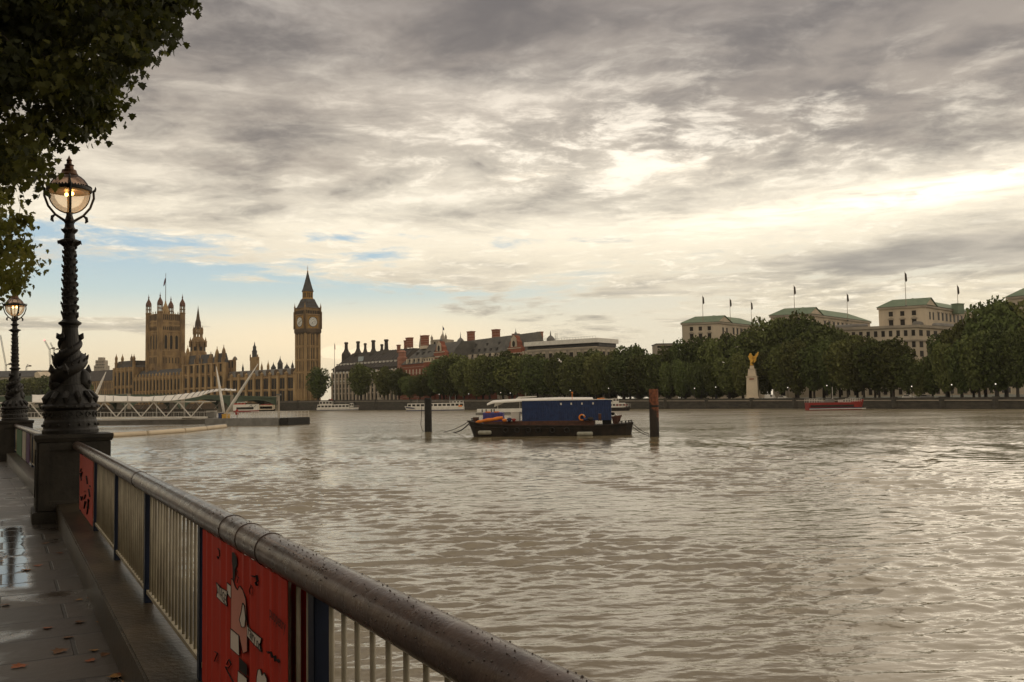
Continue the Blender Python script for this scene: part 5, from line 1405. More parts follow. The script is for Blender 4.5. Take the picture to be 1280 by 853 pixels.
# ------------------------------------------------------------------ column with the gilded eagle
def memorial():
    fc = Facade(925, 376, 957, 372, 0); yc = 4.0
    X = lambda px, py=490: fc.pt(px, py, yc)[0]; Z = lambda py, px=941: fc.pt(px, py, yc)[1]
    root = empty('memorial_column', fc.world(X(941), yc, 0), fc.rz, 'pale stone memorial column carrying a gilded eagle, on the river wall', 'monument')
    m = F/376
    x0 = X(941)
    def blk(name, wt, wb, y0, y1, mat, par=None, dep=.8):
        a, b_ = wb/m/2, wt/m/2; z0, z1 = Z(y1), Z(y0)
        o = MB().hexa([(-a,-a*dep,z0),(a,-a*dep,z0),(a,a*dep,z0),(-a,a*dep,z0)], [(-b_,-b_*dep,z1),(b_,-b_*dep,z1),(b_,b_*dep,z1),(-b_,b_*dep,z1)]).build(name, mat, par or root); return o
    P = M_['portland_pale']
    MB().box(-5.5,5.5,-3.2,2.6,-1,Z(505)).build('river_steps', M_['dark_wall'], root)
    mb = MB()
    for i in range(5): mb.box(5.5+i*.7,6.2+i*.7,-3.0,0,-1,Z(505)-.55*i-.3)
    mb.box(-10,-5.5,-2.4,1,-1,Z(507.2)); mb.build('stair', M_['dark_wall'], root)
    blk('base_block', 16.5, 17, 496, 504.8, P); s = blk('shaft', 13.0, 14.2, 472, 495.98, P)
    blk('cornice', 14.8, 13.6, 470.2, 471.98, P); blk('upper_stage', 8.6, 10.5, 462.5, 470.18, P); blk('upper_cornice', 9.6, 8.8, 461.2, 462.48, P); blk('neck', 4.6, 5.4, 457.4, 461.18, P)
    MB().box(-.9,.9,-14.6/m/2*.8*.99-.03,-1,Z(474.8),Z(473.2)).build('carved_badge', M_['brick_pale'], s)
    G = M_['gold']; zb = Z(457.4); u = 1/m
    def q(px, py): return ((px-941)/m, Z(py))
    eg = MB(); eg.sphere((0,0,0), 1, 14, 10); eg.xf(lambda p: Vector((p.x*2.3*u+ .25*p.z, p.y*.75, p.z*4.6*u+Z(452.8))))
    body = eg.build('eagle', G, root, smooth=True, label='gilded eagle with raised wings')
    mb = MB().sphere((q(943,446.8)[0], -.35, q(943,446.8)[1]), 1.0*u*1.2, 10, 8); mb.tube([(q(943.4,447)[0],-.5,q(943,447)[1]),(q(945.6,447.6)[0],-.8,q(945,447.8)[1])], [.22,.03], 6); mb.build('head', G, body, smooth=True)
    w1 = [q(*p) for p in ((940.6,453),(938.0,449.5),(937.4,445),(938.6,442),(940.4,441.6),(942.0,444.5),(942.2,449))]
    w2 = [q(*p) for p in ((941.8,453.5),(942.8,448.5),(945,445),(947,442.6),(949.2,440.6),(948.8,443),(946.9,446),(946.2,450),(944.6,453.4))]
    for w_, y in ((w1, -.25), (w2, .25)):
        mb = MB().slabpoly(w_, y-.14, y+.14)
        for i in range(2, len(w_)-1): mb.bar((w_[0][0], y, w_[0][1]), (w_[i][0], y, w_[i][1]), .16, .5)
        mb.build('wing', G, body)
    MB().lathe([(.62,0),(.75,.25),(.72,.6),(.4,.85)], (0,0,zb), 12).build('globe_foot', G, body)
memorial()
# ------------------------------------------------------------------ helpers for buildings
def fac_pts(A, B, z0):
    f = Facade.__new__(Facade); f.o = Vector((A.x, A.y, z0)); f.L = math.hypot(B.x-A.x, B.y-A.y); f.rz = math.atan2(B.y-A.y, B.x-A.x); f.z0 = z0
    f.ex = Vector((math.cos(f.rz), math.sin(f.rz), 0)); f.ey = Vector((-f.ex.y, f.ex.x, 0)); return f
def pinnacle(mb, x, y, z0, z1, r, n=6):
    h = z1-z0
    mb.lathe([(r,0),(r,h*.45),(r*1.25,h*.47),(r*1.2,h*.52),(r*.75,h*.60),(r*.25,h*.85),(r*.06,h)], (x,y,z0), n)
def turret(root, x, y, z0, z1, r, m='stone', n=8, name='turret'):
    h = z1-z0
    MB().lathe([(r,0),(r,h*.55),(r*1.12,h*.56),(r*1.12,h*.60),(r*.85,h*.61),(r*.85,h*.74),(r*1.05,h*.75),(r*.8,h*.83),(r*.35,h*.9),(r*.12,h*.94),(r*.22,h*.955),(r*.05,h)], (x,y,z0), n).build(name, M_[m], root)
def gable_roof(mb, x0, x1, y0, y1, ze, zr, hipL=0.0, hipR=0.0):
    ym = (y0+y1)/2
    v = [(x0,y0,ze),(x1,y0,ze),(x1,y1,ze),(x0,y1,ze),(x0+hipL,ym,zr),(x1-hipR,ym,zr)]
    mb._add(v, [(0,1,5,4),(2,3,4,5),(0,4,3),(1,2,5),(0,3,2,1)]); return mb

# ------------------------------------------------------------------ clock tower
def clock_tower():
    d = 702; sc = d/F; x, y = ground_xy(384.9, d); hy = hor(384.9)
    z = lambda py: 5+(hy-py)*sc
    root = empty('clock_tower', (x, y, 0), R(45.5), 'tall Gothic clock tower with white dials and pointed spire', 'tower')
    S, SD, G = M_['stone'], M_['stone_dark'], M_['gold_stone']
    q = lambda h: h*math.sqrt(2)
    hs, hc = 6.35, 6.95
    sq = lambda prof, m, name, par=root: MB().lathe([(q(a), b) for a, b in prof], n=4, rot=math.pi/4).build(name, m, par)
    z417, z412, z395, z388, z385 = z(417), z(411.8), z(395.2), z(388), z(385.6)
    body = sq([(hs,5),(hs,z417)], S, 'shaft')
    mb = MB()
    for f in range(4):
        c, s = math.cos(f*math.pi/2), math.sin(f*math.pi/2); g = MB()
        for t in (-1, -.36, .36, 1):
            w = .95 if abs(t) == 1 else .5
            g.box(t*(hs-.3)-w, t*(hs-.3)+w, -hs-.38, -hs+.2, 6, z417-.1)
        for k in range(7):
            xx = -hs+hs*2*(k+.5)/7; g.box(xx-.14, xx+.14, -hs-.2, -hs+.1, 8, z417-1)
        for py in (433.5, 450.6, 466): g.box(-hs-.5, hs+.5, -hs-.5, -hs+.2, z(py)-.35, z(py)+.35)
        g.xf(lambda p: Vector((p.x*c-p.y*s, p.x*s+p.y*c, p.z))); mb.merge(g)
    mb.build('pilaster', M_['stone_pier'], body)
    mb = MB()
    for f in range(4):
        c, s = math.cos(f*math.pi/2), math.sin(f*math.pi/2); g = MB()
        for t in (-.62, -.17, .17, .62):
            for (a, b_) in ((419, 432), (435.5, 449), (452.5, 464), (468, 486)): g.box(t*hs-.5, t*hs+.5, -hs-.1, -hs+.1, z(b_), z(a))
        g.xf(lambda p: Vector((p.x*c-p.y*s, p.x*s+p.y*c, p.z))); mb.merge(g)
    mb.build('window', M_['stone_dark'], body)
    sq([(hs+.1,z417-1.2),(hc+.35,z417+.6),(hc+.35,z412-.3),(hc,z412)], SD, 'corbel')
    stage = sq([(hc,z412),(hc,z395),(hc+.5,z395+.2),(hc+.5,z395+.9),(hc-.1,z395+1.2)], S, 'clock_stage')
    sq([(hc-.3,z395+1.1),(hc-.3,z388+1.4),(hc+.2,z388+1.6),(hc+.25,z385)], S, 'belfry')
    dz = z(403.1); dr = 3.75
    for f in (0, 1, 2, 3):
        c, s = math.cos(f*math.pi/2), math.sin(f*math.pi/2); rot = lambda p: Vector((p.x*c-p.y*s, p.x*s+p.y*c, p.z))
        def disc(r0, r1, yy, th):   # ring in the x-z plane
            g = MB(); n = 40
            for k in range(n):
                a, e = 2*math.pi*k/n, 2*math.pi*(k+1)/n
                if r0 <= 0: g.slabpoly([(0,dz),(r1*math.cos(a),dz+r1*math.sin(a)),(r1*math.cos(e),dz+r1*math.sin(e))], yy-th, yy)
                else: g.slabpoly([(r0*math.cos(a),dz+r0*math.sin(a)),(r1*math.cos(a),dz+r1*math.sin(a)),(r1*math.cos(e),dz+r1*math.sin(e)),(r0*math.cos(e),dz+r0*math.sin(e))], yy-th, yy)
            return g
        fr = MB().box(-dr-.9, dr+.9, -hc-.12, -hc+.05, dz-dr-.9, dz+dr+.9); fr.xf(rot); fr = fr.build('dial_surround', G, stage)
        g = disc(0, dr, -hc-.13, .08); g.xf(rot); dial = g.build('dial', M_['dial'], stage)
        g = disc(dr-.28, dr+.18, -hc-.20, .06)
        for k in range(12):
            a = math.pi/6*k; g.bar((math.sin(a)*dr*.72, -hc-.235, dz+math.cos(a)*dr*.72), (math.sin(a)*dr*.95, -hc-.235, dz+math.cos(a)*dr*.95), .30, .03)
        for k in range(48):
            a = math.pi/24*k; g.bar((math.sin(a)*dr*.40, -hc-.225, dz+math.cos(a)*dr*.40), (math.sin(a)*dr*.50, -hc-.225, dz+math.cos(a)*dr*.50), .10, .02)
        for k in range(12):
            a = math.pi/6*(k+.5); g.bar((math.sin(a)*dr*.45, -hc-.225, dz+math.cos(a)*dr*.45), (math.sin(a)*dr*.7, -hc-.225, dz+math.cos(a)*dr*.7), .05, .02)
        g.xf(rot); g.build('numeral_ring', M_['slate'], dial)
        g = MB()
        a = R(216); g.bar((0,-hc-.30,dz), (math.sin(a)*1.9,-hc-.30,dz+math.cos(a)*1.9), .55, .06)
        g.xf(rot); g.build('hour_hand', M_['black_iron'], dial)
        g = MB(); a = R(72); g.bar((-math.sin(a)*.8,-hc-.38,dz-math.cos(a)*.8), (math.sin(a)*3.3,-hc-.38,dz+math.cos(a)*3.3), .32, .06)
        g.xf(rot); g.build('minute_hand', M_['black_iron'], dial)
    mb = MB(); mbw = MB()
    for f in range(4):
        c, s = math.cos(f*math.pi/2), math.sin(f*math.pi/2); g = MB(); h = MB()
        for k in range(8): xx = -hc*.78+hc*1.56*k/7; h.box(xx-.45, xx+.45, -hc+.1, -hc+.4, z(393.6), z(388.9))
        for t in (-1, 1): g.box(t*hc-.75, t*hc+.75, -hc-.75, -hc+.75, z412, z(390)); pinnacle(g, t*hc, -hc, z(390), z(378.5), .55)
        for gg, m2 in ((g, mb), (h, mbw)): gg.xf(lambda p: Vector((p.x*c-p.y*s, p.x*s+p.y*c, p.z))); m2.merge(gg)
    mb.build('corner_pinnacle', S, stage); mbw.build('belfry_opening', M_['window'], stage)
    k = sc/1.385
    sq([(hc+.2,z385-.05),(13.6*k,z385+.8),(11.0*k,z(379.5)),(8.4*k,z(374))], M_['slate'], 'lower_roof')
    mb = MB()
    for f in range(4):
        c, s = math.cos(f*math.pi/2), math.sin(f*math.pi/2); g = MB()
        for (py, n, w) in ((383, 5, .7), (379, 4, .6)):
            hw = {383: 12.3, 379: 10.6}[py]*k
            for i in range(n): xx = -hw*.7+hw*1.4*i/(n-1); g.box(xx-w/2, xx+w/2, -hw-.25, -hw+1, z(py+1), z(py-1))
        g.xf(lambda p: Vector((p.x*c-p.y*s, p.x*s+p.y*c, p.z))); mb.merge(g)
    mb.build('roof_vent', M_['stone_dark'], root)
    lan = sq([(7.9*k,z(373.8)),(6.5*k,z(372.8)),(6.5*k,z(365)),(7.4*k,z(364.4))], G, 'lantern')
    mb = MB()
    for f in range(4):
        c, s = math.cos(f*math.pi/2), math.sin(f*math.pi/2); g = MB()
        for t in (-.6, 0, .6): g.box(t*6.5*k-.42, t*6.5*k+.42, -6.5*k-.08, -6.5*k+.1, z(371.8), z(366))
        g.xf(lambda p: Vector((p.x*c-p.y*s, p.x*s+p.y*c, p.z))); mb.merge(g)
    mb.build('lantern_opening', M_['window'], lan)
    sq([(7.5*k,z(364.3)),(5.9*k,z(360)),(4.2*k,z(354)),(2.5*k,z(347.5)),(1.1*k,z(341.5)),(.3*k,z(338))], M_['slate'], 'spire')
    mb = MB(); mb.sphere((0,0,z(338.8)), .62, 8, 6); mb.tube([(0,0,z(338)),(0,0,z(330.6))], [.2,.07], 6); mb.bar((-.9,0,z(334.4)),(.9,0,z(334.4)),.14); mb.bar((0,-.9,z(334.4)),(0,.9,z(334.4)),.14)
    mb.build('finial', M_['gold_stone'], root)
clock_tower()

M_['cap_brown'] = pmat('brown_turret_cap', (.17,.085,.055), (.10,.055,.04), .6, .8)
# ------------------------------------------------------------------ square flag tower
def flag_tower():
    d = 890; sc = d/F; x, y = ground_xy(206, d); hy = hor(206); z = lambda py: 5+(hy-py)*sc
    root = empty('flag_tower', (x, y, 0), R(47.8), 'massive square Gothic tower with four corner turrets and a flagpole', 'tower')
    h = 11.3; S = M_['stone']; q = math.sqrt(2)
    body = MB().lathe([(h*q,5),(h*q,z(395)),(h*q+.5,z(394.6)),(h*q+.5,z(393.4))], n=4, rot=math.pi/4).build('tower_wall', S, root)
    wn, pl, dk = MB(), MB(), MB()
    for f in range(4):
        c, s = math.cos(f*math.pi/2), math.sin(f*math.pi/2); rot = lambda p: Vector((p.x*c-p.y*s, p.x*s+p.y*c, p.z))
        a, b_, e = MB(), MB(), MB()
        for t in (-.42, 0, .42):
            X = t*h*1.15
            pts = [(X-1.35,z(437)),(X+1.35,z(437)),(X+1.35,z(422.5)),(X+.8,z(420.8)),(X,z(420)),(X-.8,z(420.8)),(X-1.35,z(422.5))]
            a.slabpoly(pts, -h-.12, -h+.1)
            b_.box(X-1.35-.75, X-1.35-.15, -h-.5, -h+.1, z(440), z(418)); b_.box(X+1.5, X+2.1, -h-.5, -h+.1, z(440), z(418))
        for py0, py1, n in ((401, 394.6, 9), (413.6, 409.6, 9), (455, 448, 6)):
            for i in range(n): X = -h*.7+h*1.4*i/(n-1); e.box(X-.55, X+.55, -h-.2, -h+.1, z(py0), z(py1))
        for py in (403, 407.5, 415.2, 439.5, 446): b_.box(-h, h, -h-.35, -h+.1, z(py)-.35, z(py)+.35)
        for m2, g in ((wn, a), (pl, b_), (dk, e)): g.xf(rot); m2.merge(g)
    wn.build('window', M_['window'], body); pl.build('stone_band', M_['stone_pier'], body); dk.build('panel', M_['stone_dark'], body)
    for sx, sy in ((-1,-1),(1,-1),(1,1),(-1,1)):
        t = empty('corner_turret', (sx*h, sy*h, 0)); t.parent = root
        MB().lathe([(2.75,5),(2.75,z(393)),(3.0,z(392.6)),(3.0,z(391.6)),(2.6,z(391))], n=8).build('turret_wall', M_['stone'], t)
        mb = MB()
        for k in range(8):
            a = 2*math.pi*k/8; mb.tube([(2.3*math.cos(a),2.3*math.sin(a),z(391.2)),(2.3*math.cos(a),2.3*math.sin(a),z(383))], .42, 5)
        mb.lathe([(2.7,z(387.4)),(2.9,z(387)),(2.7,z(386.6))], n=8); mb.build('open_arcade', M_['stone'], t)
        MB().lathe([(2.5,z(383.2)),(2.85,z(382.6)),(2.7,z(379.6)),(2.0,z(377.4)),(1.0,z(375)),(.45,z(372.8)),(.75,z(371.6)),(.3,z(370.4)),(.06,z(367.2))], n=8).build('turret_cap', M_['cap_brown'], t)
    MB().lathe([(4.2,z(393.4)),(3.4,z(388)),(2.2,z(383)),(.9,z(379)),(.5,z(376))], n=8).build('flag_stage', M_['stone_pier'], root)
    MB().tube([(0,0,z(393)),(0,0,z(341))], [.42,.22], 8).build('flagpole', M_['grey_steel'], root)
    mb = MB(); P = [(0,z(346.5)),(-1.1,z(348.5)),(-2.1,z(354)),(-2.3,z(358)),(-1.2,z(356.5)),(-.2,z(352))]; mb.slabpoly(P, -.08, .08); fl = mb.build('flag', M_['boat_blue'], root)
    mb = MB(); mb.slabpoly([(-.3,z(348)),(-1.9,z(356.4)),(-2.3,z(356)),(-.5,z(347.4))], -.11, .11); mb.build('red_cross', M_['red'], fl)
    mb = MB()
    for t in (-.55,-.2,.2,.55):
        for f in range(4):
            c, s = math.cos(f*math.pi/2), math.sin(f*math.pi/2); g = MB(); pinnacle(g, t*h*1.1, -h, z(393.4), z(389.5), .4); g.xf(lambda p: Vector((p.x*c-p.y*s, p.x*s+p.y*c, p.z))); mb.merge(g)
    mb.build('parapet_pinnacle', M_['stone'], root)
flag_tower()

def central_spire():
    d = 850; sc = d/F; x, y = ground_xy(247, d); hy = hor(247); z = lambda py: 5+(hy-py)*sc
    root = empty('spire_tower', (x, y, 0), R(20), 'octagonal Gothic spire between the flag tower and the clock tower', 'tower')
    S = M_['stone']; p = sc
    MB().lathe([(10.5*p,20),(10.5*p,z(441)),(9.2*p,z(440)),(9.0*p,z(429)),(9.5*p,z(428.4)),(7.6*p,z(425)),(5.6*p,z(421.5))], n=8).build('drum', S, root)
    st = MB()
    for k in range(8):
        a = 2*math.pi*k/8; r = 4.6*p; st.tube([(r*math.cos(a),r*math.sin(a),z(422)),(r*math.cos(a),r*math.sin(a),z(411.5))], .85, 5)
    st.lathe([(5.2*p,z(417)),(5.3*p,z(416.4)),(5.2*p,z(415.8))], n=8); st.build('open_lantern', S, root)
    MB().lathe([(5.2*p,z(412)),(5.4*p,z(411)),(3.9*p,z(408.5)),(3.4*p,z(404)),(3.5*p,z(403.4)),(2.3*p,z(399)),(1.2*p,z(391)),(.4*p,z(385)),(.08*p,z(382))], n=8).build('spire', M_['stone_dark'], root)
    mb = MB()
    for k in range(8):
        a = 2*math.pi*k/8+.39
        pinnacle(mb, 9.8*p*math.cos(a), 9.8*p*math.sin(a), z(434), z(421.5), 1.1); pinnacle(mb, 5.9*p*math.cos(a), 5.9*p*math.sin(a), z(418), z(407), .6)
    mb.build('pinnacle', S, root)
    mb = MB()
    for k in range(8):
        a = 2*math.pi*(k+.5)/8; c, s = math.cos(a), math.sin(a); r = 9.05*p*math.cos(math.pi/8)
        g = MB().box(-1.3,1.3,-.1,.12,z(439),z(430.5)); g.xf(lambda v: Vector((-(v.y+r)*s*0+ (r+v.y)*c - v.x*s, (r+v.y)*s + v.x*c, v.z))); mb.merge(g)
    mb.build('window', M_['window'], root)
central_spire()

# ------------------------------------------------------------------ river palace
def palace():
    fc = Facade(142.5, 918, 369, 712, 0); root = fc.root('gothic_palace', 'long honey-coloured Gothic palace front below its three towers', 'building')
    X = lambda px, y=0, py=480: fc.pt(px, py, y)[0]
    def Z(px, py, y=0): return fc.pt(px, py, y)[1]
    S, D, PR = M_['stone'], M_['stone_dark'], M_['stone_pier']
    def wall(pl, pr, ytop, yback=0, dep=16, name='wall', m=S, ybot=None):
        mid = (pl+pr)/2; zt = Z(mid, ytop, yback); MB().box(X(pl,yback), X(pr,yback), yback, yback+dep, 4 if ybot is None else Z(mid, ybot, yback), zt).build(name, m, root); return zt
    def bays(pl, pr, n, ztop, zb=5, wins=((.12,.46),(.54,.88)), proud=1.0, pin=2.5, ww=.56):
        x0, x1 = X(pl), X(pr); w = (x1-x0)/n
        for i in range(n+1):
            x = x0+w*i; mb = MB(); mb.box(x-w*.13, x+w*.13, -proud, .1, zb, ztop+.2)
            if pin: pinnacle(mb, x, -proud*.4, ztop+.1, ztop+pin, w*.10+.2)
            mb.build('buttress', PR, root)
        for (a, b_) in wins:
            mb = MB()
            for i in range(n): x = x0+w*(i+.5); mb.box(x-w*ww/2, x-w*.03, -.18, .1, zb+(ztop-zb)*a, zb+(ztop-zb)*b_); mb.box(x+w*.03, x+w*ww/2, -.18, .1, zb+(ztop-zb)*a, zb+(ztop-zb)*b_)
            mb.build('window_row', M_['window'], root)
        mb = MB()
        for t in (.5, .93): mb.box(x0, x1, -proud*.55, .1, zb+(ztop-zb)*t-.45, zb+(ztop-zb)*t+.35)
        mb.build('string_course', PR, root)
    # south pavilion
    zt = wall(142.5, 167, 459.8); bays(142.5, 167, 5, zt, pin=0)
    zr = Z(155, 451.5); MB().lathe([(1,0),(.86,.35),(.80,1)], n=4, rot=math.pi/4).xf(lambda p: Vector(((X(142.5)+X(167))/2+p.x*(X(167)-X(142.5))/2*1.36, 8+p.y*10.8, zt+p.z*(zr-zt)))).build('roof', M_['slate_brown'], root)
    for px in (143.8, 149, 160.5, 166): turret(root, X(px), 1 if px in (143.8,166) else 3, zt-8, Z(px, 442.5), 1.55, 'stone')
    # long low range
    zt = wall(167, 231, 470); bays(167, 231, 15, zt, wins=((.08,.42),(.50,.86)), pin=3)
    mb = MB(); gable_roof(mb, X(167), X(231), 1.5, 15, zt, Z(199, 462.5, 8), 0, 0); mb.build('roof', M_['slate'], root)
    mb = MB()
    for px in np.arange(170, 194, 4.1): pinnacle(mb, X(px,8), 8, Z(px,464,8), Z(px,458.5,8), .9)
    mb.build('ridge_pinnacle', S, root)
    # block before the flag tower
    zt = wall(192, 219.5, 454.5, 34, 20, 'wall')
    x0, x1 = X(192,34), X(219.5,34); mb = MB(); w = x1-x0
    for i in range(3): x = x0+w*(i+.5)/3; mb.box(x-w*.09, x+w*.09, 33.85, 34.1, zt-15, zt-4)
    mb.build('window', M_['window'], root)
    mb = MB(); mb.box(x0+1,x1-1,36,50,zt-.1,Z(205,445,36)); mb.build('upper_wall', S, root); mb = MB()
    for i in range(2): x = x0+w*(i+.5)/2; mb.box(x-w*.17, x+w*.17, 35.85, 36.1, zt+.6, Z(205,446,36)-.8)
    mb.build('belfry_opening', M_['window'], root)
    mb = MB()
    for i in range(5): mb.box(x0+w*i/4-1, x0+w*i/4+1, 33.2, 34.1, 10, zt+1)
    mb.build('buttress', PR, root)
    # north pavilion, higher with dark roofs
    zt = wall(229.5, 280.8, 455, -2, 3); wall(229.5, 268, 455.2, 1, 8); x0, x1 = X(229.5,-2), X(280.8,-2); n = 7; w = (x1-x0)/n
    for i in range(n+1): MB().box(x0+w*i-w*.15, x0+w*i+w*.15, -3.2, -1.9, 5, zt+.3).build('buttress', PR, root)
    for (a, b_) in ((456.5,466),(471,484),(487,494)):
        mb = MB()
        for i in range(n): x = x0+w*(i+.5); mb.box(x-w*.26, x-w*.03, -2.2, -1.9, Z(255,b_,-2), Z(255,a,-2)); mb.box(x+w*.03, x+w*.26, -2.2, -1.9, Z(255,b_,-2), Z(255,a,-2))
        mb.build('window_row', M_['window'], root)
    mb = MB()
    for py in (468.5, 485.5, 455.4): mb.box(x0, x1, -2.8, -1.9, Z(255,py,-2)-.4, Z(255,py,-2)+.4)
    mb.build('string_course', PR, root)
    zr = Z(255, 443.5, 0)
    for a, c in ((230.5, 246), (247.5, 263), (264.5, 280)):
        mb = MB(); xa, xc = X(a,-2), X(c,-2); mb.hexa([(xa,-1.5,zt),(xc,-1.5,zt),(xc,2.4,zt),(xa,2.4,zt)], [(xa+1.6,.2,zr),(xc-1.6,.2,zr),(xc-1.6,1.2,zr),(xa+1.6,1.2,zr)]); mb.build('roof', M_['slate'], root)
        mb = MB(); m_ = (xa+xc)/2
        for t in (-.28, .28): mb.box(m_+t*(xc-xa)-.9, m_+t*(xc-xa)+.9, -1.6, .8, zt+.4, zt+(zr-zt)*.55)
        mb.build('dormer', S, root)
    for px, tp in ((230.3,436.5),(234.5,431.5),(246.5,439.5),(263.5,439.5),(271.2,433),(279.6,431)): turret(root, X(px,-1), -1, zt-12, Z(px,tp,-1), 1.7, 'stone')
    # north range up to the clock tower
    zt = wall(280.8, 369, 470.2); bays(280.8, 369, 9, zt, wins=((.10,.44),(.50,.88)), pin=3, ww=.62)
    x0, x1 = X(280.8), X(369); zr = Z(325, 462.8, 5)
    mb = MB(); mb.hexa([(x0,1.2,zt),(x1,1.2,zt),(x1,16,zt),(x0,16,zt)], [(x0,4.5,zr),(x1,4.5,zr),(x1,12,zr),(x0,12,zr)]); mb.build('roof', M_['lead'], root)
    mb = MB()
    for i in range(9): x = x0+(x1-x0)*(i+.5)/9; mb.box(x-1.1, x+1.1, .6, 4, zt, zt+2.6); mb._add([(x-1.3,.5,zt+2.6),(x+1.3,.5,zt+2.6),(x,.5,zt+4.4),(x-1.3,4.4,zt+2.6),(x+1.3,4.4,zt+2.6),(x,4.4,zt+4.4)],[(0,1,2),(5,4,3),(0,2,5,3),(1,4,5,2),(0,3,4,1)])
    mb.build('dormer', M_['stone_dark'], root)
    yb = 22.0
    # turrets and lanterns showing over the roof
    z0 = zr-6
    zt2 = Z(288.5,450,yb); MB().box(X(283.6,yb), X(293.4,yb)-2.6, yb, yb+3, z0, zt2).build('stair_block', S, root)
    mb = MB()
    for t in (.3,.7): x = X(283.6,yb)+(X(293.4,yb)-X(283.6,yb))*t; mb.box(x-.9,x+.9,yb-.15,yb+.1,zt2-7,zt2-1.2)
    mb.build('window', M_['window'], root)
    for px in (284.1, 293.0): turret(root, X(px,yb), yb, zt2-4, Z(px,445.8,yb), .65, 'stone')
    MB().lathe([(2.2,0),(2.0,1.2),(1.2,2.4),(.2,3.2)], (X(288.5,yb),yb+4,zt2), 8).build('cupola', M_['lead'], root)
    zt3 = Z(317.4,446.5,yb); MB().box(X(312.4,yb), X(322.4,yb)-2.6, yb, yb+3, z0, zt3).build('lantern_base', PR, root)
    for px in (312.8, 322.0): turret(root, X(px,yb), yb, zt3-3, Z(px,442.5,yb), .55, 'stone')
    MB().lathe([(2.1,0),(2.1,4.6),(2.4,4.8),(1.5,6.2),(1.45,8.4),(1.6,8.7),(.7,10),(.12,Z(317.4,427.5,yb)-zt3)], (X(317,yb)-1.0,yb+1.5,zt3), 8).build('lantern', M_['slate'], root)
    for px, py, w, m in ((301,453,.9,'slate'),(324.6,451.5,1.0,'stone'),(332.6,449.5,1.1,'stone'),(339.2,452.6,2.1,'slate'),(347.6,445,2.2,'slate'),(356,453,2.1,'slate'),(363,450.5,1.2,'slate'),(367,460,1.0,'slate')):
        zt4 = Z(px,py,yb); h = zt4-z0
        MB().lathe([(w,0),(w,h*.62),(w*1.12,h*.63),(w*.75,h*.72),(w*.35,h*.82),(w*.12,h*.9),(w*.05,h)], (X(px,yb),yb+2,z0), 8).build('turret', M_[m], root)
    # terrace wall in the river
    MB().box(X(142.5), X(352), -9, -.1, -2, 6.3).build('river_terrace', M_['stone_dark'], root)
palace()

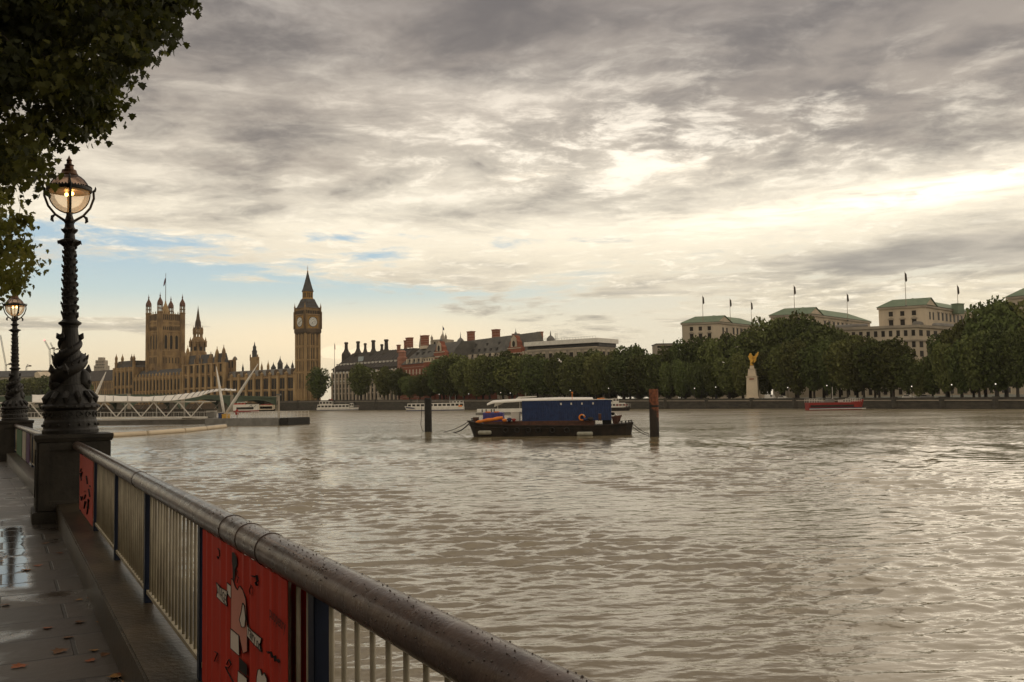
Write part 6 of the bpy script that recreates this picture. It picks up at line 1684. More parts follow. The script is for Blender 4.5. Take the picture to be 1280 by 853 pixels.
# ------------------------------------------------------------------ distant things far left
def far_left():
    fc = Facade(98, 1090, 144, 1040, 0); root = fc.root('long_dark_building', 'long brown building with dark roof left of the palace', 'building')
    zt, zr = fc.pt(122, 476.5)[1], fc.pt(122, 463.6, 8)[1]
    MB().box(0, fc.L, 0, 16, 4, zt).build('wall', M_['stone'], root); mb = MB(); gable_roof(mb, -.5, fc.L+.5, -.6, 16.6, zt, zr, 3, 0); mb.build('roof', M_['slate_brown'], root)
    mb = MB()
    for i in range(18): x = fc.L*(i+.5)/18; mb.box(x-.5,x+.5,-.12,.1,zt-9,zt-2); mb.box(x-.5,x+.5,-.12,.1,zt-18,zt-11)
    mb.build('window_row', M_['window'], root)
    fc = Facade(116, 1600, 131, 1600, 0); root = fc.root('distant_tower_block', 'pale stepped tower block far away behind the dark roof', 'building')
    zz = lambda py: fc.pt(123.5, py)[1]; X = lambda px: fc.pt(px, 470)[0]; m = M_['portland_grey']
    o = MB().box(X(117.2), X(130.6), 0, 20, 4, zz(457)).build('tower_wall', m, root); MB().box(X(118.4), X(129), 2, 18, zz(457)+.01, zz(450.4)).build('upper_step', m, root); MB().box(X(121), X(127), 4, 14, zz(450.4)+.01, zz(446.8)).build('top_step', m, root)
    mb = MB()
    for i in range(6):
        for k in range(3): mb.box(X(119+i*2)-.6, X(119+i*2)+.9, 1.9-(2 if k > 1 else 0), 2.2-(2 if k > 1 else 0), zz(453.4+k*3.4), zz(452+k*3.4))
    mb.build('window', M_['window'], root)
    fc = Facade(-60, 900, 55, 900, 0); root = fc.root('long_hall', 'long low hall with dark roof behind the far left trees', 'building')
    X = lambda px: fc.pt(px, 470)[0]; zz = lambda px, py: fc.pt(px, py)[1]
    MB().box(X(-60), X(51), 0, 25, 4, zz(10,471.5)).build('wall', M_['portland_grey'], root)
    mb = MB(); gable_roof(mb, X(-62), X(46.5), -1, 26, zz(10,471.4), zz(20,463.0), 0, 3); mb.build('roof', M_['slate'], root)
    mb = MB(); mb.slabpoly([(X(45),zz(48,475)),(X(45.2),zz(48,466.5)),(X(48.5),zz(48,464.8)),(X(52.6),zz(48,470)),(X(52.6),zz(48,475))], -3, 20); mb.build('gable_end', M_['portland_pale'], root)
    fc = Facade(48, 960, 66, 960, 0); root = fc.root('white_flat_block', 'small white flat-roofed block right of the long hall', 'building')
    MB().box(0, fc.L, 0, 15, 4, fc.pt(57,464)[1]).build('wall', M_['portland_pale'], root); zq = fc.pt(57,464)[1]; mb = MB()
    for t in (.3,.62,.84): mb.box(fc.L*t-.5, fc.L*t+.5, -.1, .1, zq-5, zq-2)
    mb.build('window', M_['window'], root); MB().box(-.4,fc.L+.4,-.4,15.4,zq+.002,zq+.6).build('roof_edge', M_['portland_grey'], root)
    fc = Facade(172, 1150, 184, 1150, 0); root = fc.root('glass_roofed_block', 'small bluish glass roof showing left of the flag tower', 'building')
    a = fc.pt(178,462)[1]; MB().box(0, fc.L, 0, 14, 4, a).build('wall', M_['portland_grey'], root); mb = MB(); gable_roof(mb, 0, fc.L, 0, 14, a+.01, fc.pt(178,455.3,7)[1], 4, 3); mb.build('glass_roof', pmat('blue_glass', (.35,.47,.58), (.28,.38,.48), 1, .2), root)
    def crane(label, base, elbow, tip, d, light=False, cab=True):
        b = at(*base, d); e = at(*elbow, d); t = at(*tip, d+6)
        root = empty('tower_crane', (b.x, b.y, 4), 0, label, 'crane', 'cranes on the far left skyline'); off = Vector((b.x, b.y, 4))
        def lattice(p, q, w, name):
            mb = MB(); n = max(4, int((q-p).length/3)); u = (q-p).normalized(); s = u.cross(Vector((0,1,0))).normalized()*w
            mb.bar(p+s, q+s, .35); mb.bar(p-s, q-s, .35)
            for i in range(n):
                a, c = p.lerp(q, i/n), p.lerp(q, (i+1)/n); mb.bar(a+s, c-s, .22); mb.bar(a-s, a+s, .2)
            mb.build(name, M_['grey_steel'], root)
        lattice(Vector((0,0,0)), e-off, .9, 'mast'); lattice(e-off, t-off, .7, 'jib')
        back = (e-off)+Vector((5,0,2.5)); MB().bar(e-off, back, .8).build('counter_jib', M_['grey_steel'], root)
        MB().box(back.x-1.6, back.x+1.6, back.y-1, back.y+1, back.z-2, back.z).build('counterweight', M_['stone_dark'], root)
        if light: MB().sphere(t-off, .8, 8, 6).build('warning_light', emis('red_light', (1,.12,.14), 4), root)
    crane('pale tower crane at the left edge left of the farther lamp', (8,463), (7.4,457), (.4,419), 1100)
    crane('tower crane with a red light at its tip, between the two lamps', (66,466), (62,437), (55.6,425.5), 1200, True)
    crane('thin second crane close right of the red-lit crane', (69,466), (67.4,438), (63,428.4), 1250)
    crane('tiny crane between the farther lamp and the red-lit crane', (33.5,463), (33,459), (35,455.4), 1300)
far_left()

# ------------------------------------------------------------------ bronze-roofed office block with tall chimneys
def chimney_block():
    fc = Facade(416, 692, 498.5, 628, 0); root = fc.root('office_block', 'dark-roofed office block with pale piers and tall flared chimneys', 'building')
    X = lambda px, y=0: fc.pt(px, 470, y)[0]; Z = lambda px, py, y=0: fc.pt(px, py, y)[1]
    L = fc.L; ze = Z(455, 460.5); zr = Z(455, 440.8, 13)
    MB().box(0, L, 0, 40, 4, ze).build('wall', M_['slate_brown'], root)
    mb = MB(); mb.hexa([(-.8,-.8,ze+.01),(L+.8,-.8,ze+.01),(L+.8,40.8,ze+.01),(-.8,40.8,ze+.01)], [(8,13,zr),(L-1,13,zr),(L-1,30,zr),(8,30,zr)]); rf = mb.build('roof', M_['slate_brown'], root)
    mb = MB(); n = 22
    for i in range(n+1):
        t = i/n; a = Vector((-.8+(L+1.6)*t, -.8, ze+.1)); c = Vector((8+(L-9)*t, 13, zr+.1)); mb.bar(a, c, .5, .35)
    mb.build('roof_rib', M_['slate'], rf)
    n = 18
    for i in range(n+1):
        x = L*i/n; MB().box(x-.55, x+.55, -1.1, .1, 5, ze-2.0).build('pier', M_['portland_pale'], root)
    mb = MB()
    for i in range(n):
        x = L*(i+.5)/n
        for k in range(5): z0 = 8+(ze-11)*k/5; mb.box(x-.95, x+.95, -.5, .1, z0+.7, z0+(ze-11)/5-.7)
    mb.build('window', M_['window'], root)
    mb = MB(); mb2 = MB()
    for i in range(n):
        x = L*(i+.5)/n; mb.box(x-.6, x+.6, -.95, .1, ze-3.1, ze-1.5); mb.box(x-.55, x+.55, -.62, -.3, ze-9.2, ze-7.9)
        f = .30; mb2.box(x-.35+ (4-x/L*4)*f*.5, x+.35+(4-x/L*4)*f*.5, 13*f-2.2, 13*f, ze+(zr-ze)*f-.5, ze+(zr-ze)*f+.8)
    mb.build('bright_bay', M_['white'], root); mb = MB()
    for i in range(n):
        for k in range(1, 5): z0 = 8+(ze-11)*k/5; x = L*(i+.5)/n; mb.box(x-.55, x+.55, -.60, -.45, z0-.3, z0+.5)
    mb.build('pale_spot', M_['portland_pale'], root); mb2.build('dormer', M_['white_steel'], root)  # pale blocks for the small bright spots in each bay, no lamps
    MB().box(X(446,4), X(452,4), 5.2, 6.0, Z(449,452,5), Z(449,446,5)).build('skylight', pmat('sky_glass', (.35,.40,.42), (.28,.33,.35), 1, .15), rf)
    for px, tp, w, y in ((433,428,1,13),(447.8,426.8,1,13),(456.8,429.2,.8,26),(467,425.4,1.05,13),(477.6,430.4,.8,26),(483.2,424.4,1.1,13)):
        z0 = Z(px, 442, y); h = Z(px, tp, y)-z0; x = X(px, y)
        c = MB().lathe([(3.6*w,-7),(3.5*w,0),(3.2*w,1.0),(2.1*w,2.4),(1.6*w,3.6),(1.45*w,4.2)], (x,y,z0-1), 14).build('chimney_base', M_['slate_brown'], rf)
        MB().lathe([(1.3*w,3),(1.15*w,h-1.6),(1.5*w,h-1.2),(1.5*w,h-.4),(1.3*w,h)], (x,y,z0), 12).build('chimney_stack', M_['slate_brown'], c)
chimney_block()

# ------------------------------------------------------------------ red brick office buildings
def brick_chimney(fc, root, px, w, yt, yb, y, base=3):
    X = lambda p: fc.pt(p, 440, y)[0]; Z = lambda py: fc.pt(px, py, y)[1]
    xm = X(px); hw_ = abs(X(px+w/2)-X(px-w/2))*.34; x0, x1 = xm-hw_, xm+hw_; d = hw_*1.3; y = y-d/2
    c = MB().box(x0, x1, y, y+d, Z(yb), Z(yt+1.2)).build('chimney', M_['brick_pale'] if False else M_['brick'], root)
    mb = MB()
    k = 4
    for i in range(k): z = Z(yb)+(Z(yt+1.2)-Z(yb))*(i+.6)/k; mb.box(x0-.08, x1+.08, y-.08, y+d+.08, z-.28, z+.28)
    mb.build('stone_band', M_['banded'], c)
    MB().box(x0-.3, x1+.3, y-.3, y+d+.3, Z(yt+1.2)+.01, Z(yt)).build('chimney_cap', M_['brick'], c)
    if base:
        a = x0-.5; e = x1+.4
        MB().hexa([(a-.4,y-.5,Z(yb+base)),(e+.3,y-.5,Z(yb+base)),(e+.3,y+d+.5,Z(yb+base)),(a-.4,y+d+.5,Z(yb+base))], [(x0-.1,y-.1,Z(yb)-.01),(x1+.1,y-.1,Z(yb)-.01),(x1+.1,y+d+.1,Z(yb)-.01),(x0-.1,y+d+.1,Z(yb)-.01)]).build('chimney_foot', M_['portland'], c)
M_['banded'] = pmat('pale_band', (.36,.22,.15), (.28,.15,.10), .5, .85)
def brick_gable(fc, root, pl, pr, ytop, ybase, y, spire):
    Z = lambda py: fc.pt((pl+pr)/2, py, y)[1]; x0 = fc.pt(pl, 440, y)[0]; x1 = fc.pt(pr, 440, y)[0]; w = x1-x0; m = (x0+x1)/2
    h = Z(ytop)-Z(ybase); zb = Z(ybase)
    P = [(x0,5),(x1,5),(x1,zb),(x1-w*.06,zb+h*.28),(x1-w*.2,zb+h*.42),(x1-w*.22,zb+h*.62),(x1-w*.32,zb+h*.74),(m+w*.12,zb+h*.95),(m,zb+h),(m-w*.12,zb+h*.95),(x0+w*.32,zb+h*.74),(x0+w*.22,zb+h*.62),(x0+w*.2,zb+h*.42),(x0+w*.06,zb+h*.28),(x0,zb)]
    g = MB().slabpoly(P, y, y+3).build('gable', M_['brick'], root)
    mb = MB(); mb.slabpoly([(m-w*.2,zb+h*.36),(m+w*.2,zb+h*.36),(m+w*.17,zb+h*.8),(m,zb+h*1.0),(m-w*.17,zb+h*.8)], y-.25, y+.05)
    mb.box(x0-.05, x1+.05, y-.2, y+.05, zb-.4, zb+.4); mb.box(x0+w*.05, x1-w*.05, y-.2, y+.05, zb+h*.26, zb+h*.31)
    mb.build('gable_stone', M_['portland'], g)
    mb = MB(); mb.slabpoly([(m+w*.09*math.cos(a*.524), zb+h*.52+w*.13*math.sin(a*.524)) for a in range(12)], y-.35, y-.2)
    mb.build('oculus', M_['window'], g)
    mb = MB()
    for i in range(4): xx = x0+w*(i+.5)/4; mb.box(xx-w*.05, xx+w*.05, y-.15, y+.05, zb-4.5, zb-1.3)
    mb.build('window_row', M_['portland'], g)
    MB().lathe([(.9,0),(1.0,.8),(.5,1.6),(.2,2),(.06,Z(spire)-zb-h)], (m, y+1.5, zb+h), 8).build('spirelet', M_['lead'], g)
def brick_one():
    fc = Facade(495, 628, 560, 572, 0); root = fc.root('brick_building', 'red-brick building with steep grey roof and two chimneys, right of the flared chimneys', 'building')
    X = lambda px, y=0: fc.pt(px, 450, y)[0]; Z = lambda px, py, y=0: fc.pt(px, py, y)[1]; L = fc.L
    ze = Z(525, 454.5); zr = Z(528, 432, 11)
    MB().box(X(503), L, 0, 30, 4, ze).build('wall', M_['brick'], root)
    mb = MB()
    for i in range(6): z = 8+(ze-8)*i/5.5; mb.box(X(503)-.1, L+.1, -.12, .1, z-.3, z+.3)
    mb.build('stone_band', M_['banded'], root)
    mb = MB(); mb.hexa([(X(502),-.7,ze+.01),(L,-.7,ze+.01),(L,30,ze+.01),(X(502),30,ze+.01)], [(X(512),11,zr),(L-1,11,zr),(L-1,20,zr),(X(512),20,zr)]); rf = mb.build('roof', M_['slate_grey'], root)
    mb = MB(); mb2 = MB()
    for i in range(6):
        x = X(509)+(X(541)-X(509))*i/5.5; mb.box(x-.9, x+.9, -.4, 4, ze+.4, ze+3.6); mb2.box(x+1.0, x+2.0, .9, 4, ze+.6, ze+3.2)
    mb.build('dormer', M_['portland'], rf); mb2.build('dormer_window', M_['window'], rf)
    mb = MB()
    for i in range(4): x = X(513)+(X(538)-X(513))*i/3.3; f = .55; yy = -.7+11.7*f; mb.box(x-.8, x+.8, yy-1.3, yy+1, ze+(zr-ze)*f-1.1, ze+(zr-ze)*f+.9)
    mb.build('upper_dormer', M_['slate'], rf)
    # corner turret at the left with its own small chimney
    t = MB().lathe([(3.4,4),(3.4,Z(500,448)),(3.7,Z(500,447.6)),(2.6,Z(500,446)),(2.5,Z(500,441)),(2.9,Z(500,440.4)),(1.6,Z(500,438))], (X(499.6), 2, 0), 10).build('corner_turret', M_['brick_pale'], root)
    brick_chimney(fc, root, 498.4, 3, 431, 441, 6, 0); brick_chimney(fc, root, 506.8, 2.4, 425.5, 441, 14, 0)
    brick_chimney(fc, rf, 512, 6.2, 421.8, 434.5, 14, 0); brick_chimney(fc, rf, 531.2, 7.2, 419, 432, 9, 4)
    # projecting bay with pale windows, then the stone-trimmed gable
    z0 = Z(536, 453); MB().box(X(529.5,-2), X(542,-2), -2, 3, 4, z0).build('bay_wall', M_['brick'], root); z1 = Z(536, 447)
    MB().box(X(529.5,-2)-.1, X(542,-2)+.1, -2.1, 3, z0+.01, z1).build('bay_stone', M_['portland_pale'], root); mb = MB()
    for i in range(4): x = X(529.5,-2)+(X(542,-2)-X(529.5,-2))*(i+.5)/4; mb.box(x-.55, x+.55, -2.22, -2, z0+.8, z1-.9)
    mb.build('bay_window', M_['window'], root)
    MB().lathe([(1,0),(.1,1)], n=4, rot=math.pi/4).xf(lambda p: Vector(((X(529.5,-2)+X(542,-2))/2+p.x*(X(542,-2)-X(529.5,-2))*.75, .5+p.y*4.6, z1+.01+p.z*3.6))).build('bay_roof', M_['slate_grey'], root)
    brick_gable(fc, root, 541.5, 556.5, 426.5, 446, -1, 420)
    mb = MB()
    for px in np.arange(508, 541, 4.2): x = X(px); mb.box(x-.6, x+.6, -.16, .1, ze-7, ze-3.6)
    mb.build('window_row', M_['portland_pale'], root)
M_['slate_grey'] = pmat('weathered_grey_slate', (.13,.12,.10), (.085,.08,.07), .3, .6)
brick_one()
def brick_two():
    fc = Facade(563, 596, 664, 536, 0); root = fc.root('brick_building', 'larger red-brick building with long slate roof and tall banded chimneys', 'building')
    X = lambda px, y=0: fc.pt(px, 450, y)[0]; Z = lambda px, py, y=0: fc.pt(px, py, y)[1]; L = fc.L
    ze = Z(600, 450.5); zr = Z(600, 426, 11)
    MB().box(0, L, 0, 15, 4, ze).build('wall', M_['brick'], root)
    mb = MB(); mb.hexa([(-.5,-.7,ze+.01),(L,-.7,ze+.01),(L,15,ze+.01),(-.5,15,ze+.01)], [(X(576.5,7.5),7,zr),(L,7,zr+1.5),(L,8,zr+1.5),(X(576.5,7.5),8,zr)]); rf = mb.build('roof', M_['slate_grey'], root)
    mb = MB(); mw = MB(); mk = MB()
    for i in range(9):
        x = X(573)+(X(634)-X(573))*i/8.3; mb.box(x-1.1, x+1.1, -.5, 4, ze+.4, ze+3.9); mw.box(x+1.4, x+2.5, .6, 4, ze+.6, ze+3.6)
        if i < 8:
            for f, w_ in ((.48, .7), (.74, .5)):
                if f < .6 or i % 2 == 0: yy = -.7+7.7*f; mk.box(x-w_+.8, x+w_+.8, yy-1.0, yy+1.0, ze+(zr-ze)*f-1.1, ze+(zr-ze)*f+.9)
    mb.build('dormer', M_['portland'], rf); mw.build('dormer_window', M_['window'], rf); mk.build('upper_dormer', M_['slate'], rf)
    z0 = Z(576,428.5,6); MB().lathe([(2.3,-4),(2.3,0),(2.6,.3),(2.1,1.6),(1.2,2.6),(.4,3.2),(.3,4),(.06,Z(576,415,6)-z0)], (X(576,6),6,z0), 10).build('cupola', M_['lead'], root)
    MB().lathe([(1.8,-9),(1.8,-1.8),(2.0,-1.4),(.3,.2)], (X(570.6,4),4,Z(570.6,429,4)), 8).build('corner_turret', M_['slate_grey'], root)
    brick_chimney(fc, rf, 589, 7.8, 414, 429.5, 10, 4); brick_chimney(fc, rf, 620.3, 8.5, 411.6, 426.5, 10, 5); brick_chimney(fc, rf, 645, 7.2, 417, 436, 9, 0)
    z0 = Z(627,446); z1 = Z(627,441); MB().box(X(621,-2), X(633,-2), -2, 3, 4, z1).build('bay_wall', M_['portland_pale'], root); mb = MB()
    for i in range(4): x = X(621,-2)+(X(633,-2)-X(621,-2))*(i+.5)/4; mb.box(x-.5, x+.5, -2.12, -1.9, z0+.3, z1-.6)
    mb.build('bay_window', M_['window'], root)
    MB().lathe([(1,0),(.06,1)], n=4, rot=math.pi/4).xf(lambda p: Vector(((X(621,-2)+X(633,-2))/2+p.x*(X(633,-2)-X(621,-2))*.76, .5+p.y*4.6, z1+.01+p.z*(Z(627,432)-z1)))).build('bay_roof', M_['slate_grey'], root)
    brick_gable(fc, root, 633, 652.5, 419, 442, -1, 410.5)
    mb = MB()
    for px in (655, 659.5): x = X(px); mb.box(x-.9, x+.9, -.8, 3, ze-1, ze+3.4)
    mb.build('dormer', M_['portland'], rf)
brick_two()
def pinnacled_tower():
    fc = Facade(536, 820, 560, 812, 0); root = fc.root('pinnacled_tower', 'pale Gothic pinnacles with a small flag behind the red-brick building', 'tower')
    X = lambda px: fc.pt(px, 430)[0]; Z = lambda px, py: fc.pt(px, py)[1]
    MB().box(X(538.5), X(558), 0, 14, 4, Z(548,424.5)).build('tower_wall', M_['portland_grey'], root)
    for px, tp in ((525.4,418),(539.8,418.5),(542.4,416.5),(557.2,416.6)): turret(root, X(px), 0 if px != 542.4 else 14, Z(px,438) if px > 530 else 20, Z(px,tp), 1.3, 'portland_grey')
    MB().lathe([(1.6,0),(1.2,3),(.5,6),(.15,8)], (X(549.6), 6, Z(548,424.5)), 6).build('flag_stage', M_['portland_grey'], root); MB().tube([(X(549.6),6,Z(549,424)),(X(549.6),6,Z(549,407))], .2, 6).build('flagpole', M_['grey_steel'], root)
    MB().slabpoly([(X(549.7),Z(549,408)),(X(551.2),Z(549,410)),(X(551.4),Z(549,413)),(X(549.7),Z(549,412))], 5.9, 6.1).build('flag', M_['boat_blue'], root)
    mb = MB()
    for t in (.25,.5,.75): x = X(538.5)+(X(558)-X(538.5))*t; mb.box(x-.8,x+.8,-.1,.1,Z(548,424.5)-8,Z(548,424.5)-2)
    mb.build('window', M_['window'], root)
pinnacled_tower()

# ------------------------------------------------------------------ white-roofed stone block
def white_roof_block():
    fc = Facade(660, 530, 747, 502, 0); root = fc.root('stone_block', 'stone block with flat white roof band, above the trees behind the barge', 'building')
    L = fc.L; Z = lambda px, py, y=0: fc.pt(px, py, y)[1]; X = lambda px, y=0: fc.pt(px, 440, y)[0]
    zc = Z(740, 433.2); zw0 = Z(740, 428.6); zw1 = Z(740, 423.0); D = 20
    body = MB().box(0, L, 0, D, 4, zc).build('wall', M_['portland'], root)
    MB().box(-.6, L+.6, 1.2, D-.2, zc+.01, zw0).build('recessed_storey', M_['slate'], root)
    MB().box(-1.5, L+1.5, -1.0, D+1, zw0+.01, zw1).build('roof_band', M_['white'], root)
    MB().box(-.4, L+.4, -.5, D+.3, zc-1.2, zc-.3).build('cornice', M_['portland_grey'], root)
    n = 10; w = L/n
    mw = MB(); mp = MB()
    for i in range(n):
        x = w*(i+.5)
        for k in range(5): zt = zc-2.6-k*4.6; mw.box(x-w*.22, x+w*.22, -.14, .1, zt-2.9, zt)
        mp.box(w*i+w*.03, w*i+w*.22, -.35, .1, 6, zc-1.3); mp.box(w*i+w*.78, w*i+w*.97, -.35, .1, 6, zc-1.3)
    mw.build('window', M_['window'], body); mp.build('pilaster', M_['portland_grey'], body)
    mw = MB(); mp = MB()
    for i in range(4):
        y = D*(i+.5)/4
        for k in range(5): zt = zc-2.6-k*4.6; mw.box(L-.1, L+.14, y-1.1, y+1.1, zt-2.9, zt)
    for i in range(5): y = D*i/4; mp.box(L-.1, L+.35, max(0, y-.7), min(D, y+.7), 6, zc-1.3)
    mw.build('side_window', M_['window'], body); mp.build('side_pilaster', M_['portland_grey'], body)
    mb = MB(); mb.box(0, L, 1.0, 1.1, zw1+.01, zw1+.9); mb2 = MB()
    for i in range(26): mb2.bar((L*i/25, -.6, zw1), (L*i/25, -.6, zw1+1.1), .1)
    mb2.bar((0,-.6,zw1+1.1),(L,-.6,zw1+1.1),.1); mb2.build('roof_rail', M_['grey_steel'], root)
    f2 = Facade(655, 585, 690, 573, 0); r2 = f2.root('brick_building', 'dark-roofed brick wing with a domed cupola behind the white roof band', 'building')
    z = lambda px, py, y=0: f2.pt(px, py, y)[1]; x = lambda px, y=0: f2.pt(px, 440, y)[0]
    MB().box(x(655), x(696), 0, 12, 4, z(665,439)).build('wall', M_['brick'], r2); mb = MB(); gable_roof(mb, x(654), x(697), -.5, 12.5, z(665,439)+.01, z(665,428.6,6), 0, 4); mb.build('roof', M_['slate_grey'], r2)
    brick_chimney(f2, r2, 675.7, 7.4, 414.6, 430, 8, 0); brick_chimney(f2, r2, 666, 5.6, 424, 430, 8, 0)
    z0 = z(688.6,426,4); MB().lathe([(2.4,-4),(2.4,0),(2.7,.2),(2.4,1.4),(1.4,2.6),(.5,3.2),(.4,4),(.06,z(688.6,413.5,4)-z0)], (x(688.6,4),4,z0), 12).build('cupola', M_['lead'], r2)
    for px in (694.4, 696.6): MB().tube([(x(px,4),4,z0-3),(x(px,4),4,z(px,416.5,4))], .16, 6).build('aerial', M_['grey_steel'], r2)
white_roof_block()
def grey_block():
    fc = Facade(822.5, 560, 848, 560, 0); root = fc.root('grey_block', 'grey flat-roofed block peeping over the trees left of the green-roofed blocks', 'building'); zt = fc.pt(834,430.4)[1]
    MB().box(0, fc.L, 0, 18, 4, zt).build('wall', M_['portland_grey'], root); mb = MB()
    for k in range(3): mb.box(.4, fc.L-.4, -.1, .1, zt-2.2-k*3, zt-.9-k*3)
    mb.build('window_band', M_['window'], root); MB().box(-.4,fc.L+.4,-.4,18.4,zt+.01,zt+.5).build('roof_edge', M_['slate'], root)
    q = fc.pt(830.5, 424)[1]; MB().tube([(fc.pt(830.5,430)[0],4,zt),(fc.pt(830.5,430)[0],4,q)], .15, 6).build('aerial', M_['grey_steel'], root)
grey_block()

# ------------------------------------------------------------------ green-roofed stone ministry blocks
def ministry(label, pL, pC, pR, ze, gable, nw_front, nw_side, poles, podium=None, wl=14.0):
    A, C, B = onz(*pL, ze), onz(*pC, ze), onz(*pR, ze)
    root = empty('ministry_block', (C.x, C.y, 0), 0, label, 'building', 'green-roofed stone blocks'); off = Vector((C.x, C.y, 0))
    ff, fs = fac_pts(A, C, 0), fac_pts(C, B, 0)
    def put(mb, f, name, mat, par=None): mb.xf(lambda p: f.world(p.x, p.y, p.z)-off); return mb.build(name, mat, par or root)
    P = M_['portland']
    front = (C-A); side = (B-C)
    def quad(z): return [Vector((p.x, p.y, z))-off for p in (A, C, C+side, A+side)]
    wall = MB().hexa(quad(4), quad(ze)).build('wall', P, root)
    s = side.normalized()
    # cross wing: roof ridge parallel to the front, gabled at the corner, hipped at the far end
    Lf, Ls = ff.L, fs.L; rise = 3.6
    u = front.normalized(); v = s
    def W(a, b_, z): q = A + u*a + v*b_; return Vector((q.x, q.y, z))-off
    o_ = .8
    V = [W(-o_,-o_,ze), W(Lf+o_,-o_,ze), W(Lf+o_,wl,ze), W(-o_,wl,ze), W(4.0,wl*.42,ze+rise), W(Lf+o_,wl*.42,ze+rise)]
    mb = MB(); mb._add(V, [(0,1,5,4),(2,3,4,5),(0,4,3)]); mb._add([W(Lf+.3,-o_,ze), W(Lf+.3,wl,ze), W(Lf+.3,wl*.42,ze+rise-.1)], [(0,1,2)]); mb._add([W(-o_,-o_,ze-.02), W(Lf+o_,-o_,ze-.02), W(Lf+o_,wl,ze-.02), W(-o_,wl,ze-.02)], [(0,3,2,1)])
    roof = mb.build('roof', M_['verdigris'], root)
    mb = MB(); mb._add([W(Lf+.36,0,ze+.2), W(Lf+.36,wl-1,ze+.2), W(Lf+.36,wl*.42,ze+rise-.7)], [(0,1,2)]); mb.build('pediment', P, roof, fixn=False)
    hip = 6
    V = [W(0,wl-.1,ze+.02), W(Lf+o_,wl-.1,ze+.02), W(Lf+o_,Ls+o_,ze+.02), W(0,Ls+o_,ze+.02), W(Lf*.5,wl-.1,ze+rise*1.25), W(Lf*.5,Ls-hip,ze+rise*1.25)]
    mb = MB(); mb._add(V, [(1,2,5,4),(0,4,5,3),(2,3,5),(0,1,4)]); mb.build('side_roof', M_['verdigris'], root)
    mb = MB(); mb.box(-.6, Lf+.5, -.62, .1, ze-1.0, ze-.15); put(mb, ff, 'cornice', M_['portland_grey']); mb = MB(); mb.box(-.6, Ls+.5, -.6, .1, ze-1.02, ze-.17); put(mb, fs, 'cornice', M_['portland_grey'])
    mw = MB(); mh = MB(); mp = MB()
    x0 = Lf*.14; w = Lf*.74/nw_front
    for i in range(nw_front):
        x = x0+w*(i+.5); mw.box(x-.85, x+.85, -.10, .1, ze-4.3, ze-2.2); mw.box(x-.9, x+.9, -.10, .1, ze-9.2, ze-5.9)
        mh.slabpoly([(x-1.4,ze-5.5),(x+1.4,ze-5.5),(x,ze-4.6)], -.5, .1); mh.box(x-1.3, x+1.3, -.4, .1, ze-5.88, ze-5.51); mh.box(x-1.3, x+1.3, -.3, .1, ze-9.7, ze-9.22)
    put(mw, ff, 'window', M_['window'], None); put(mh, ff, 'window_hood', M_['portland_grey'], None)
    mw = MB(); mh = MB(); x0 = wl; w = (Ls-wl-2)/nw_side
    for i in range(nw_side):
        x = x0+w*(i+.5); mw.box(x-w*.2, x+w*.2, -.12, .1, ze-6.0, ze-2.6); mh.box(x-w*.32, x+w*.32, -.3, .1, ze-2.5, ze-2.1); mw.box(x-w*.2, x+w*.2, -.12, .1, ze-11.6, ze-8.2)
    for i in range(2): x = 3+i*4; mw.box(x-.7+2, x+.7+2, -.12, .1, ze-6.2, ze-2.8)
    put(mw, fs, 'side_window', M_['window']); put(mh, fs, 'lintel', M_['portland_grey'])
    for (px, yt, yb, flag, dist) in poles:
        b = at(px, yb, dist); h = at(px, yt, dist).z
        r = empty('flagpole', (b.x, b.y, b.z-2.2), 0, flag, 'flagpole', 'flagpoles on the green roofs'); hh = h-b.z+2.2
        MB().lathe([(.5,0),(.5,.6),(.2,.8)], n=8).build('pole_base', M_['grey_steel'], r)
        MB().tube([(0,0,.6),(0,0,hh)], [.17,.07], 8).build('pole', M_['portland_grey'], r)
        MB().slabpoly([(.1,hh-.6),(.75,hh-1.4),(.95,hh-4.2),(.35,hh-4.9),(.1,hh-4)], -.12, .12).build('flag', M_['slate_brown'], r)
    return root, ff, fs, W
ZE = 43.7
ministry('leftmost of the green-roofed stone blocks, with three flagpoles', (852.3,404.2), (897.5,402.2), (953.5,408), ZE, 893, 3, 8,
         [(878.8,369,399,'flagpole with drooping flag at the left end of the leftmost green roof',480),(913,372.5,401,'flagpole in the middle of the leftmost green roof',490),(939.5,376.5,404,'flagpole at the right end of the leftmost green roof',500)])
ministry('middle green-roofed stone block rising behind the eagle column trees', (963,394.6), (1012,392.4), (1087.5,402.2), ZE, 1010, 3, 11,
         [(993.3,356,390,'tall flagpole on the middle green-roofed block, above its gable end',440),(1059.6,366,396.5,'short flagpole near the right end of the middle green roof',470)])
m3 = ministry('right green-roofed stone block with the tallest flagpole and three tall window bays', (1098,384.8), (1156.5,381.2), (1219,391.6), ZE, 1155, 3, 10,
         [(1132.4,339,377,'tallest flagpole, on the right green-roofed block',402),(1197.6,355.5,384,'flagpole on a green box at the end of the right green roof',430)], wl=13)
def green_box():
    p = at(1197.3, 386, 428); MB_ = MB()
    r = empty('roof_housing', (p.x, p.y, p.z-2.5), .5, 'green copper box on the right green roof below its flagpole', 'roof housing')
    MB().box(-2.3,2.3,-1.6,1.6,0,4.4).build('housing_wall', M_['verdigris'], r); MB().box(-2.5,2.5,-1.8,1.8,4.41,4.8).build('housing_roof', M_['verdigris'], r)
green_box()
ministry('green-roofed stone block cut by the right edge of the photo', (1259.5,371.4), (1318,366.5), (1390,380), ZE, 1318, 3, 10, [])
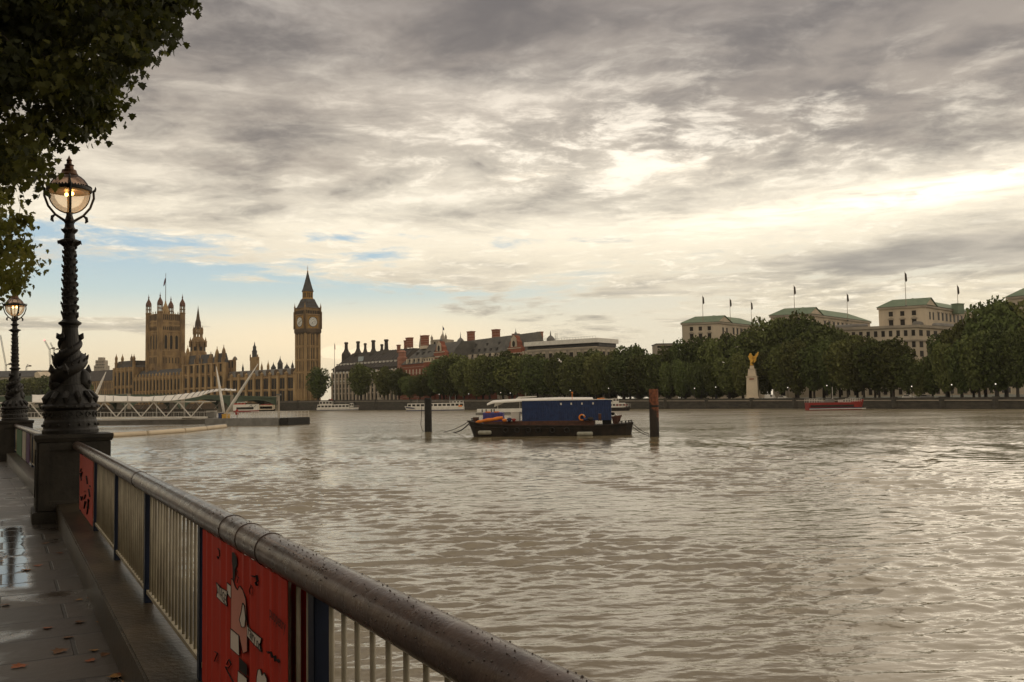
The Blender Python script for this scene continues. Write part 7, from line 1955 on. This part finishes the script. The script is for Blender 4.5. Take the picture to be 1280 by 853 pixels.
def podium():
    # lower office wings in front of and around the right block
    ze = 34.0
    A, C, B = onz(1026,411.6,ze), onz(1146,406.8,ze), onz(1236,413.4,ze); B = C+(B-C)*1.7
    off = Vector((C.x, C.y, 0)); root = empty('office_wing', (C.x, C.y, 0), 0, 'lower stone office wing below the right green-roofed block, with rows of square windows', 'building')
    ff, fs = fac_pts(A, C, 0), fac_pts(C, B, 0); P = M_['portland']
    side = B-C
    q = lambda z: [Vector((p.x, p.y, z))-off for p in (A, C, C+side, A+side)]
    MB().hexa(q(4), q(ze)).build('wall', P, root)
    def put(mb, f, name, mat): mb.xf(lambda p: f.world(p.x, p.y, p.z)-off); return mb.build(name, mat, root)
    for f, n in ((ff, 13), (fs, 18)):
        mb = MB(); mb.box(-.3, f.L+.6, -.7, .1, ze-.9, ze+.25); mb.box(-.3, f.L+.4, -.4, .1, ze-6.6, ze-6.0); put(mb, f, 'cornice', M_['portland_grey'])
        mb = MB(); w = f.L/n
        for i in range(n):
            x = w*(i+.5)
            for k in range(7): zt = ze-1.9-(0 if k == 0 else .9)-k*4.0; mb.box(x-w*.23, x+w*.23, -.1, .1, zt-2.5, zt)
        put(mb, f, 'window', M_['window'])
    # glazed barrel vents on the roof terrace
    mb = MB(); mb.tube([fs.world(8, 5, ze+1.2)-off, fs.world(fs.L-4, 5, ze+1.2)-off], 1.3, 12); mb.tube([ff.world(6, 5, ze+.9)-off, ff.world(ff.L*.5, 5, ze+.9)-off], 1.0, 12); mb.build('roof_duct', M_['lead'], root)
podium()
# ------------------------------------------------------------------ embankment trees
M_['far_leaf'] = pmat('plane_foliage', (.125,.142,.046), (.060,.070,.027), .22, .8, spec=.08, objrand=.42, detail=6)
M_['bush_leaf'] = pmat('bush_foliage', (.062,.068,.032), (.032,.038,.02), .25, .8, spec=.15, objrand=.2)
def crown_mesh(name, seed, H=1.0, n=2600, wide=.62, leaf=.035):
    """crown of unit height made of leaf clumps spread over and inside overlapping lobes"""
    rs = random.Random(seed); lobes = []
    for i in range(15):
        t = i/14; a = i*2.4+rs.uniform(-.5, .5); zz = .29+.56*t + rs.uniform(-.05, .05)
        rr = wide*(.52*math.sin(math.pi*min(1, (1.08-t)**.8))+.06)*rs.uniform(.75, 1.1)
        lobes.append((Vector((math.cos(a)*rr*.75, math.sin(a)*rr*.75, zz)), rs.uniform(.13, .21)))
    lobes.append((Vector((0,0,.84)), .15)); lobes.append((Vector((0,0,.45)), .28)); lobes.append((Vector((0.03,0,.62)), .25))
    vs = []; fs = []
    tot = sum(r*r for _, r in lobes)
    for c, r in lobes:
        for k in range(int(n*r*r/tot)):
            d = Vector((rs.gauss(0,1), rs.gauss(0,1), rs.gauss(0.15,1))).normalized()
            p = c + d*r*(1 - abs(rs.gauss(0, .17)))*rs.uniform(.93, 1.08)
            L = leaf*rs.uniform(.5, 1.35); q = Matrix.Rotation(rs.uniform(0,6.28), 3, 'Z') @ Matrix.Rotation(rs.uniform(-1.3,1.3), 3, 'X') @ Matrix.Rotation(rs.uniform(-1.2,1.2), 3, 'Y')
            m = len(vs); k5 = 5
            for j in range(k5):
                a = 2*math.pi*j/k5; w = rs.uniform(.55, 1.1)
                vs.append(q @ Vector((math.cos(a)*L*w, math.sin(a)*L*w, rs.uniform(-.2,.2)*L)) + p)
            fs.append(tuple(range(m, m+k5)))
    me = bpy.data.meshes.new(name); me.from_pydata([tuple(v) for v in vs], [], fs); me.update(); return me
def trunk_mesh(name, seed):
    rs = random.Random(seed); mb = MB()
    mb.tube([(0,0,-.05),(.004,0,.12),(-.005,.004,.30),(0,0,.60)], [.030,.024,.020,.009], 8)
    for i in range(7):
        a = i*2.1+rs.uniform(-.3,.3); z = rs.uniform(.2,.42); r = rs.uniform(.16,.3)
        mb.tube([(0,0,z),(math.cos(a)*r*.5, math.sin(a)*r*.5, z+.10),(math.cos(a)*r, math.sin(a)*r, z+.24)], [.012,.008,.003], 5)
    me = bpy.data.meshes.new(name); me.from_pydata(mb.v, [], mb.f); me.update(); return me
CR = [crown_mesh('crown', s, n=5200, wide=w, leaf=.025) for s, w in ((1,.62),(2,.70),(3,.58),(4,.66),(5,.74),(6,.6))]
for me in CR: me.materials.append(M_['far_leaf'])
TK = [trunk_mesh('trunk', s) for s in (1,2,3)]
for me in TK: me.materials.append(M_['trunk'])
tree_protos = []
for i in range(6):
    o = empty('plane_tree'); a = bpy.data.objects.new('crown', CR[i]); link(a); a.parent = o
    b_ = bpy.data.objects.new('trunk', TK[i % 3]); link(b_); b_.parent = o
    tree_protos.append([o, a, b_, False])
rs_t = random.Random(17)
ALLTREES = []
def far_tree(px, ytop, setback, label, group, k=None, wide=1.0, d=None, zg=None):
    bd, bz = bank_at(px); d = d if d else bd+setback; zg = (bz-1.0) if zg is None else zg
    x, y = ground_xy(px, d); h = at(px, ytop, d).z - zg
    p = tree_protos[k if k is not None else rs_t.randrange(6)]
    if not p[3]: o = p[0]; p[3] = True
    else:
        o = p[0].copy(); link(o)
        for ch in (p[1], p[2]): c = ch.copy(); link(c); c.parent = o
    o.location = (x, y, zg-.1); o.rotation_euler = (0, 0, rs_t.uniform(0, 6.28)); s = h/.99
    o.scale = (s*wide, s*wide, s); tag(o, label, 'tree', group); return o
# (px, crown top) along the front row by the wall, then the taller rows behind
front = [(398,461.5),(451,455.5),(481,458.5),(499,461),(512,469),(525,470),(538,466),(550,451),(563,447.5),(580,447.5),(596,449),(612,446.5),(629,445.5),(646,444),(663,446.5),(680,447.5),(697,446.5),(713,446),(730,447),(745,443.5),(762,445.5),(779,446),(797,443.5),(815,447),(833,452),(852,452),(871,455),(891,455),(911,448),(928,444),(958,440),(977,434),(998,428),(1018,432),(1040,429),(1060,428),(1080,431),(1099,425),(1117,424),(1136,441),(1150,452),(1166,442),(1183,430),(1203,424),(1224,416),(1247,412),(1272,414)]
back = [(555,446),(570,445.5),(604,443.5),(640,441.5),(672,444),(706,443.5),(738,440.5),(771,437.5),(788,434.5),(800,436),(818,441),(838,436),(857,428),(876,424),(895,421.5),(912,421),(929,421),(946,413),(962,402),(980,396.5),(996,397),(1013,399.5),(1030,408),(1050,414),(1072,418),(1094,424),(1114,424),(1186,412),(1202,408),(1217,410),(1232,386),(1246,379),(1258,376),(1272,382)]
LM = [(384,'the clock tower'),(418,'the office block flagpole'),(457,'the flared chimneys'),(505,'the corner turret of the red brick'),(535,'the black mooring pile'),(549,'the Gothic pinnacles'),(589,'the left banded chimney'),(620,'the tallest banded chimney'),(643,'the brick gable'),(676,'the red chimney by the white roof'),(700,'the white roof band'),(747,'the corner of the white roof'),(780,'the white boat with black hull'),(818,'the rusty mooring pile'),(834,'the grey flat block'),(879,'the leftmost green gable'),(941,'the gilded eagle'),(993,'the tall middle flagpole'),(1046,'the red boat'),(1087,'the end of the middle green roof'),(1132,'the tallest flagpole'),(1157,'the corner of the right green roof'),(1198,'the green roof box'),(1262,'the block at the right edge')]
def tree_label(px, row, used):
    best = sorted(LM, key=lambda l: abs(l[0]-px))
    for (lx, nm) in best[:6]:
        dx = px-lx; side = 'straight below' if abs(dx) < 5 else ('just right of' if 0 < dx < 14 else 'just left of' if -14 < dx < 0 else 'a little right of' if 0 < dx < 32 else 'a little left of' if -32 < dx < 0 else 'well right of' if dx > 0 else 'well left of')
        t = '%s plane tree %s %s' % (row, side, nm)
        if t not in used: used.add(t); return t
    return '%s plane tree at column %d' % (row, px)
used = set()
for px, yt in front: far_tree(px, yt, 13+rs_t.uniform(-2, 3), tree_label(px, 'front-row riverside', used), 'plane trees along the embankment', wide=rs_t.uniform(.80, 1.05)*(1 if px < 800 else .82))
for px, yt in back: far_tree(px, yt, 34+rs_t.uniform(-5, 9), tree_label(px, 'taller back-row', used), 'taller trees behind the embankment', wide=rs_t.uniform(.72, .95)*(1 if px < 800 else .85))
for i, px in enumerate((690, 708, 727, 744, 763, 781, 799, 817, 836, 856, 876, 896, 916)):
    nr = min(LM, key=lambda l: abs(l[0]-px))
    far_tree(px, 482+1.5*math.sin(i*2.2), 62+5*math.sin(i*1.7), 'low dark bush behind the trees, ' + ('left of ' if px < nr[0] else 'right of ') + nr[1] + (', outer one' if abs(px-nr[0]) > 12 else ''), 'garden bushes behind the embankment trees', wide=2.0)
for i, (s_, y_, nm) in enumerate(((-7.5, 7.6, 'just behind the photographer'), (-19.0, 7.8, 'farther back along the walk'))):  # trees out of view, added to shade the promenade
    q = tree_protos[i]; o = q[0].copy(); link(o)
    for ch in (q[1], q[2]): c = ch.copy(); link(c); c.parent = o
    o.location = rl(s_, y_, -.1); o.rotation_euler = (0, 0, i*1.7); o.scale = (19, 19, 18)
    tag(o, 'unseen tall plane tree added inland to shade the promenade, ' + nm, 'tree', 'plane trees on the near promenade')
# far-left bushes across the bridge
fb = MB(); a1 = ground_xy(-160, 620); a2 = ground_xy(100, 700); fb.prism([a1, a2, (a2[0]*1.6, a2[1]*1.6), (a1[0]*1.6, a1[1]*1.6)], -3, 5.0); tag(fb.build('south_bank_ground', M_['grass']), kind='structure')
for i, (px, yt, lab) in enumerate([(-14,478,'cut off by the left edge'),(6,474,'left of the farther lamp'),(26,476,'right beside the farther lamp'),(38,474.5,'below the dark roof end of the long hall'),(50,472,'below the white flat block'),(63,471,'close left of the nearer lamp base'),(78,473,'hidden partly by the nearer lamp base'),(100,474,'right of the nearer lamp, before the long dark building')]):
    o = far_tree(px, yt, 0, 'rounded green tree far left '+lab, 'trees far left beyond the bridge', wide=1.25, d=760+12*(i % 3), zg=4.5)

# ------------------------------------------------------------------ small things on the far embankment
def street_lights():
    pts = [(868.5,485.5),(895,484),(1034,482),(1140,483),(1190,481),(761,485.5),(713,488),(626,491),(586,492.5),(638,491.5),(549,493),(985,484.5),(1245,480)]
    for i, (px, yt) in enumerate(pts):
        bd, bz = bank_at(px); d = bd+3; x, y = ground_xy(px, d); h = at(px, yt, d).z-bz+1
        near = min(LM, key=lambda l: abs(l[0]-px))
        r = empty('street_light', (x, y, bz-1), 0, 'embankment lamp post with white globe %s %s' % ('left of' if px < near[0] else 'right of', near[1]), 'street light', 'globe lamps on the embankment')
        MB().lathe([(.22,0),(.2,.6),(.09,.9),(.07,h-.4),(.14,h-.35)], n=8).build('lamp_post', M_['black_iron'], r)
        MB().sphere((0,0,h-.05), .22, 10, 8).build('lamp_globe', M_['globe_lit'], r, smooth=True)
M_['globe_lit'] = emis('lit_globe', (1, .95, .82), .45)
street_lights()
def car(px, wpx, label, m, van=False, hgt=1.5):
    bd, bz = bank_at(px); d = bd*1.022; x, y = ground_xy(px, d); L = wpx/F*d
    tA = Vector(ground_xy(px-20, bank_at(px-20)[0])+(0,)); tB = Vector(ground_xy(px+20, bank_at(px+20)[0])+(0,)); rz = math.atan2(tB.y-tA.y, tB.x-tA.x)
    L = 4.9 if van else 4.3
    r = empty('van' if van else 'car', (x, y, bz-.62), rz, label, 'van' if van else 'car', 'vehicles on the embankment road')
    if van: P = [(-L/2,.35),(L/2-.05,.35),(L/2,.9),(L/2-.5,1.15),(L/2-1.1,2.05),(-L/2,2.1)]
    else: P = [(-L/2,.35),(L/2,.35),(L/2,.75),(L/2-.9,.92),(L/2-1.6,hgt),(-L/2+.9,hgt),(-L/2+.2,.98),(-L/2,.9)]
    MB().slabpoly(P, -.85, .85).build('body', M_[m], r, bevel=.06)
    mb = MB()
    if van: mb.slabpoly([(L/2-1.75,1.25),(L/2-.62,1.25),(L/2-1.15,1.92),(L/2-1.75,1.92)], -.87, .87)
    else: mb.slabpoly([(-L/2+.55,1.0),(L/2-1.05,1.0),(L/2-1.68,hgt-.1),(-L/2+.95,hgt-.1)], -.87, .87)
    mb.build('window', M_['window'], r)
    for sx in (-L/2+.8, L/2-.85):
        for sy in (-.8, .8):
            MB().tube([(sx, sy-.1, .33), (sx, sy+.1, .33)], .33, 12).build('wheel', M_['tar'], r)
car(963, 13, 'white van parked on the embankment right of the eagle column', 'white', True)
car(979, 10, 'pale car parked right behind the white van, right of the eagle column', 'white_steel')
car(1136, 12, 'silver car between the trunks below the tallest flagpole', 'white_steel'); car(1158, 12, 'grey car to the right of the silver car below the ministry', 'grey_steel')
car(477, 13, 'pale van on the embankment below the flared chimneys', 'portland_grey', True); car(413.5, 9, 'red car at the foot of the dark office block', 'red')
def flag_post():
    x, y = ground_xy(418.4, 640); bz = bank_at(418)[1]-1
    r = empty('flagpole', (x, y, bz), 0, 'tall white flagpole standing right of the clock tower', 'flagpole'); h = at(418.4, 429, 640).z-bz
    MB().tube([(0,0,0),(0,0,h)], [.34,.16], 8).build('pole', M_['white_steel'], r); MB().lathe([(.8,0),(.8,.8),(.4,1.2)], n=8).build('pole_base', M_['portland_grey'], r)
    MB().slabpoly([(.1,h-.5),(.5,h-1.5),(.6,h-4.6),(.1,h-4.2)], -.1, .1).build('flag', M_['brick'], r)
flag_post()
def gull(px, py, d, label, span=1.1, bank=.3, rz=0.0):
    p = at(px, py, d); r = empty('gull', p, rz, label, 'bird', 'gulls over the river'); r.rotation_euler = (bank, .1, rz)
    mb = MB()
    n = 9; P = [(-.22,0,.0),(-.16,0,.01),(-.05,0,.02),(.06,0,.02),(.16,0,.015),(.22,0,.02),(.27,0,.02),(.31,0,.01)]
    mb.tube(P, [.015,.04,.065,.068,.05,.042,.035,.008], 8); b = mb.build('body', M_['white'], r, smooth=True)
    for s in (-1, 1):
        mb = MB(); ch = [(0,.05,.15,-.06,.02),(.5,.25,.13,-.02,.14),(1,.5,.02,.0,.10)]
        V = []
        for t, yy, w, xo, z in ((0,.04,.13,.0,.03),(.35,.22,.13,.04,.11),(.7,.40,.09,.01,.10),(1,.56,.015,-.10,.06)):
            V += [(xo+w*.5, s*yy*span/1.1, z), (xo-w*.5, s*yy*span/1.1, z), (xo-w*.5, s*yy*span/1.1, z-.012), (xo+w*.5, s*yy*span/1.1, z-.012)]
        mb._add(V, [(i*4+j, i*4+4+j, i*4+4+(j+1) % 4, i*4+(j+1) % 4) for i in range(3) for j in range(4)]+[(0,1,2,3),(12,15,14,13)])
        mb.build('wing', M_['white'], r)
gull(699.5, 451.5, 118, 'white gull flying in front of the trees above the blue container', 1.3, .5, .4)
gull(921.5, 434, 210, 'small pale gull before the trees upper left of the gilded eagle', 1.2, -.3, 1.2)
gull(904, 453.4, 190, 'pale gull before the trees lower left of the gilded eagle', 1.2, .3, .2)
# ------------------------------------------------------------------ thin evening haze over the river
def haze():
    o = MB().box(-1400, 900, -120, 2600, -3, 150).build('haze', None); tag(o, kind='stuff')
    m = bpy.data.materials.new('haze'); m.use_nodes = True; nt = m.node_tree; nt.nodes.clear()
    v = nd(nt, 'ShaderNodeVolumePrincipled'); v.inputs['Color'].default_value = (.92, .90, .86, 1); v.inputs['Density'].default_value = .00005; v.inputs['Anisotropy'].default_value = .3
    out = nd(nt, 'ShaderNodeOutputMaterial'); nt.links.new(v.outputs[0], out.inputs['Volume'])
    o.data.materials.append(m)
haze()
